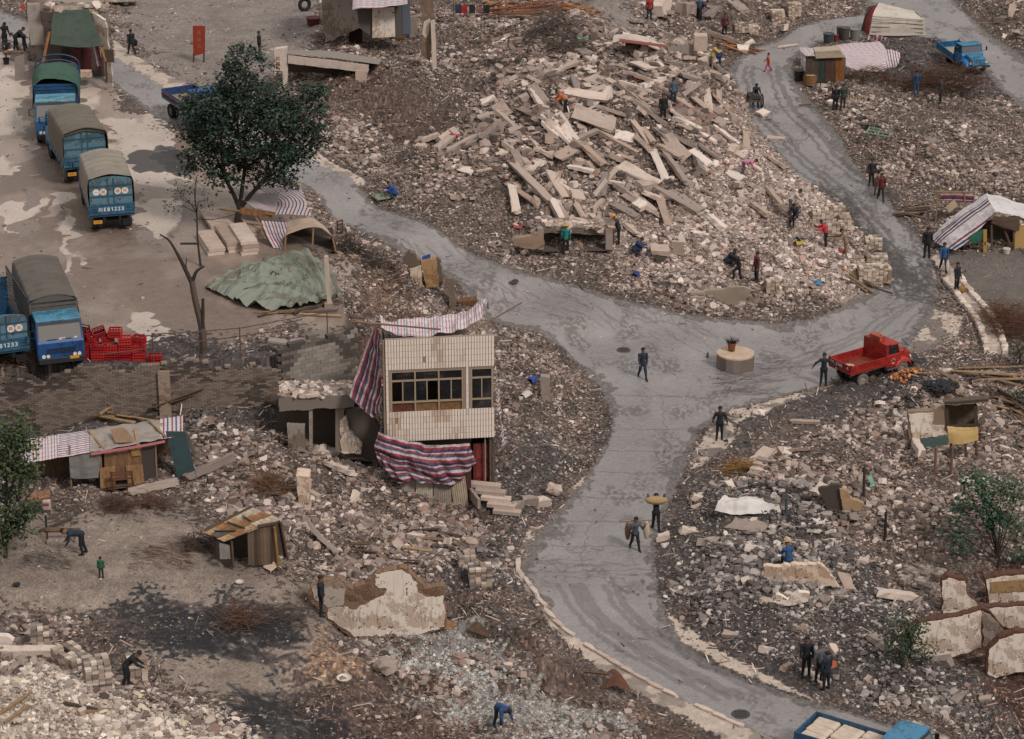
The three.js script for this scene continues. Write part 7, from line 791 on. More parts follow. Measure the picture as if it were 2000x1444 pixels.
{ // ---------- earth walls with white plaster, lower corner
  reseed(41); const L = (label, px, py, body, plaster, depth = 0.5) => { const f = survey('earth_wall', label, 'wall', px, py); part(f.t, 'earth', slabOf(ragged(A(f, body), 0.035, 0.2, px), depth * 0.7), ADOBE); { const q = A(f, body), cxm = q.reduce((a, p) => a + p.x, 0) / q.length, cym = q.reduce((a, p) => a + p.y, 0) / q.length; part(f.t, 'plaster', slabOf(ragged(q.map((p) => V3(cxm + (p.x - cxm) * 0.97, cym + (p.y - cym) * 0.93 - 0.04, p.z + 0.03)), 0.04, 0.25, px + 9), 0.04), PLASTERW); } plaster.forEach((p, i) => i % 2 && part(f.t, 'plaster', slabOf(ragged(A(f, p), 0.03, 0.2, px + i), 0.05), i % 2 ? TAN : PLASTERW)); };
  L('long white plastered earth wall with a torn top', 1850, 1285, [[1770, 1275], [1795, 1215], [1840, 1208], [1880, 1200], [1918, 1188], [1920, 1266], [1850, 1290]], [[[1772, 1254, 0.06], [1796, 1219, 0.06], [1826, 1213, 0.06], [1862, 1210, 0.06], [1880, 1203, 0.06], [1895, 1201, 0.06], [1916, 1192, 0.06], [1917, 1262, 0.06], [1880, 1268, 0.06], [1810, 1290, 0.06], [1780, 1276, 0.06]]]);
  L('short plastered earth wall stub meeting the long wall', 1940, 1268, [[1918, 1188, 0], [1935, 1198, 0.4], [1962, 1230, 0.9], [1934, 1272, 0.8], [1920, 1262, 0.1]], [[[1920, 1194, 0.08], [1934, 1204, 0.46], [1958, 1228, 0.9], [1948, 1250, 0.8], [1930, 1270, 0.5], [1920, 1260, 0.1]]], 0.4);
  L('high earth wall with straw-coloured face', 1862, 1205, [[1840, 1130], [1852, 1124], [1885, 1132], [1890, 1160], [1915, 1184], [1915, 1198], [1850, 1206], [1841, 1206]], [[], [[1848, 1150, 0.06], [1862, 1156, 0.06], [1882, 1180, 0.06], [1884, 1196, 0.06], [1848, 1202, 0.06]]].filter((p) => p.length), 0.5);
  L('wide earth wall with ochre and white face', 1970, 1190, [[1924, 1130], [1960, 1122], [2110, 1114], [2110, 1180], [1930, 1190]], [[[1936, 1160, 0.06], [1960, 1156, 0.06], [2100, 1150, 0.06], [2100, 1176, 0.06], [1940, 1184, 0.06]], [[1934, 1138, 0.07], [2100, 1126, 0.07], [2100, 1150, 0.07], [1936, 1158, 0.07]]], 0.6);
  L('pale plastered earth wall between the two corner rooms', 1980, 1236, [[1912, 1186, 0.1], [1960, 1182, 0], [2110, 1172, 0], [2110, 1230, 0.2], [1985, 1232, 0.3], [1962, 1228, 0.3]], [[[1946, 1192, 0.3], [1970, 1184, 0.3], [2100, 1180, 0.3], [2100, 1222, 0.36], [1984, 1226, 0.36], [1970, 1216, 0.34]]], 0.5);
  L('broken earth wall in front with a white inner face', 1960, 1330, [[1930, 1270, 0], [1950, 1245, 0], [1980, 1232, 0], [2110, 1226, 0], [2110, 1320, 0.3], [1990, 1318, 0.3], [1945, 1330, 0.2], [1928, 1320, 0.2]], [[[1942, 1290, 0.1], [1954, 1262, 0.1], [1984, 1240, 0.1], [1986, 1300, 0.16], [1960, 1318, 0.16], [1938, 1322, 0.12]], []].filter((p) => p.length), 0.5);
  const w = survey('wall_fragment', 'cream wall fragment lying in the rubble under seated man', 'wall', 1570, 1140); part(w.t, 'face', slabOf(ragged(A(w, [[1492, 1108, 0], [1540, 1104, 0], [1602, 1100, 0], [1620, 1118, 0], [1640, 1148, 0.2], [1600, 1142, 0], [1550, 1138, 0], [1492, 1132, 0]]), 0.05, 0.2, 3), 0.3), PLASTER); const w2 = survey('wall_fragment', 'white plastered wall fragment with scalloped top in dark rubble', 'wall', 1530, 1188); part(w2.t, 'face', slabOf(ragged(A(w2, [[1504, 1176], [1520, 1162], [1538, 1172], [1560, 1156], [1582, 1160], [1578, 1176], [1540, 1184], [1504, 1186]]), 0.03, 0.2, 5), 0.25), PLASTERW);
  const w3 = survey('white_sheet', 'crumpled white sheet spread on the dark rubble', 'plastic sheet', 1460, 1004); part(w3.t, 'sheet', sheet([A(w3, [[1396, 998, 0.2], [1440, 1004, 0.4], [1524, 1002, 0.3]]), A(w3, [[1402, 982, 0], [1445, 978, -0.2], [1520, 988, 0]]), A(w3, [[1415, 970, -0.6], [1450, 968, -0.8], [1500, 980, -0.6]])], 30, 16, 0.2, 2, 3), cloth('#cfcbc9')); const w4 = survey('wall_fragment', 'tan plaster fragment standing beside a dark hollow', 'wall', 1665, 1002); part(w4.t, 'face', slabOf(ragged(A(w4, [[1640, 956], [1655, 958], [1662, 975], [1688, 985], [1680, 998], [1648, 1004]]), 0.03, 0.2, 3), 0.25), mat('#a88c6e', 0.95, { map: rep(stainTex, 0.6) })); part(w4.t, 'hollow', slabOf(ragged(A(w4, [[1600, 955, -0.3], [1640, 945, -0.3], [1648, 1004, -0.1], [1622, 1010, -0.1]]), 0.08, 0.3, 6), 0.2), mat('#4a3f38', 0.95));  // hollow part is a dark upright slab whose colour stands for shade
}
{ // ---------- ruined hut with a yellow cloth
  const f = survey('ruined_hut', 'ruined hut with peeling white wall and teal skirting', 'ruin', 1815, 880); part(f.t, 'wall', slabOf(ragged(A(f, [[1774, 806], [1850, 798], [1858, 905], [1788, 905], [1776, 880]]), 0.04, 0.3, 3), 0.35), mat('#85705f', 0.95)); part(f.t, 'plaster', slabOf(ragged(A(f, [[1775, 810, 0.05], [1824, 806, 0.05], [1820, 830, 0.05], [1845, 832, 0.05], [1850, 850, 0.05], [1784, 858, 0.05]]), 0.04, 0.2, 4), 0.05), PLASTERW); part(f.t, 'skirting', slabOf(A(f, [[1780, 860, 0.05], [1852, 853, 0.05], [1856, 880, 0.05], [1784, 888, 0.05]]), 0.04), mat('#4d605e', 0.9)); part(f.t, 'back_wall', slabOf(ragged(A(f, [[1848, 790, -1], [1908, 785, -1], [1914, 890, -1], [1850, 890, -1]]), 0.05, 0.3, 3), 0.25), mat('#6a5a4e', 0.95, { map: rep(plasterTex, 0.5) })); for (const [a, b] of [[[1849, 790, 0], [1852, 835, 0]], [[1905, 790, 0], [1907, 880, 0]], [[1846, 788, 0], [1930, 782, 0]], [[1848, 835, 0.1], [1915, 830, 0.1]]]) stick(f, 'post', a, b, 0.14, WOOD[5]);
  part(f.t, 'end_wall', muv(bar(f.w(1776, 850, -0.2), f.w(1782, 846, -1.3), 0.25, 1.9)), GREYW); part(f.t, 'roof_board', sheet([A(f, [[1844, 792, 0.3], [1880, 790, 0.3], [1932, 786, 0.3]]), A(f, [[1840, 778, -1.3], [1880, 776, -1.3], [1930, 774, -1.3]])], 10, 6, 0.12, 2, 4), mat('#6e6056', 0.95, { side: THREE.DoubleSide, map: rep(woodTex, 1) })); part(f.t, 'end_wall', muv(bar(f.w(1908, 845, 0), f.w(1912, 840, -1.0), 0.15, 2.2)), mat('#7a6a5c', 0.95, { map: rep(plasterTex, 0.5) }));
  const g = survey('cloth_stall', 'yellow cloth hung over a pole stand at the hut', 'stall', 1882, 896); part(g.t, 'cloth', sheet([A(g, [[1850, 832, -0.5], [1880, 836, -0.5], [1910, 834, -0.5]]), A(g, [[1852, 842, 0], [1882, 846, 0], [1911, 840, 0]]), A(g, [[1854, 866, 0.15], [1880, 868, 0.2], [1911, 860, 0.15]])], 24, 20, 0.06, 2.5, 3), cloth('#b99c66')); for (const [a, b] of [[[1856, 850, 0], [1860, 896, 0]], [[1885, 850, 0], [1888, 900, 0]], [[1906, 848, 0], [1908, 896, 0]]]) part(g.t, 'leg', rod(g.w(...a), g.w(...b), 0.06), WOOD[2]);
}
// ------------------------------------------------------------ people
const SKIN = '#7d5442';
function netsMesh(field, lo, hi, cell) { // surface of field < 0 as one closed mesh
  const n = [0, 1, 2].map((k) => Math.ceil((hi[k] - lo[k]) / cell) + 1), N = n[0] * n[1] * n[2], F = new Float32Array(N), id = new Int32Array(N).fill(-1), pos = [], idx = [], at = (i, j, k) => (k * n[1] + j) * n[0] + i;
  for (let k = 0; k < n[2]; k++) for (let j = 0; j < n[1]; j++) for (let i = 0; i < n[0]; i++) F[at(i, j, k)] = field(lo[0] + i * cell, lo[1] + j * cell, lo[2] + k * cell);
  for (let k = 0; k < n[2] - 1; k++) for (let j = 0; j < n[1] - 1; j++) for (let i = 0; i < n[0] - 1; i++) {
    let m = 0, x = 0, y = 0, z = 0; const f = []; for (let c = 0; c < 8; c++) f[c] = F[at(i + (c & 1), j + (c >> 1 & 1), k + (c >> 2))];
    for (let c = 0; c < 8; c++) for (const b of [1, 2, 4]) if (!(c & b) && (f[c] < 0) !== (f[c | b] < 0)) { const t = f[c] / (f[c] - f[c | b]); x += (c & 1) + (b === 1 ? t : 0); y += (c >> 1 & 1) + (b === 2 ? t : 0); z += (c >> 2) + (b === 4 ? t : 0); m++; }
    if (m) { id[at(i, j, k)] = pos.length / 3; pos.push(lo[0] + (i + x / m) * cell, lo[1] + (j + y / m) * cell, lo[2] + (k + z / m) * cell); }
  }
  const quad = (a, b, c, d, flip) => { if (a < 0 || b < 0 || c < 0 || d < 0) return; flip ? idx.push(a, c, b, a, d, c) : idx.push(a, b, c, a, c, d); };
  for (let k = 1; k < n[2] - 1; k++) for (let j = 1; j < n[1] - 1; j++) for (let i = 1; i < n[0] - 1; i++) { const s = F[at(i, j, k)] < 0; if (s !== F[at(i + 1, j, k)] < 0) quad(id[at(i, j - 1, k - 1)], id[at(i, j, k - 1)], id[at(i, j, k)], id[at(i, j - 1, k)], !s); if (s !== F[at(i, j + 1, k)] < 0) quad(id[at(i - 1, j, k - 1)], id[at(i - 1, j, k)], id[at(i, j, k)], id[at(i, j, k - 1)], !s); if (s !== F[at(i, j, k + 1)] < 0) quad(id[at(i - 1, j - 1, k)], id[at(i, j - 1, k)], id[at(i, j, k)], id[at(i - 1, j, k)], !s); }
  const g = new THREE.BufferGeometry(); g.setAttribute('position', new THREE.Float32BufferAttribute(pos, 3)); g.setIndex(idx); g.computeVertexNormals(); return g;
}
function poseOf(o) { // joints of a standing figure 1.66 m tall, bent as asked; faces +z
  const p = { lean: 0, tL: 0, tR: 0, kL: 0.06, kR: 0.06, aL: 0.05, aR: 0.05, bL: 0.16, bR: 0.16, eL: 0.25, eR: 0.25, wide: 0.02, nod: 0, ...o }, J = {}, dn = (a) => V3(0, -Math.cos(a), Math.sin(a));
  J.hip = V3(0, 0, 0); const up = V3(0, Math.cos(p.lean), Math.sin(p.lean)), up2 = V3(0, Math.cos(p.lean * 1.15), Math.sin(p.lean * 1.15)); J.belly = up.clone().multiplyScalar(0.16); J.chest = J.belly.clone().addScaledVector(up2, 0.28); J.neck = J.chest.clone().addScaledVector(up2, 0.12); const hd = V3(0, Math.cos(p.lean * 0.7 + p.nod), Math.sin(p.lean * 0.7 + p.nod)); J.head = J.neck.clone().addScaledVector(hd, 0.15); J.top = J.head.clone().addScaledVector(hd, 0.06); J.hd = hd;
  for (const [s, k] of [[-1, 'R'], [1, 'L']]) { // figure's left is +x when it faces +z
    const th = V3(s * 0.09, -0.02, 0), kn = th.clone().addScaledVector(dn(p['t' + k]), 0.42).add(V3(s * p.wide, 0, 0)), an = kn.clone().addScaledVector(dn(p['t' + k] - p['k' + k]), 0.40).add(V3(s * p.wide, 0, 0)); J['th' + k] = th; J['kn' + k] = kn; J['an' + k] = an; J['toe' + k] = an.clone().add(V3(s * 0.03, -0.05, 0.16));
    const sh = J.chest.clone().add(V3(s * 0.185, 0.03, 0)), b = p['b' + k], f = p['a' + k], e = p['e' + k], ua = V3(s * Math.sin(b), -Math.cos(f) * Math.cos(b), Math.sin(f) * Math.cos(b)), fa = V3(s * Math.sin(b) * 0.5, -Math.cos(f + e) * Math.cos(b), Math.sin(f + e) * Math.cos(b)).normalize(); J['sh' + k] = sh; J['el' + k] = sh.clone().addScaledVector(ua, 0.28); J['wr' + k] = J['el' + k].clone().addScaledVector(fa, 0.24); J['fa' + k] = fa;
  }
  const low = Math.min(J.anL.y, J.anR.y, p.seat !== undefined ? 99 : 99), lift = (p.seat !== undefined ? p.seat : -low + 0.07); const seen = new Set(); for (const k in J) if (k !== 'hd' && !k.startsWith('fa') && !seen.has(J[k])) { seen.add(J[k]); J[k].y += lift; }
  return J;
}
const poseCache = new Map();
function bodyGeo(name, o) {
  if (poseCache.has(name)) return poseCache.get(name);
  const J = poseOf(o), B = [], bone = (a, b, ra, rb, reg) => B.push([J[a], J[b], ra, rb, reg]);
  bone('hip', 'belly', 0.135, 0.13, 1); bone('belly', 'chest', 0.13, 0.15, 1); bone('shL', 'shR', 0.085, 0.085, 1); bone('chest', 'neck', 0.08, 0.056, 1); bone('neck', 'head', 0.055, 0.082, 0); bone('head', 'top', 0.092, 0.095, 0);
  for (const k of ['L', 'R']) { bone('hip', 'th' + k, 0.12, 0.105, 2); bone('th' + k, 'kn' + k, 0.098, 0.07, 2); bone('kn' + k, 'an' + k, 0.07, 0.055, 2); bone('an' + k, 'toe' + k, 0.05, 0.04, 3); bone('sh' + k, 'el' + k, 0.07, 0.056, 1); bone('el' + k, 'wr' + k, 0.056, 0.042, 1); }
  const pack = B.map(([a, b, ra, rb, reg]) => { const d = b.clone().sub(a); return [a.x, a.y, a.z, d.x, d.y, d.z, 1 / Math.max(1e-6, d.lengthSq()), ra, rb, reg]; });
  const near = (x, y, z, q) => { const t = clamp(((x - q[0]) * q[3] + (y - q[1]) * q[4] + (z - q[2]) * q[5]) * q[6]); return Math.hypot(x - q[0] - t * q[3], y - q[1] - t * q[4], z - q[2] - t * q[5]) - mix(q[7], q[8], t); };
  const field = (x, y, z) => { let d = 9; for (const q of pack) { const e = near(x, y, z, q), h = Math.max(0.045 - Math.abs(d - e), 0) / 0.045; d = Math.min(d, e) - h * h * 0.011; } return d; };
  const all = Object.entries(J).filter(([k]) => k !== 'hd' && !k.startsWith('fa')).map(([, v]) => v), lo = ['x', 'y', 'z'].map((a) => Math.min(...all.map((p) => p[a])) - 0.2), hi = ['x', 'y', 'z'].map((a) => Math.max(...all.map((p) => p[a])) + 0.2);
  const g = netsMesh(field, lo, hi, 0.026), pos = g.attributes.position, reg = [];
  for (let i = 0; i < pos.count; i++) { const x = pos.getX(i), y = pos.getY(i), z = pos.getZ(i); let b = 9, r = 0; for (const q of pack) { const e = near(x, y, z, q); if (e < b) { b = e; r = q[9]; } } reg.push(r); }
  const small = []; // hands, nose, eyes, ears belong to the same body mesh
  const addS = (geo, r) => { const h = geo.index ? geo : mergeVertices(geo); small.push([h, r]); };
  for (const k of ['L', 'R']) { const s = k === 'L' ? 1 : -1, w = J['wr' + k], f = J['fa' + k], side = V3(s, 0, 0).addScaledVector(f, -s * f.x).normalize(), nrm = f.clone().cross(side), pt = (a, b, c) => w.clone().addScaledVector(f, a).addScaledVector(side, b).addScaledVector(nrm, c * s); const cap = (a, b, r1, r2) => addS(new THREE.CylinderGeometry(r2, r1, a.distanceTo(b) + r1 * 0.6, 6).deleteAttribute('uv').applyMatrix4(new THREE.Matrix4().compose(a.clone().lerp(b, 0.5), dirQ(a, b), V3(1, 1, 1))), 0); cap(pt(-0.02, 0, 0), pt(0.085, 0, 0), 0.032, 0.036); [[-0.028, 0.062], [-0.01, 0.072], [0.01, 0.068], [0.027, 0.052]].forEach(([o2, L]) => { const a = pt(0.085, o2, 0), m = pt(0.085 + L * 0.55, o2 * 1.1, 0.01), e = pt(0.085 + L, o2 * 1.1, 0.035); cap(a, m, 0.0095, 0.009); cap(m, e, 0.009, 0.0075); }); cap(pt(0.03, -0.03, 0.005), pt(0.065, -0.058, 0.02), 0.011, 0.01); cap(pt(0.065, -0.058, 0.02), pt(0.095, -0.062, 0.03), 0.01, 0.008); }
  const hd = J.hd, fw = V3(0, -hd.z, hd.y), hp = (u, f, s) => J.head.clone().addScaledVector(hd, u).addScaledVector(fw, f).add(V3(s, 0, 0)), ball = (c, r, reg2, sx = 1, sy = 1) => addS(new THREE.SphereGeometry(r, 8, 6).deleteAttribute('uv').scale(sx, sy, 1).translate(c.x, c.y, c.z), reg2); ball(hp(0.005, 0.098, 0), 0.02, 0, 0.8, 1.3); for (const s of [-1, 1]) { ball(hp(0.03, 0.088, s * 0.033), 0.011, 4); ball(hp(0.005, 0, s * 0.095), 0.024, 0, 0.5, 1.3); } ball(hp(-0.045, 0.088, 0), 0.016, 5, 1.4, 0.5);
  const regs = [...reg]; const parts = [new THREE.BufferGeometry().setAttribute('position', pos).setAttribute('normal', g.attributes.normal).setIndex(g.index)]; for (const [h, r] of small) { for (let i = 0; i < h.attributes.position.count; i++) regs.push(r); parts.push(h); }
  const out = mergeGeometries(parts); const hairG = new THREE.SphereGeometry(0.112, 14, 8, 0, 6.283, 0, 1.62).applyMatrix4(new THREE.Matrix4().compose(hp(0.05, -0.008, 0), new THREE.Quaternion().setFromUnitVectors(V3(0, 1, 0), hd.clone().addScaledVector(fw, -0.16).normalize()), V3(1, 1.05, 1)));
  const r = { geo: out, regs, hair: hairG, J, hatAt: hp(0.1, 0, 0), hatQ: new THREE.Quaternion().setFromUnitVectors(V3(0, 1, 0), hd) }; poseCache.set(name, r); return r;
}
const POSES = {
  stand: {}, walk: { tL: 0.42, kL: 0.15, tR: -0.3, kR: 0.35, aL: -0.35, aR: 0.4, eL: 0.3, eR: 0.5 }, stride: { tL: -0.35, kL: 0.4, tR: 0.45, kR: 0.1, aL: 0.45, aR: -0.35, lean: 0.12 }, pockets: { aL: -0.25, aR: -0.25, bL: 0.42, bR: 0.42, eL: 0.9, eR: 0.9 }, bend: { lean: 1.35, tL: 0.1, tR: -0.05, kL: 0.3, kR: 0.25, aL: 0.2, aR: 0.35, eL: 0.3, eR: 0.3, nod: 0.2 }, stoop: { lean: 0.75, kL: 0.25, kR: 0.3, tL: 0.2, aL: 0.5, aR: 0.7, eL: 0.4, eR: 0.5, nod: 0.25 }, squat: { lean: 0.55, tL: 2.0, tR: 1.9, kL: 2.5, kR: 2.4, aL: 0.9, aR: 1.0, wide: 0.05, eL: 0.4, eR: 0.4, nod: 0.3 }, sit: { lean: 0.25, tL: 1.45, tR: 1.4, kL: 1.4, kR: 1.3, aL: 0.5, aR: 0.6, eL: 0.7, eR: 0.7, nod: 0.3 }, carry: { lean: 0.35, tL: 0.3, tR: -0.2, kR: 0.3, aL: 1.5, aR: 1.5, bL: 0.45, bR: 0.45, eL: 1.9, eR: 1.9 }, shoulder: { lean: 0.15, tL: 0.35, tR: -0.25, kR: 0.3, aL: 0.9, aR: 1.2, bL: 0.3, bR: 0.3, eL: 1.6, eR: 1.4 }, push: { lean: 0.4, tL: 0.5, tR: -0.3, kR: 0.3, aL: 1.0, aR: 1.0, eL: 0.2, eR: 0.2 }, arms: { aL: 0.3, aR: 0.2, bL: 0.95, bR: 1.0, eL: 0.3, eR: 0.2, tL: 0.1 }, step: { lean: 0.3, tL: 0.9, kL: 1.0, tR: -0.1, kR: 0.15, aL: 0.5, aR: 0.2, nod: 0.3 }, work: { lean: 0.3, aL: 0.8, aR: 0.9, eL: 0.9, eR: 1.0, nod: 0.4 }, heads: { lean: 0.1, nod: 0.5, aL: 0.3, aR: 1.3, eR: 1.6 },
};
const peopleMat = new THREE.MeshStandardMaterial({ vertexColors: true, roughness: 0.9 });
function person(px, py, pose, yaw, top, legs, label, o = {}) {
  const B = bodyGeo(pose, POSES[pose]), b = o.at ?? G(px, py), cols = [SKIN, top, legs, '#1f1c1b', '#17110f', '#6d3a30'].map((c) => new THREE.Color(c)), C = new Float32Array(B.regs.length * 3); B.regs.forEach((r, i) => cols[r].toArray(C, i * 3));
  const g = new THREE.BufferGeometry(); g.setAttribute('position', B.geo.attributes.position); g.setAttribute('normal', B.geo.attributes.normal); g.setAttribute('color', new THREE.BufferAttribute(C, 3)); g.setIndex(B.geo.index);
  b.y += o.up ?? 0; const t = thing('person', label, 'person', b, yaw), s = o.scale ?? 1.02; t.scale.setScalar(s); part(t, 'body', g, peopleMat); part(t, 'hair', B.hair, mat('#16130f', 0.8));
  if (o.hat) { const h = part(t, 'hat', o.hat === 'helmet' ? new THREE.SphereGeometry(0.14, 16, 8, 0, 6.283, 0, 1.6) : new THREE.LatheGeometry([[0.02, 0.12], [0.08, 0.1], [0.1, 0.02], [0.24, -0.02], [0.25, -0.03]].map(([x, y]) => new THREE.Vector2(x, y)), 18), mat(o.hat === 'helmet' ? '#c98a1e' : '#b08a55', 0.8, { side: THREE.DoubleSide })); h.position.copy(B.hatAt); h.quaternion.copy(B.hatQ); }
  return { t, B, b, s };
}
const toCam = 0, away = Math.PI, rgt = Math.PI / 2, lft = -Math.PI / 2;
const N1 = '#1f2530', N2 = '#23262b', K1 = '#191a1d', K2 = '#15161a', B1 = '#274a78', Gy = '#4a4e55';
person(1255, 741, 'walk', toCam + 0.2, '#232b3a', '#1d2c44', 'person in navy jacket and blue jeans walking down the wet road');
person(1405, 861, 'pockets', toCam, '#1c2026', K2, 'person in dark jacket standing with elbows out on a pale patch');
person(1240, 1074, 'shoulder', toCam + 0.3, Gy, K1, 'person in grey jacket carrying two hanging sacks along the road', { scale: 0.98 });
person(1281, 1036, 'carry', away, K1, K2, 'person in black bearing a tan sack across the shoulders');
person(1540, 1108, 'sit', away + 0.3, B1, '#1d2c44', 'person in blue with a straw hat sitting on the wall fragment', { hat: 'straw', up: -0.25 });
person(1574, 1322, 'stand', toCam, K1, K2, 'person in black standing on the slab beside two others', { scale: 1.05 });
person(1599, 1332, 'stand', toCam + 0.5, '#55585c', K1, 'person in grey coat over an orange shirt on the slab');
person(1613, 1348, 'stand', away + 0.6, '#1b2230', K2, 'person in dark suit with pale collar seen from behind', { scale: 1.0 });
person(628, 1204, 'stand', rgt, '#1d1f24', '#1a1b1e', 'person in long dark jacket standing above the gravel pit', { scale: 1.05 });
person(161, 1083, 'bend', lft, '#232c3c', K1, 'person in dark clothes bending over the sawhorse', { scale: 1.08 });
person(198, 1132, 'stand', away, '#1f5a3a', '#23262b', 'small child in a green jacket standing on the bare yard', { scale: 0.58 });
person(247, 1342, 'stoop', rgt, K1, K2, 'person in black stooping beside a sooty brick stack');
person(974, 1420, 'bend', toCam + 0.6, '#26416c', '#1e2836', 'person in blue bent double on the grey gravel');
person(774, 389, 'squat', lft, '#2a4a86', '#22365e', 'person in blue squatting beside a green panel');
person(1105, 499, 'stand', away, '#1f6f68', K1, 'person in teal jacket and straw hat before the cellar', { hat: 'straw' });
person(1208, 480, 'work', lft, '#26282c', K1, 'person in yellow helmet working beside the cellar', { hat: 'helmet' });
person(1238, 502, 'squat', rgt, '#26395c', '#222a38', 'person in dark blue crouching on the pale rubble');
person(1419, 520, 'squat', rgt, '#1e2433', K1, 'person in navy squatting on the pale brick rubble');
person(1443, 553, 'step', lft, K1, K2, 'person in black stepping up onto a block');
person(1477, 554, 'stand', lft + 0.4, '#5b232a', '#2a2326', 'person in maroon jacket standing on the brick rubble');
person(1612, 485, 'work', lft, '#b52b3c', K1, 'person in bright red jacket among the pale bricks');
person(1651, 507, 'work', lft, '#8a7460', '#7a6650', 'person in tan shirt holding a red pan on the bricks');
person(1543, 420, 'stoop', rgt, '#b9b0a6', '#54504c', 'person in white shirt stooping on the brick slope');
person(1553, 436, 'sit', lft + 1, '#1d2230', K1, 'person in dark clothes sitting on the brick slope', { up: -0.2 });
person(1452, 349, 'bend', rgt, '#b5798c', '#5a4450', 'person in pink bending over the rubble');
person(1295, 239, 'stand', toCam, K1, K2, 'person in black jacket climbing the slab mound');
person(1315, 209, 'stand', away, '#4d5b68', '#26303a', 'person in grey vest standing on the slab mound');
person(1105, 228, 'stoop', lft, '#b0603a', K1, 'person with an orange cap stooping among slabs');
person(1268, 43, 'stand', away, '#8e2f26', '#23283a', 'person in red top and dark trousers beside a far block');
person(1366, 42, 'stoop', rgt, '#22304a', K1, 'person in navy stooping in the far rubble');
person(1366 + 49, 74, 'stand', toCam, '#54282a', K1, 'person in maroon standing near the far planks');
person(1362, 40, 'stand', away, '#4a4f57', K1, 'person in grey standing in the far rubble', { at: G(1366, 40) });
person(1391, 137, 'work', rgt, '#b89a52', '#8a7a66', 'person in yellow top leaning at the mound edge');
person(1403, 134, 'stand', toCam, '#26406e', '#222a3a', 'person in blue jacket beside one in yellow');
const pusher = person(1476, 207, 'push', toCam, '#2a2a2e', K1, 'person pulling a two-wheeled handcart on the muddy road');
person(1500, 140, 'walk', lft, '#b5622f', '#a83a5a', 'child in orange and pink walking on the far road', { scale: 0.8 });
person(1631, 218, 'stand', away, '#1d2128', K1, 'person in black facing the rubble beside a companion');
person(1646, 214, 'stand', toCam, '#2f3a36', '#23262b', 'person in dark green standing beside one in black');
person(1789, 189, 'stand', away, '#274060', '#2e4668', 'person in blue overalls before the brown brushwood');
person(1836, 202, 'stand', lft, '#33383c', K1, 'person in grey vest before the brown brushwood');
person(1702, 363, 'stand', toCam, '#23252c', K1, 'person in dark coat walking in a group of three');
person(1713, 382, 'work', toCam, '#9a8470', '#5a4a42', 'person in tan holding a bundle in a group of three');
person(1720, 392, 'walk', toCam, '#5e2026', '#2a1d20', 'person in dark red walking in a group of three');
person(1810, 505, 'stand', away, K1, K2, 'person in long black coat beside the striped tent', { scale: 1.1 });
person(1842, 532, 'walk', toCam, '#1f4f7a', '#2a1f22', 'person in bright blue jacket carrying a white bag on the path');
person(1868, 572, 'stand', toCam + 0.8, '#1d2028', K1, 'person in dark suit beside a yellow bundle on the path');
person(1608, 753, 'arms', toCam, '#1e2530', K1, 'person with arms outspread behind the red truck');
person(257, 107, 'walk', away + 0.5, K1, K2, 'person in black walking along the upper pavement');
person(507, 112, 'stand', rgt, '#1b1d22', K2, 'person in black standing on the dirt lot');
person(10, 97, 'heads', toCam + 0.6, K1, K2, 'person in black with bowed head beside a low table', { scale: 1.1 });
person(31, 101, 'stoop', rgt, '#1d1e23', K2, 'person in black stooping over the low table', { scale: 1.1 });
person(48, 99, 'bend', lft, K1, K2, 'person in black bent over beside the roofless house', { scale: 1.1 });
person(14, 96, 'squat', toCam, '#3d3f44', '#5a4238', 'person in grey squatting at the low table', { at: G(15, 104) });
person(181, 158, 'sit', toCam - 0.4, '#22263a', '#3a3434', 'person in dark jacket seated under the green awning', { up: -0.15 });
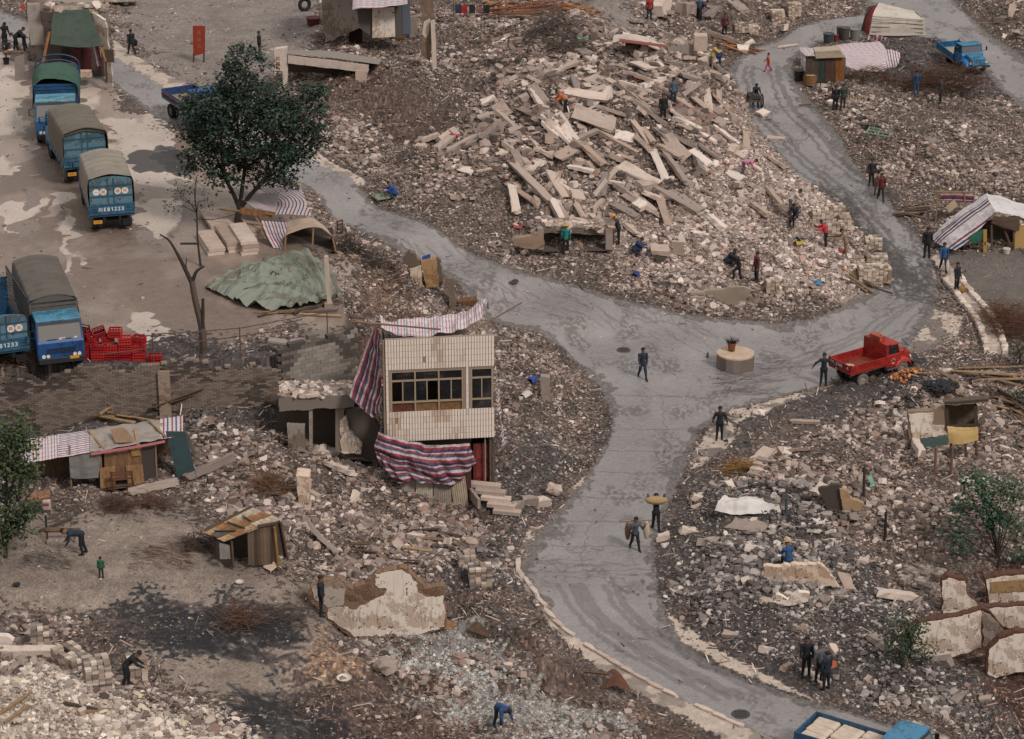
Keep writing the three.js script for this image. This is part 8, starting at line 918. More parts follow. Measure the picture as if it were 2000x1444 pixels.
// what people carry and use
{
  const near = (px, py) => G(px, py), sack = (px, py, up, w, h, d, c, l) => { const b = near(px, py), t = thing('sack', l, 'sack', b); const g = new THREE.SphereGeometry(0.5, 16, 10), p = g.attributes.position; for (let i = 0; i < p.count; i++) { const k = 1 + 0.16 * (noise(p.getX(i) * 5 + px, p.getY(i) * 5) - 0.5); p.setXYZ(i, p.getX(i) * w * k, p.getY(i) * h * k + up, p.getZ(i) * d * k); } g.computeVertexNormals(); part(t, 'bag', g, cloth(c)); part(t, 'tie', new THREE.TorusGeometry(0.05, 0.02, 6, 10).rotateX(1.57).translate(0, up + h * 0.47, 0), cloth(c)); };
  sack(1281, 1037, 1.52, 1.05, 0.4, 0.5, '#a98d66', 'long tan sack borne on shoulders'); sack(1262, 1066, 0.75, 0.3, 0.9, 0.28, '#c2b49c', 'pale sack hanging from the carrying pole'); sack(1226, 1066, 0.7, 0.3, 0.9, 0.28, '#7c6455', 'brown sack hanging from the carrying pole'); sack(1850, 533, 0.4, 0.22, 0.7, 0.2, '#cfc8c0', 'white bag carried beside the blue jacket'); sack(1878, 572, 0.2, 0.45, 0.42, 0.4, '#8f7236', 'yellow bundle set on the path'); sack(265, 106, 0.8, 0.35, 0.5, 0.25, K1, 'black bag carried along the upper pavement'); sack(1642, 503, 0.35, 0.3, 0.2, 0.3, '#a83a3c', 'small red pan held over the bricks');
  const pole = near(1240, 1072); solo('carrying_pole', rod(V3(-0.75, 1.42, 0.1), V3(0.75, 1.42, 0), 0.03), WOOD[1], 'carrying pole laid across grey jacketed shoulders', 'pole', pole);
  const hc = G(1474, 214), t = thing('handcart', 'two-wheeled handcart on the muddy road', 'handcart', hc, 0.1); part(t, 'platform', muv(box(1.0, 0.08, 1.3, 0, 0.55, -0.6)), WOOD[2]); for (const s of [-1, 1]) { const w = part(t, 'wheel', new THREE.TorusGeometry(0.42, 0.05, 8, 24).rotateY(Math.PI / 2).translate(s * 0.6, 0.46, -0.5), RUBBER); part(w, 'spokes', join(Array.from({ length: 6 }, (_, k) => box(0.02, 0.8, 0.02, s * 0.6, 0.46, -0.5, 0, k * Math.PI / 6))), STEEL); part(t, 'shaft', bar(V3(s * 0.45, 0.55, -1.2), V3(s * 0.4, 0.85, 0.7), 0.06), WOOD[2]); } part(t, 'load', rbox(0.8, 0.35, 0.9, 0.08, 0, 0.78, -0.6), mat('#3b3836', 0.9));
}
// ------------------------------------------------------------ trees and brush
function leafCloud(lobes, n, size, cols, sd, opts = {}) { // clumps of small leaf blades in the lobes' volume
  reseed(sd); const pos = [], col = [], idx = [], c = new THREE.Color(), twigs = [];
  for (const [x, y, z, r] of lobes) { const clumps = Math.round((opts.clumps ?? 26) * r * r * 0.5 + 4); for (let k = 0; k < clumps; k++) {
    const d = V3(rr(-1, 1), rr(-0.85, 1), rr(-1, 1)).normalize().multiplyScalar(r * (0.3 + 0.85 * Math.sqrt(rnd()))), q = V3(x + d.x, y + d.y * 0.85, z + d.z), lightc = rnd(); twigs.push([V3(x, y, z), q]);
    for (let m = 0; m < n; m++) { const p = q.clone().add(V3(rr(-1, 1), rr(-0.7, 0.7), rr(-1, 1)).multiplyScalar((opts.spread ?? 0.42))), a = rr(0, 6.283), tilt = rr(-0.9, 0.5), L = size * rr(0.7, 1.4), W = L * rr(0.3, 0.45), u = V3(Math.cos(a) * Math.cos(tilt), Math.sin(tilt), Math.sin(a) * Math.cos(tilt)), v = V3(-Math.sin(a), rr(-0.4, 0.4), Math.cos(a)).normalize(), o = pos.length / 3; for (const [s, t2] of [[0, 0], [0.5, 1], [1, 0], [0.5, -1]]) { pos.push(p.x + u.x * L * s + v.x * W * t2, p.y + u.y * L * s + v.y * W * t2 - (s === 1 ? L * 0.15 : 0), p.z + u.z * L * s + v.z * W * t2); } c.set(rnd() < (opts.yellow ?? 0.03) ? '#5f5524' : cols[Math.floor((lightc * 0.7 + rnd() * 0.3) * cols.length * 0.999)]); for (let e = 0; e < 4; e++) col.push(c.r, c.g, c.b); idx.push(o, o + 1, o + 2, o, o + 2, o + 3); } } }
  const g = new THREE.BufferGeometry(); g.setAttribute('position', new THREE.Float32BufferAttribute(pos, 3)); g.setAttribute('color', new THREE.Float32BufferAttribute(col, 3)); g.setIndex(idx); g.computeVertexNormals(); return { g, twigs };
}
const leafMat = new THREE.MeshPhysicalMaterial({ vertexColors: true, roughness: 0.8, side: THREE.DoubleSide }), bark = mat('#3a302a', 0.95, { bumpMap: rep(woodTex, 3, 1), bumpScale: 0.02 }), barkL = mat('#5a4a40', 0.95);
const limb = (pts, r0, r1, n = 8) => { const c = new THREE.CatmullRomCurve3(pts), g = new THREE.TubeGeometry(c, pts.length * 5, 1, n), p = g.attributes.position, seg = pts.length * 5; for (let i = 0; i < p.count; i++) { const t = Math.floor(i / (n + 1)) / seg, q = c.getPointAt(clamp(t)), r = mix(r0, r1, t); p.setXYZ(i, q.x + (p.getX(i) - q.x) * r, q.y + (p.getY(i) - q.y) * r, q.z + (p.getZ(i) - q.z) * r); } g.computeVertexNormals(); return g; };
const GREEN = ['#1b2a22', '#243729', '#304634', '#17241d', '#3d5337'];
{
  const f = survey('leafy_tree', 'big leafy tree with forked trunk beside the ridge tent', 'tree', 462, 450), q = f.w;
  const lobePx = [[480, 118, 0.3, 1.0], [485, 160, 0, 1.5], [425, 195, 0.6, 1.3], [400, 240, -0.4, 1.3], [460, 220, 1.0, 1.6], [540, 200, -0.6, 1.5], [590, 225, 0.4, 1.3], [615, 190, -1.0, 0.9], [520, 260, 0.8, 1.7], [580, 290, 0, 1.2], [430, 290, 0.2, 1.4], [390, 310, -0.8, 0.9], [500, 315, -0.8, 1.4], [550, 335, 0.8, 0.9], [440, 345, 0.6, 0.8], [470, 190, -2, 1.6], [540, 270, -2.2, 1.5], [420, 255, -2, 1.3], [620, 260, -0.5, 0.7], [385, 200, -1, 0.8]];
  const lobes = lobePx.map(([x, y, d, r]) => { const p = q(x, y, d); return [p.x, p.y, p.z, r]; }), L = leafCloud(lobes, 26, 0.2, GREEN, 88, { yellow: 0.012, clumps: 36, spread: 0.42 });
  const fork = q(468, 408, 0), w1 = [limb([V3(0, -0.2, 0), q(464, 425, 0), fork], 0.2, 0.15)], mids = [[q(520, 350, 0.3), 0.11], [q(440, 350, 0.2), 0.1], [q(478, 330, -0.8), 0.1]]; mids.forEach(([m, r]) => w1.push(limb([fork, fork.clone().lerp(m, 0.5).add(V3(0, 0.1, 0)), m], 0.13, r))); lobes.forEach(([x, y, z, r]) => { const e = V3(x, y, z), m = mids.reduce((a, b) => (b[0].distanceTo(e) < a[0].distanceTo(e) ? b : a))[0]; w1.push(limb([m, m.clone().lerp(e, 0.55).add(V3(0, -0.2, 0.1)), e], 0.075, 0.03, 5)); }); L.twigs.forEach(([a, b], i) => { if (i % 2) w1.push(rod(a, b, 0.018, 0.006, 4)); });
  part(f.t, 'trunk', join(w1), bark); part(f.t, 'crown', L.g, leafMat).userData.kind = 'stuff';
  // sparse sapling
  const s = survey('sparse_tree', 'thin sapling with few leaves beside the hollow slabs', 'tree', 392, 520), z = s.w; const sl = [[345, 372, 0.2, 0.5], [385, 355, 0, 0.7], [365, 395, -0.3, 0.5], [400, 390, 0.3, 0.6], [330, 405, 0, 0.35]].map(([x, y, d, r]) => { const p = z(x, y, d); return [p.x, p.y, p.z, r]; }), SL = leafCloud(sl, 7, 0.15, GREEN, 91, { spread: 0.3, clumps: 24 }); const tr = [limb([V3(0, -0.1, 0), z(386, 470, 0), z(384, 420, 0), z(380, 375, 0), z(384, 345, 0)], 0.07, 0.02, 6), limb([z(386, 428, 0), z(420, 428, 0.1), z(462, 418, 0.2)], 0.03, 0.012, 5), rod(z(352, 476, 0), z(386, 476, 0), 0.06, 0.06)]; sl.forEach(([x, y, d]) => tr.push(limb([z(384, 415, 0), z(378, 400, 0).lerp(V3(x, y, d), 0.5), V3(x, y, d)], 0.025, 0.01, 5))); SL.twigs.forEach(([a, b]) => tr.push(rod(a, b, 0.01, 0.004, 3))); part(s.t, 'trunk', join(tr), bark); part(s.t, 'crown', SL.g, leafMat).userData.kind = 'stuff';
  // dead tree
  const d = survey('dead_tree', 'dead tree trunk with bare broken limbs on the yard edge', 'tree', 398, 690), D = d.w; part(d.t, 'trunk', join([limb([V3(0, -0.2, 0), D(394, 640, 0), D(382, 590, 0), D(374, 548, 0)], 0.2, 0.14)]), barkL); part(d.t, 'limb', limb([D(374, 552, 0), D(356, 515, 0), D(340, 485, 0), D(328, 468, 0), D(312, 458, 0)], 0.12, 0.04), bark); part(d.t, 'limb', limb([D(376, 548, 0), D(384, 530, 0), D(398, 520, 0)], 0.1, 0.05), bark); part(d.t, 'limb', limb([D(395, 640, 0.1), D(396, 612, 0.1), D(396, 584, 0.1)], 0.1, 0.07), bark); part(d.t, 'limb', limb([D(366, 536, 0), D(363, 518, 0), D(364, 504, 0)], 0.04, 0.02), bark);
  const edge = (name, label, px, py, lobesPx, sd, o = {}) => { const e = survey(name, label, o.cat ?? 'tree', px, py), E = e.w, lb = lobesPx.map(([x, y, dz, r]) => { const p = E(x, y, dz); return [p.x, p.y, p.z, r]; }), C = leafCloud(lb, o.n ?? 18, o.size ?? 0.16, o.cols ?? GREEN, sd, o), tk = [limb([V3(0, -0.2, 0), V3(0.05, 0.6, 0), V3(0, 1.2, 0).lerp(V3(...lb[0].slice(0, 3)), 0.5)], o.r ?? 0.1, 0.05, 6)]; lb.forEach((l) => tk.push(limb([V3(0, 0.5, 0), V3(l[0] * 0.5, l[1] * 0.6, l[2] * 0.5), V3(l[0], l[1], l[2])], 0.04, 0.012, 5))); C.twigs.forEach(([a, b]) => tk.push(rod(a, b, 0.012, 0.005, 3))); part(e.t, 'trunk', join(tk), bark); part(e.t, 'crown', C.g, leafMat).userData.kind = 'stuff'; };
  edge('leafy_tree', 'dull green tree in front of the striped shack end', 10, 1090, [[20, 840, 0.2, 0.9], [40, 870, 0, 0.7], [15, 900, 0.3, 0.9], [50, 920, 0, 0.6], [20, 980, 0.2, 0.9], [45, 1000, 0, 0.5], [15, 1045, 0.2, 0.8], [-30, 900, 0, 1.2], [-30, 1000, 0, 1.2]], 92, { cols: ['#2f3d26', '#3b4a2c', '#4a5632', '#283422'], yellow: 0.03, n: 30, clumps: 44 });
  edge('leafy_tree', 'young green tree growing beside the earth walls', 1948, 1112, [[1905, 935, 0, 0.5], [1925, 955, 0.3, 0.7], [1955, 950, -0.2, 0.6], [1900, 975, 0.2, 0.6], [1935, 985, 0, 0.7], [1885, 1000, 0, 0.5], [1965, 1000, 0.2, 0.7], [1990, 965, 0, 0.6], [1870, 1040, 0.2, 0.45], [1880, 1070, 0, 0.45], [1985, 1030, -0.2, 0.6], [1940, 1020, 0.3, 0.5], [1995, 1090, 0, 0.5]], 93, { cols: ['#1f3a26', '#274730', '#2f5538'], yellow: 0.01, n: 15, clumps: 36, size: 0.16, r: 0.07 });
  edge('leafy_bush', 'green bush at the end of the long earth wall', 1776, 1285, [[1760, 1230, 0, 0.5], [1775, 1215, -0.2, 0.45], [1785, 1250, 0.2, 0.5], [1765, 1270, 0.2, 0.45], [1800, 1272, 0.3, 0.3], [1745, 1245, 0, 0.35], [1800, 1225, 0, 0.3]], 94, { cat: 'bush', cols: ['#26381f', '#304626', '#1f2f1e'], n: 15, clumps: 40, size: 0.14, r: 0.04 });
  edge('leafy_bush', 'dark green bush beside the stone path end', 1990, 715, [[1985, 690, 0, 0.5], [2000, 680, 0, 0.5], [2010, 705, 0, 0.5]], 95, { cat: 'bush', n: 14, size: 0.12, r: 0.04 }); edge('leafy_bush', 'dark bush behind the long timber poles', 2000, 800, [[1992, 775, 0, 0.5], [2005, 790, 0, 0.5], [1995, 800, 0, 0.4]], 96, { cat: 'bush', n: 14, size: 0.12, r: 0.04 });
  // heaps of cut brushwood
  const brush = (px, py, w, h, d, n, c, label, sd, flat = 0.5, fan) => { reseed(sd); const b = G(px, py), t = thing('brushwood', label, 'brushwood', b), g = []; for (let k = 0; k < n; k++) { const x = rr(-w, w) * 0.5, z = rr(-d, d) * 0.5, a = fan ?? rr(0, 6.28), ang = (fan === undefined ? a : fan + rr(-0.4, 0.4)), L = rr(0.6, 1.5) * Math.max(0.6, h), e = Math.max(0, 1 - (x / w * 2) ** 2) * h, y = height(b.x + x, b.z + z) - b.y + rr(0, 1) * e, p0 = V3(x, y, z), p2 = p0.clone().add(V3(Math.cos(ang) * L, rr(-0.15, flat) * L, Math.sin(ang) * L * 0.7)), p1 = p0.clone().lerp(p2, 0.5).add(V3(0, rr(0, 0.15) * L, 0)); g.push(rod(p0, p1, 0.014, 0.011, 3), rod(p1, p2, 0.011, 0.004, 3)); } part(t, 'twigs', join(g), mat(c, 0.95)).userData.kind = 'stuff'; };
  brush(1800, 175, 2.2, 1.4, 1.5, 380, '#5a3a2c', 'reddish brown brushwood heap beside the standing men', 1); brush(1858, 178, 2.6, 1.8, 1.6, 420, '#573c30', 'tall brown brushwood heap below the blue tipper', 2); brush(1700, 158, 3.5, 0.9, 1.2, 320, '#5b4032', 'low brown brushwood bank beside the wooden hut', 3); brush(1985, 650, 2.6, 1.2, 2.5, 420, '#5e3b2a', 'russet brushwood beside the stone path', 4); brush(1950, 625, 1.6, 0.8, 2, 240, '#6b4632', 'pale russet brushwood against the stone path', 5);
  brush(1075, 60, 3.6, 1.5, 1.6, 380, '#5d514a', 'grey brushwood heap below the long woodpile', 6); brush(1110, 108, 2.8, 0.9, 1.5, 260, '#5a4d46', 'grey brushwood on the brown bank', 7); brush(975, 130, 4, 0.5, 1, 200, '#4d3c34', 'dark brushwood along the brown bank', 8); brush(230, 1000, 1.2, 0.7, 0.8, 200, '#5b4038', 'small reddish brushwood heap before the shack boards', 9); brush(300, 990, 1.0, 0.6, 0.7, 150, '#64483c', 'reddish twigs beside the broad plank', 10); brush(395, 1072, 1.6, 0.7, 1, 260, '#463832', 'dark brushwood against the plank shed', 11); brush(310, 1090, 2.6, 0.35, 2.2, 160, '#6d5547', 'loose brown branches lying across the yard', 12, 0.1, 0.6); brush(85, 1100, 2.2, 0.4, 1.6, 150, '#6e645c', 'long pale switches lying on the yard', 13, 0.1, 0.9); brush(470, 1225, 0.9, 0.9, 0.6, 130, '#6a4c3c', 'upright brown twigs at the ash patch', 14, 1.2); brush(560, 1205, 2.6, 0.4, 1.6, 160, '#5c4c42', 'dark twigs scattered beside the pit wall', 15, 0.2); brush(1450, 922, 1.6, 0.6, 0.8, 260, '#93703f', 'straw-coloured brushwood heap on the dark rubble', 16, 0.2); brush(690, 492, 1.4, 0.7, 0.9, 240, '#3f352f', 'dark brushwood beside the ridge tent', 17); brush(745, 520, 2, 0.6, 1, 220, '#453a33', 'dark brushwood before the broken wall corner', 18); brush(530, 960, 1.4, 0.8, 1, 220, '#75543c', 'dry brown weeds above the plank shed', 19, 1.0); brush(30, 775, 1.8, 0.9, 1, 260, '#7a5a3e', 'straw heap leaning on the brick wall', 20, 0.3);
}
// ------------------------------------------------------------ smaller things
{ // round planter with a pot
  reseed(61); const b = P(1436, 716, 0); b.y = height(b.x, b.z); const t = thing('stone_planter', 'round stone plinth standing in the road junction', 'plinth', b), R = 0.98; for (let k = 0; k < 16; k++) { const a = k / 16 * 6.283; part(t, 'side_stone', muv(rbox(0.42, 0.72, 0.22, 0.03)), pick([CONC[6], mat('#7a6e66', 0.9), mat('#6b6059', 0.9)])).position.set(Math.sin(a) * (R - 0.1), 0.36, Math.cos(a) * (R - 0.1)); t.children.at(-1).rotation.y = a; } part(t, 'fill', muv(new THREE.CylinderGeometry(R - 0.14, R - 0.14, 0.7, 24).translate(0, 0.35, 0)), CONC[6]); part(t, 'top_slab', muv(new THREE.CylinderGeometry(R + 0.02, R + 0.02, 0.08, 28).translate(0, 0.76, 0)), mat('#c0a995', 0.9, { map: rep(stainTex, 1) }));
  const p = b.clone().add(V3(-0.2, 0.8, -0.25)), q = thing('plant_pot', 'brown glazed flowerpot with dark spiky plant on the plinth', 'flowerpot', p); part(q, 'pot', new THREE.LatheGeometry([[0.01, 0], [0.17, 0], [0.2, 0.2], [0.24, 0.42], [0.27, 0.46], [0.23, 0.46], [0.2, 0.4], [0.01, 0.38]].map(([x, y]) => new THREE.Vector2(x, y)), 20), mat('#7a4526', 0.35)); const g = []; for (let k = 0; k < 90; k++) { const a = rr(0, 6.28), l = rr(0.2, 0.5), e = rr(0.1, 0.7); g.push(rod(V3(0, 0.42, 0), V3(Math.cos(a) * l, 0.45 + e * 0.5, Math.sin(a) * l), 0.016, 0.003, 3)); } part(q, 'plant', join(g), mat('#23282a', 0.9)).userData.kind = 'stuff';
  for (const [x, y, h, l] of [[1000, 562, 1.5, 'round iron cover in the upper wet road'], [1218, 681, 0.4, 'round iron cover near the walking person'], [1447, 1396, 0, 'round iron cover at the lower kerb']]) { const m = P(x, y, h); m.y = height(m.x, m.z) + 0.012; const o = thing('manhole_cover', l, 'manhole cover', m); part(o, 'disc', new THREE.CylinderGeometry(0.34, 0.34, 0.02, 24), mat('#3f3a39', 0.7)); part(o, 'ring', new THREE.TorusGeometry(0.36, 0.025, 6, 28).rotateX(Math.PI / 2), mat('#4d4745', 0.8)); part(o, 'rib', join([-0.2, -0.07, 0.07, 0.2].map((z) => box(0.5, 0.012, 0.04, 0, 0.014, z))), mat('#2f2b2b', 0.7)); }
}
{ // red bottle crates
  reseed(62); const RED = mat('#a01e22', 0.45), RED2 = mat('#b32c2a', 0.45); const crateG = (() => { const g = [box(0.5, 0.03, 0.36, 0, 0.02, 0)]; for (const s of [-1, 1]) { for (const y of [0.06, 0.16, 0.27]) g.push(box(0.5, y === 0.27 ? 0.07 : 0.05, 0.02, 0, y, s * 0.17), box(0.02, y === 0.27 ? 0.07 : 0.05, 0.34, s * 0.24, y, 0)); for (let k = 0; k < 5; k++) g.push(box(0.03, 0.3, 0.022, -0.22 + k * 0.11, 0.15, s * 0.171)); for (let k = 0; k < 3; k++) g.push(box(0.022, 0.3, 0.03, s * 0.241, 0.15, -0.12 + k * 0.12)); } return join(g); })(), divG = join([...[-0.12, 0, 0.12].map((x) => box(0.012, 0.16, 0.33, x, 0.1, 0)), ...[-0.06, 0.06].map((z) => box(0.48, 0.16, 0.012, 0, 0.1, z))]);
  const base = P(190, 706, YARD), spot = [[-1.15, 0, 0], [-0.6, 0, 0], [0.0, 0, 0.05], [0.55, 0, 0], [1.1, 0, 0], [1.65, 0, 0.03], [-0.6, 1, 0], [0, 1, 0], [0.55, 1, 0], [1.1, 1, 0], [1.65, 1, 0], [-0.85, 2, 0.1], [-0.25, 2, 0], [1.65, 2, 0], [1.1, 2, 0], [0.4, 2, -0.1], [2.3, 0, 0.2], [3.0, 0, 0.3], [-0.5, 3, 0], [0.1, 3, -0.1], [-1.2, 1, 0.1], [0.75, 3, 0]];
  for (const [x, l, z] of spot) { const p = V3(base.x + x * 0.98, height(base.x + x * 1.4, base.z + z) + 0.01 + l * 0.4, base.z + z + rr(-0.04, 0.04) - 0.35); p.x = base.x + x * 1.2; const t = thing('bottle_crate', 'red plastic bottle crate stacked at the yard edge', 'crate', p, (l > 1 ? rr(-0.5, 0.5) : rr(-0.06, 0.06)), 'red crates at the yard edge'); t.scale.setScalar(1.25); if (l > 2) t.rotation.set(rr(0.2, 0.7), rr(-0.5, 0.5), rr(-0.3, 0.3)); part(t, 'crate_shell', crateG, rnd() < 0.5 ? RED : RED2); part(t, 'divider', divG, mat('#6d1a1c', 0.6)); }
}
{ // stone edging of the path
  reseed(63); const rows = [[[1846, 548], [1868, 578], [1892, 618], [1915, 655], [1926, 690], [1926, 702]], [[1868, 535], [1893, 572], [1924, 616], [1950, 655], [1962, 690], [1962, 702]]], t = thing('path_edging', 'rows of pale stone blocks edging the raised path', 'edging', G(1900, 630)); for (const r of rows) for (let k = 0; k < r.length - 1; k++) { const a = P(...r[k], 0), c = P(...r[k + 1], 0), n = Math.max(2, Math.round(a.distanceTo(c) / 0.55)); for (let m = 0; m < n; m++) { const p = a.clone().lerp(c, (m + 0.5) / n), o = part(t, 'stone', blockG[m % 3], pick([CONC[2], CONC[4], CONC[0]])); o.scale.set(0.5, 0.26, 0.3); o.position.set(p.x + rr(-0.03, 0.03), height(p.x, p.z) + 0.08, p.z).sub(t.position); o.rotation.y = Math.atan2(-(c.z - a.z), c.x - a.x) + rr(-0.08, 0.08); } }
  const k = thing('kerb_stones', 'pale kerb stones along the lower road bend', 'kerb', G(1012, 1110)); const kp = [[1012, 1098], [1012, 1128], [1036, 1170], [1080, 1218], [1140, 1262], [1212, 1308], [1292, 1352], [1392, 1398], [1480, 1438]]; for (let i = 0; i < kp.length - 1; i++) { const a = P(...kp[i], 0), c = P(...kp[i + 1], 0), n = Math.max(2, Math.round(a.distanceTo(c) / 0.9)); for (let m = 0; m < n; m++) { if (rnd() < 0.12) continue; const p = a.clone().lerp(c, (m + 0.5) / n), o = part(k, 'stone', blockG[m % 3], pick([CONC[2], CONC[0]])); o.scale.set(0.84, 0.16, 0.2); o.position.set(p.x, height(p.x, p.z) + 0.03, p.z).sub(k.position); o.rotation.y = Math.atan2(-(c.z - a.z), c.x - a.x); } }
}
{ // loose orange bricks, coal, panels, furniture
  reseed(64); const OR = ['#a9683f', '#b87b4e', '#8f5433', '#c08a5c'].map((c) => mat(c, 0.9, { flatShading: true })); for (let k = 0; k < 90; k++) { const a = rr(0, 6.28), r = Math.sqrt(rnd()), p = P(1768 + Math.cos(a) * r * 34, 748 + Math.sin(a) * r * 13, 0.1); p.y = height(p.x, p.z) + 0.04 + 0.3 * (1 - r) * rnd(); lay('orange_brick', pick(brickG), pick(OR), V3(0.24, 0.1, 0.13), p, new THREE.Quaternion().setFromEuler(new THREE.Euler(rr(-0.6, 0.6), rr(0, 6), rr(-0.6, 0.6))), 'orange brick in the small heap beside the red truck', 'brick', 'orange bricks beside the red truck'); }
  const coal = G(1836, 760), ch = thing('coal_heap', 'black coal heap behind the ruined hut', 'coal heap', coal), cg = []; for (let k = 0; k < 120; k++) { const a = rr(0, 6.28), r = Math.sqrt(rnd()) * 0.8; cg.push(stone(k % 5).scale(0.22, 0.22, 0.22).translate(Math.cos(a) * r * 1.2, 0.3 * (1 - r), Math.sin(a) * r)); } part(ch, 'coal', join(cg), mat('#1b1a1c', 0.7, { flatShading: true })).userData.kind = 'stuff';
  const gp = G(742, 382), gt = thing('green_board', 'pale green panelled board lying at the road edge', 'board', gp, 0.5); part(gt, 'board', muv(box(1.3, 0.05, 1.9, 0, 0.06, 0)), mat('#7f8c76', 0.8, { map: rep(stainTex, 0.6) })); part(gt, 'batten', join([box(1.3, 0.04, 0.06, 0, 0.1, 0), box(0.06, 0.04, 1.9, 0, 0.1, 0), box(0.06, 0.04, 1.9, -0.62, 0.1, 0), box(0.06, 0.04, 1.9, 0.62, 0.1, 0)]), mat('#5d6858', 0.8));
  const wf = G(1717, 262), wt = thing('window_frame', 'green wooden window frame lying flat on the rubble', 'window frame', wf, -0.3); part(wt, 'frame_bars', join([...[-0.75, 0, 0.75].map((x) => box(0.08, 0.06, 1.3, x, 0.12, 0)), ...[-0.65, 0, 0.65].map((z) => box(1.58, 0.06, 0.08, 0, 0.12, z))]), mat('#6f8a78', 0.7)); wt.rotation.z = -0.1;
  const lf = G(1670, 198), lt = thing('slatted_panel', 'yellowish slatted panel lying beside two standing men', 'panel', lf, -0.1); for (let k = 0; k < 8; k++) part(lt, 'slat', box(0.1, 0.03, 0.9, -0.7 + k * 0.2, 0.14, 0), wood('#a78a62')); part(lt, 'rail', join([box(1.6, 0.04, 0.07, 0, 0.11, 0.35), box(1.6, 0.04, 0.07, 0, 0.11, -0.35)]), wood('#8a7050'));
  const tb = G(78, 1003), tt = thing('work_table', 'worn wooden table with thin legs before the shack', 'table', tb, 0.2); part(tt, 'table_top', muv(box(1.0, 0.06, 0.8, 0, 0.85, 0, 0, 0, 0.1)), wood('#9a7258')); for (const [x, z] of [[-0.42, -0.3], [0.42, -0.3], [-0.42, 0.3], [0.42, 0.3]]) part(tt, 'leg', box(0.06, 0.85, 0.06, x, 0.42, z), WOOD[5]);
  const pl = G(92, 1008), pb = thing('hanging_bag', 'white and red bag propped beside the work table', 'bag', pl); part(pb, 'bag', rbox(0.4, 0.55, 0.3, 0.12, 0, 0.55, 0), plain('#b7a8a0')); part(pb, 'flap', rbox(0.3, 0.2, 0.32, 0.06, 0, 0.6, 0), plain('#8a4a44'));
  const sh = G(118, 1058), st = thing('sawhorse', 'wooden sawhorse with a board on it', 'sawhorse', sh, 0.1); part(st, 'board', bar(V3(-0.6, 0.62, 0.1), V3(0.9, 0.5, 0), 0.16, 0.05), WOOD[0]); part(st, 'beam', bar(V3(-0.7, 0.5, 0), V3(0.7, 0.45, 0), 0.1), WOOD[2]); for (const [x, z] of [[-0.6, 0.3], [-0.6, -0.3], [0.6, 0.3], [0.6, -0.3]]) part(st, 'leg', bar(V3(x, 0.48, 0), V3(x, 0, z), 0.06), WOOD[2]); const po = G(92, 1055), pt = thing('iron_post', 'dark iron post standing beside the sawhorse', 'post', po); part(pt, 'shaft', cyl(0.05, 0.05, 1.2, 8, 0, 0.6, 0), mat('#2b2a2c', 0.7)); part(pt, 'cap', cyl(0.08, 0.08, 0.06, 8, 0, 1.2, 0), mat('#8b7f74', 0.8));
  for (const [x, y, l] of [[668, 462, 'small dark wooden chair at the road edge'], [684, 474, 'low wooden stool beside the small chair']]) { const b = G(x, y), c = thing('chair', l, 'chair', b, 0.7); part(c, 'seat', box(0.4, 0.04, 0.4, 0, 0.42, 0), WOOD[5]); for (const [u, v] of [[-0.17, -0.17], [0.17, -0.17], [-0.17, 0.17], [0.17, 0.17]]) part(c, 'leg', box(0.04, 0.42, 0.04, u, 0.21, v), WOOD[5]); if (x < 670) part(c, 'backrest', join([box(0.4, 0.08, 0.03, 0, 0.85, -0.18), box(0.4, 0.06, 0.03, 0, 0.65, -0.18), box(0.04, 0.5, 0.04, -0.18, 0.66, -0.18), box(0.04, 0.5, 0.04, 0.18, 0.66, -0.18)]), WOOD[5]); }
  const lt2 = G(28, 118), t2 = thing('low_table', 'low table with pans beside the people in black', 'table', lt2); part(t2, 'table_top', box(1.3, 0.05, 0.6, 0, 0.6, 0), wood('#9a7a62')); for (const [x, z] of [[-0.55, -0.2], [0.55, -0.2], [-0.55, 0.2], [0.55, 0.2]]) part(t2, 'leg', box(0.05, 0.6, 0.05, x, 0.3, z), BLACK); part(t2, 'pan', cyl(0.22, 0.16, 0.1, 16, -0.2, 0.68, 0), mat('#b3a59a', 0.5)); const bk = G(12, 126), bt = thing('bucket', 'black bucket beside the low table', 'bucket', bk); part(bt, 'pail', new THREE.CylinderGeometry(0.22, 0.17, 0.42, 16, 1, true).translate(0, 0.21, 0), mat('#1d1d1f', 0.6, { side: THREE.DoubleSide })); part(bt, 'pail_base', cyl(0.17, 0.17, 0.02, 16, 0, 0.02, 0), BLACK);
  for (const [x, y, c, r, l] of [[672, 1336, '#c9c0b6', 0.3, 'white enamel basin on the ash yard'], [32, 1146, '#26262a', 0.16, 'small black box-like pot on the bare yard'], [468, 1142, '#bdb3a8', 0.18, 'white bowl upturned before the plank shed']]) { const b = G(x, y), t = thing('basin', l, 'basin', b); part(t, 'bowl', new THREE.LatheGeometry([[0.01, 0.02], [r * 0.7, 0.02], [r, r * 0.7], [r * 0.95, r * 0.7], [r * 0.62, 0.06], [0.01, 0.06]].map(([a, q]) => new THREE.Vector2(a, q)), 18), mat(c, 0.4)); part(t, 'rim', new THREE.TorusGeometry(r * 0.98, 0.015, 6, 20).rotateX(1.571).translate(0, r * 0.7, 0), mat(c, 0.4)); }
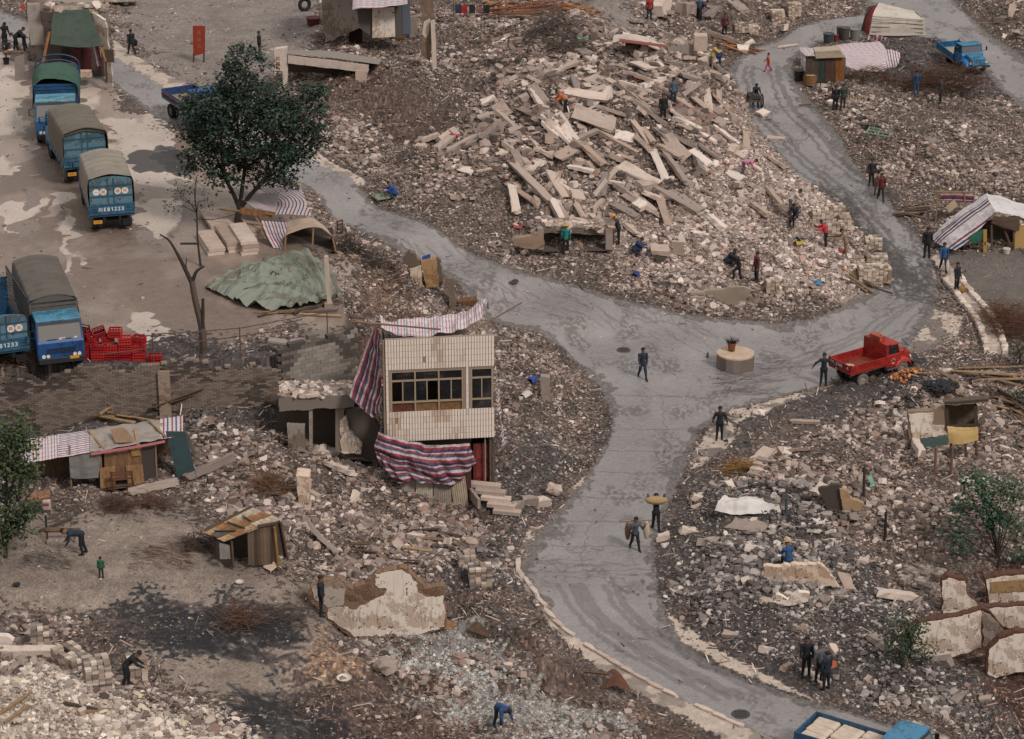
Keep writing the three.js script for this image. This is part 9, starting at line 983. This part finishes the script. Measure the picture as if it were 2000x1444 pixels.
  for (const [x, y, hh, c, l] of [[1728, 1058, 1.4, '#242022', 'black post standing in the grey rubble'], [1535, 1010, 0.9, '#3b4a4a', 'dark teal post standing in the rubble'], [1686, 978, 1.6, '#3a302a', 'thin stake beside the torn green cloth'], [1826, 925, 1.3, '#7a5a48', 'brown stake in the field below the hut'], [1857, 930, 1.4, '#6e5444', 'second brown stake beside a white board'], [1382, 700, 0.25, '#55494a', 'low broken stub in the junction']]) { const b = G(x, y), t = thing('stake', l, 'post', b); part(t, 'shaft', cyl(0.06, 0.08, hh, 7, 0, hh / 2, 0, 0, 0.05, 0.03), mat(c, 0.9)); part(t, 'splinter', cyl(0.01, 0.05, 0.12, 5, 0.01, hh + 0.04, 0), mat(c, 0.9)); }
  const tc = survey('torn_cloth', 'torn pale green cloth snagged on the thin stake', 'cloth', 1702, 955); part(tc.t, 'cloth', sheet([A(tc, [[1692, 930, 0.1], [1702, 926, 0]]), A(tc, [[1698, 944, 0.1], [1708, 944, 0]]), A(tc, [[1696, 952, 0.2], [1710, 950, 0.1]])], 8, 10, 0.2, 4), cloth('#7fa99b')); const gc = survey('torn_cloth', 'small bright green cloth on the brown bank', 'cloth', 1138, 80); part(gc.t, 'cloth', sheet([A(gc, [[1126, 72, 0], [1146, 72, 0]]), A(gc, [[1130, 80, 0.2], [1146, 80, 0.2]])], 8, 8, 0.15, 3), cloth('#4d8f74'));
  const ru = survey('rusty_box', 'rusty broken metal box lying at the pavement edge', 'box', 1200, 1352); part(ru.t, 'sheet', sheet([A(ru, [[1180, 1344, 0.2], [1205, 1340, 0.2], [1234, 1352, 0.4]]), A(ru, [[1194, 1320, -0.2], [1210, 1318, -0.2], [1226, 1338, 0]]), A(ru, [[1184, 1312, -0.5], [1200, 1306, -0.6], [1216, 1320, -0.5]])], 12, 10, 0.08, 2), mat('#5e3a26', 0.8, { side: THREE.DoubleSide, map: rep(stainTex, 1) })); for (const [a, b] of [[[1140, 1312, -0.3], [1190, 1318, 0]], [[1150, 1322, 0], [1146, 1348, 0.2]], [[1182, 1318, 0], [1176, 1352, 0.3]], [[1146, 1346, 0.2], [1178, 1350, 0.3]]]) stick(ru, 'bar', a, b, 0.07, mat('#5b4033', 0.9));
  const sp = G(1480, 932), sg = thing('broken_stairs', 'short flight of broken concrete steps on the dark rubble', 'stairs', sp, -0.5); for (let k = 0; k < 4; k++) part(sg, 'step', muv(box(1.0, 0.14, 0.34, 0, 0.1 + k * 0.12, -k * 0.34)), CONC[[3, 2, 0, 3][k]]); const sb = G(1485, 905); sb.y += 0.25; lay('concrete_slab', slabG[0], CONC[0], V3(1.6, 0.2, 0.7), sb, new THREE.Quaternion().setFromEuler(new THREE.Euler(0, 0.9, 0.2)), 'tilted slab lying above the broken steps', 'concrete slab');
  const bl = survey('left_block', 'big grey concrete lump tipped in the brown gully', 'boulder', 755, 1318); bl.t.name = 'concrete_lump'; const o = part(bl.t, 'lump', rockG[2], CONC[3]); o.scale.set(1.0, 0.9, 0.8); o.position.y = 0.35; for (const [x, y, l] of [[868, 1226, 'orange-brown broken panel at the pit wall foot'], [940, 1240, 'brown broken panel beside the gravel pit']]) { const p = G(x, y); p.y += 0.12; lay('broken_board', slabG[1], wood(x < 900 ? '#a37a55' : '#5c4636'), V3(1.0, 0.12, 0.6), p, new THREE.Quaternion().setFromEuler(new THREE.Euler(0.2, -0.4, -0.1)), l, 'panel'); }
  const wb = survey('beam_trestle', 'pale concrete beam laid on blocks by the brick stacks', 'concrete slab', 60, 1290); part(wb.t, 'beam', slabOf(ragged(A(wb, [[-20, 1272, 0.2], [115, 1272, 0], [116, 1284, 0], [-20, 1288, 0.2]]), 0.02, 0.3, 3), 0.5), CONC[2]); part(wb.t, 'block', muv(box(0.5, 0.5, 0.5)).translate(...wb.w(110, 1290, -0.1).toArray()), CONC[3]); const dz = survey('stone_slab', 'rounded pale slab propped at the brick stacks', 'concrete slab', 12, 1272); part(dz.t, 'slab', slabOf(ragged(A(dz, [[-10, 1244], [14, 1244], [26, 1252], [20, 1264], [-10, 1268]]), 0.03, 0.3, 2), 0.3), CONC[4]);
  for (const [x, y, c, l] of [[1555, 470, '#2f7f86', 'teal scrap in the pale brick rubble'], [1597, 556, '#3f7fa6', 'light blue scrap in the pale brick rubble'], [1560, 480, '#b39a4a', 'yellow scrap in the pale brick rubble'], [1242, 540, '#2a3f7a', 'dark blue scrap at the rubble foot'], [1015, 450, '#a8424a', 'red scrap beside the cellar wall'], [1025, 775, '#c9c2bc', 'white boards in the rubble behind the house'], [1040, 748, '#2c4f96', 'blue cloth scrap behind the tiled house'], [1620, 1305, '#a8583a', 'orange scrap near the three standing people'], [1885, 945, '#cdc7c2', 'white board square between two stakes'], [1668, 538, '#b5793c', 'orange scrap beside the tall brick stacks'], [890, 268, '#a02a30', 'red rag on the small slab stack'], [1240, 158, '#7a1f2a', 'dark red rag among the mound slabs']]) { const p = G(x, y), s = solo('scrap', sheet([[[-0.28, 0.06, -0.2], [0.25, 0.08, -0.22]], [[-0.22, 0.2, 0.02], [0.3, 0.16, 0]], [[-0.26, 0.05, 0.25], [0.26, 0.04, 0.2]]], 8, 8, 0.12, 4, x), cloth(c), l, 'scrap', p, rr(0, 3)); s.scale.setScalar(1.1); }
  const ty = G(595, 22), tyr = thing('old_tyre', 'old tyre leaning outside the grey house', 'tyre', ty, 0.6); part(tyr, 'tyre', new THREE.TorusGeometry(0.4, 0.13, 10, 24).translate(0, 0.5, 0), RUBBER); part(tyr, 'rim', new THREE.TorusGeometry(0.27, 0.03, 6, 20).translate(0, 0.5, 0), mat('#5b5450', 0.8)); const rb = G(612, 48), rt = thing('red_tub', 'dark red tub outside the grey house', 'tub', rb); part(rt, 'tub', cyl(0.5, 0.42, 0.5, 18, 0, 0.25, 0), mat('#5b1f20', 0.7)); part(rt, 'rim', new THREE.TorusGeometry(0.5, 0.03, 6, 22).rotateX(1.571).translate(0, 0.5, 0), mat('#6b2a28', 0.7)); const lw = survey('washing_line', 'washing line with red and dark clothes by the woodpile', 'washing line', 930, 34); stick(lw, 'line', [885, 8, 0], [975, 12, 0], 0.025, BLACK); [['#a02428', 907], ['#22242a', 922], ['#7c5c58', 936], ['#1d1f24', 950], ['#25324a', 895]].forEach(([c, x]) => part(lw.t, 'garment', sheet([A(lw, [[x - 6, 10, 0], [x + 6, 10, 0]]), A(lw, [[x - 6, 26, 0.1], [x + 6, 26, 0]])], 8, 8, 0.06, 4, x), cloth(c))); for (const x of [886, 974]) stick(lw, 'pole', [x, 6, 0], [x, 36, 0], 0.07, WOOD[2]);
}
renderer.render(scene, camera);
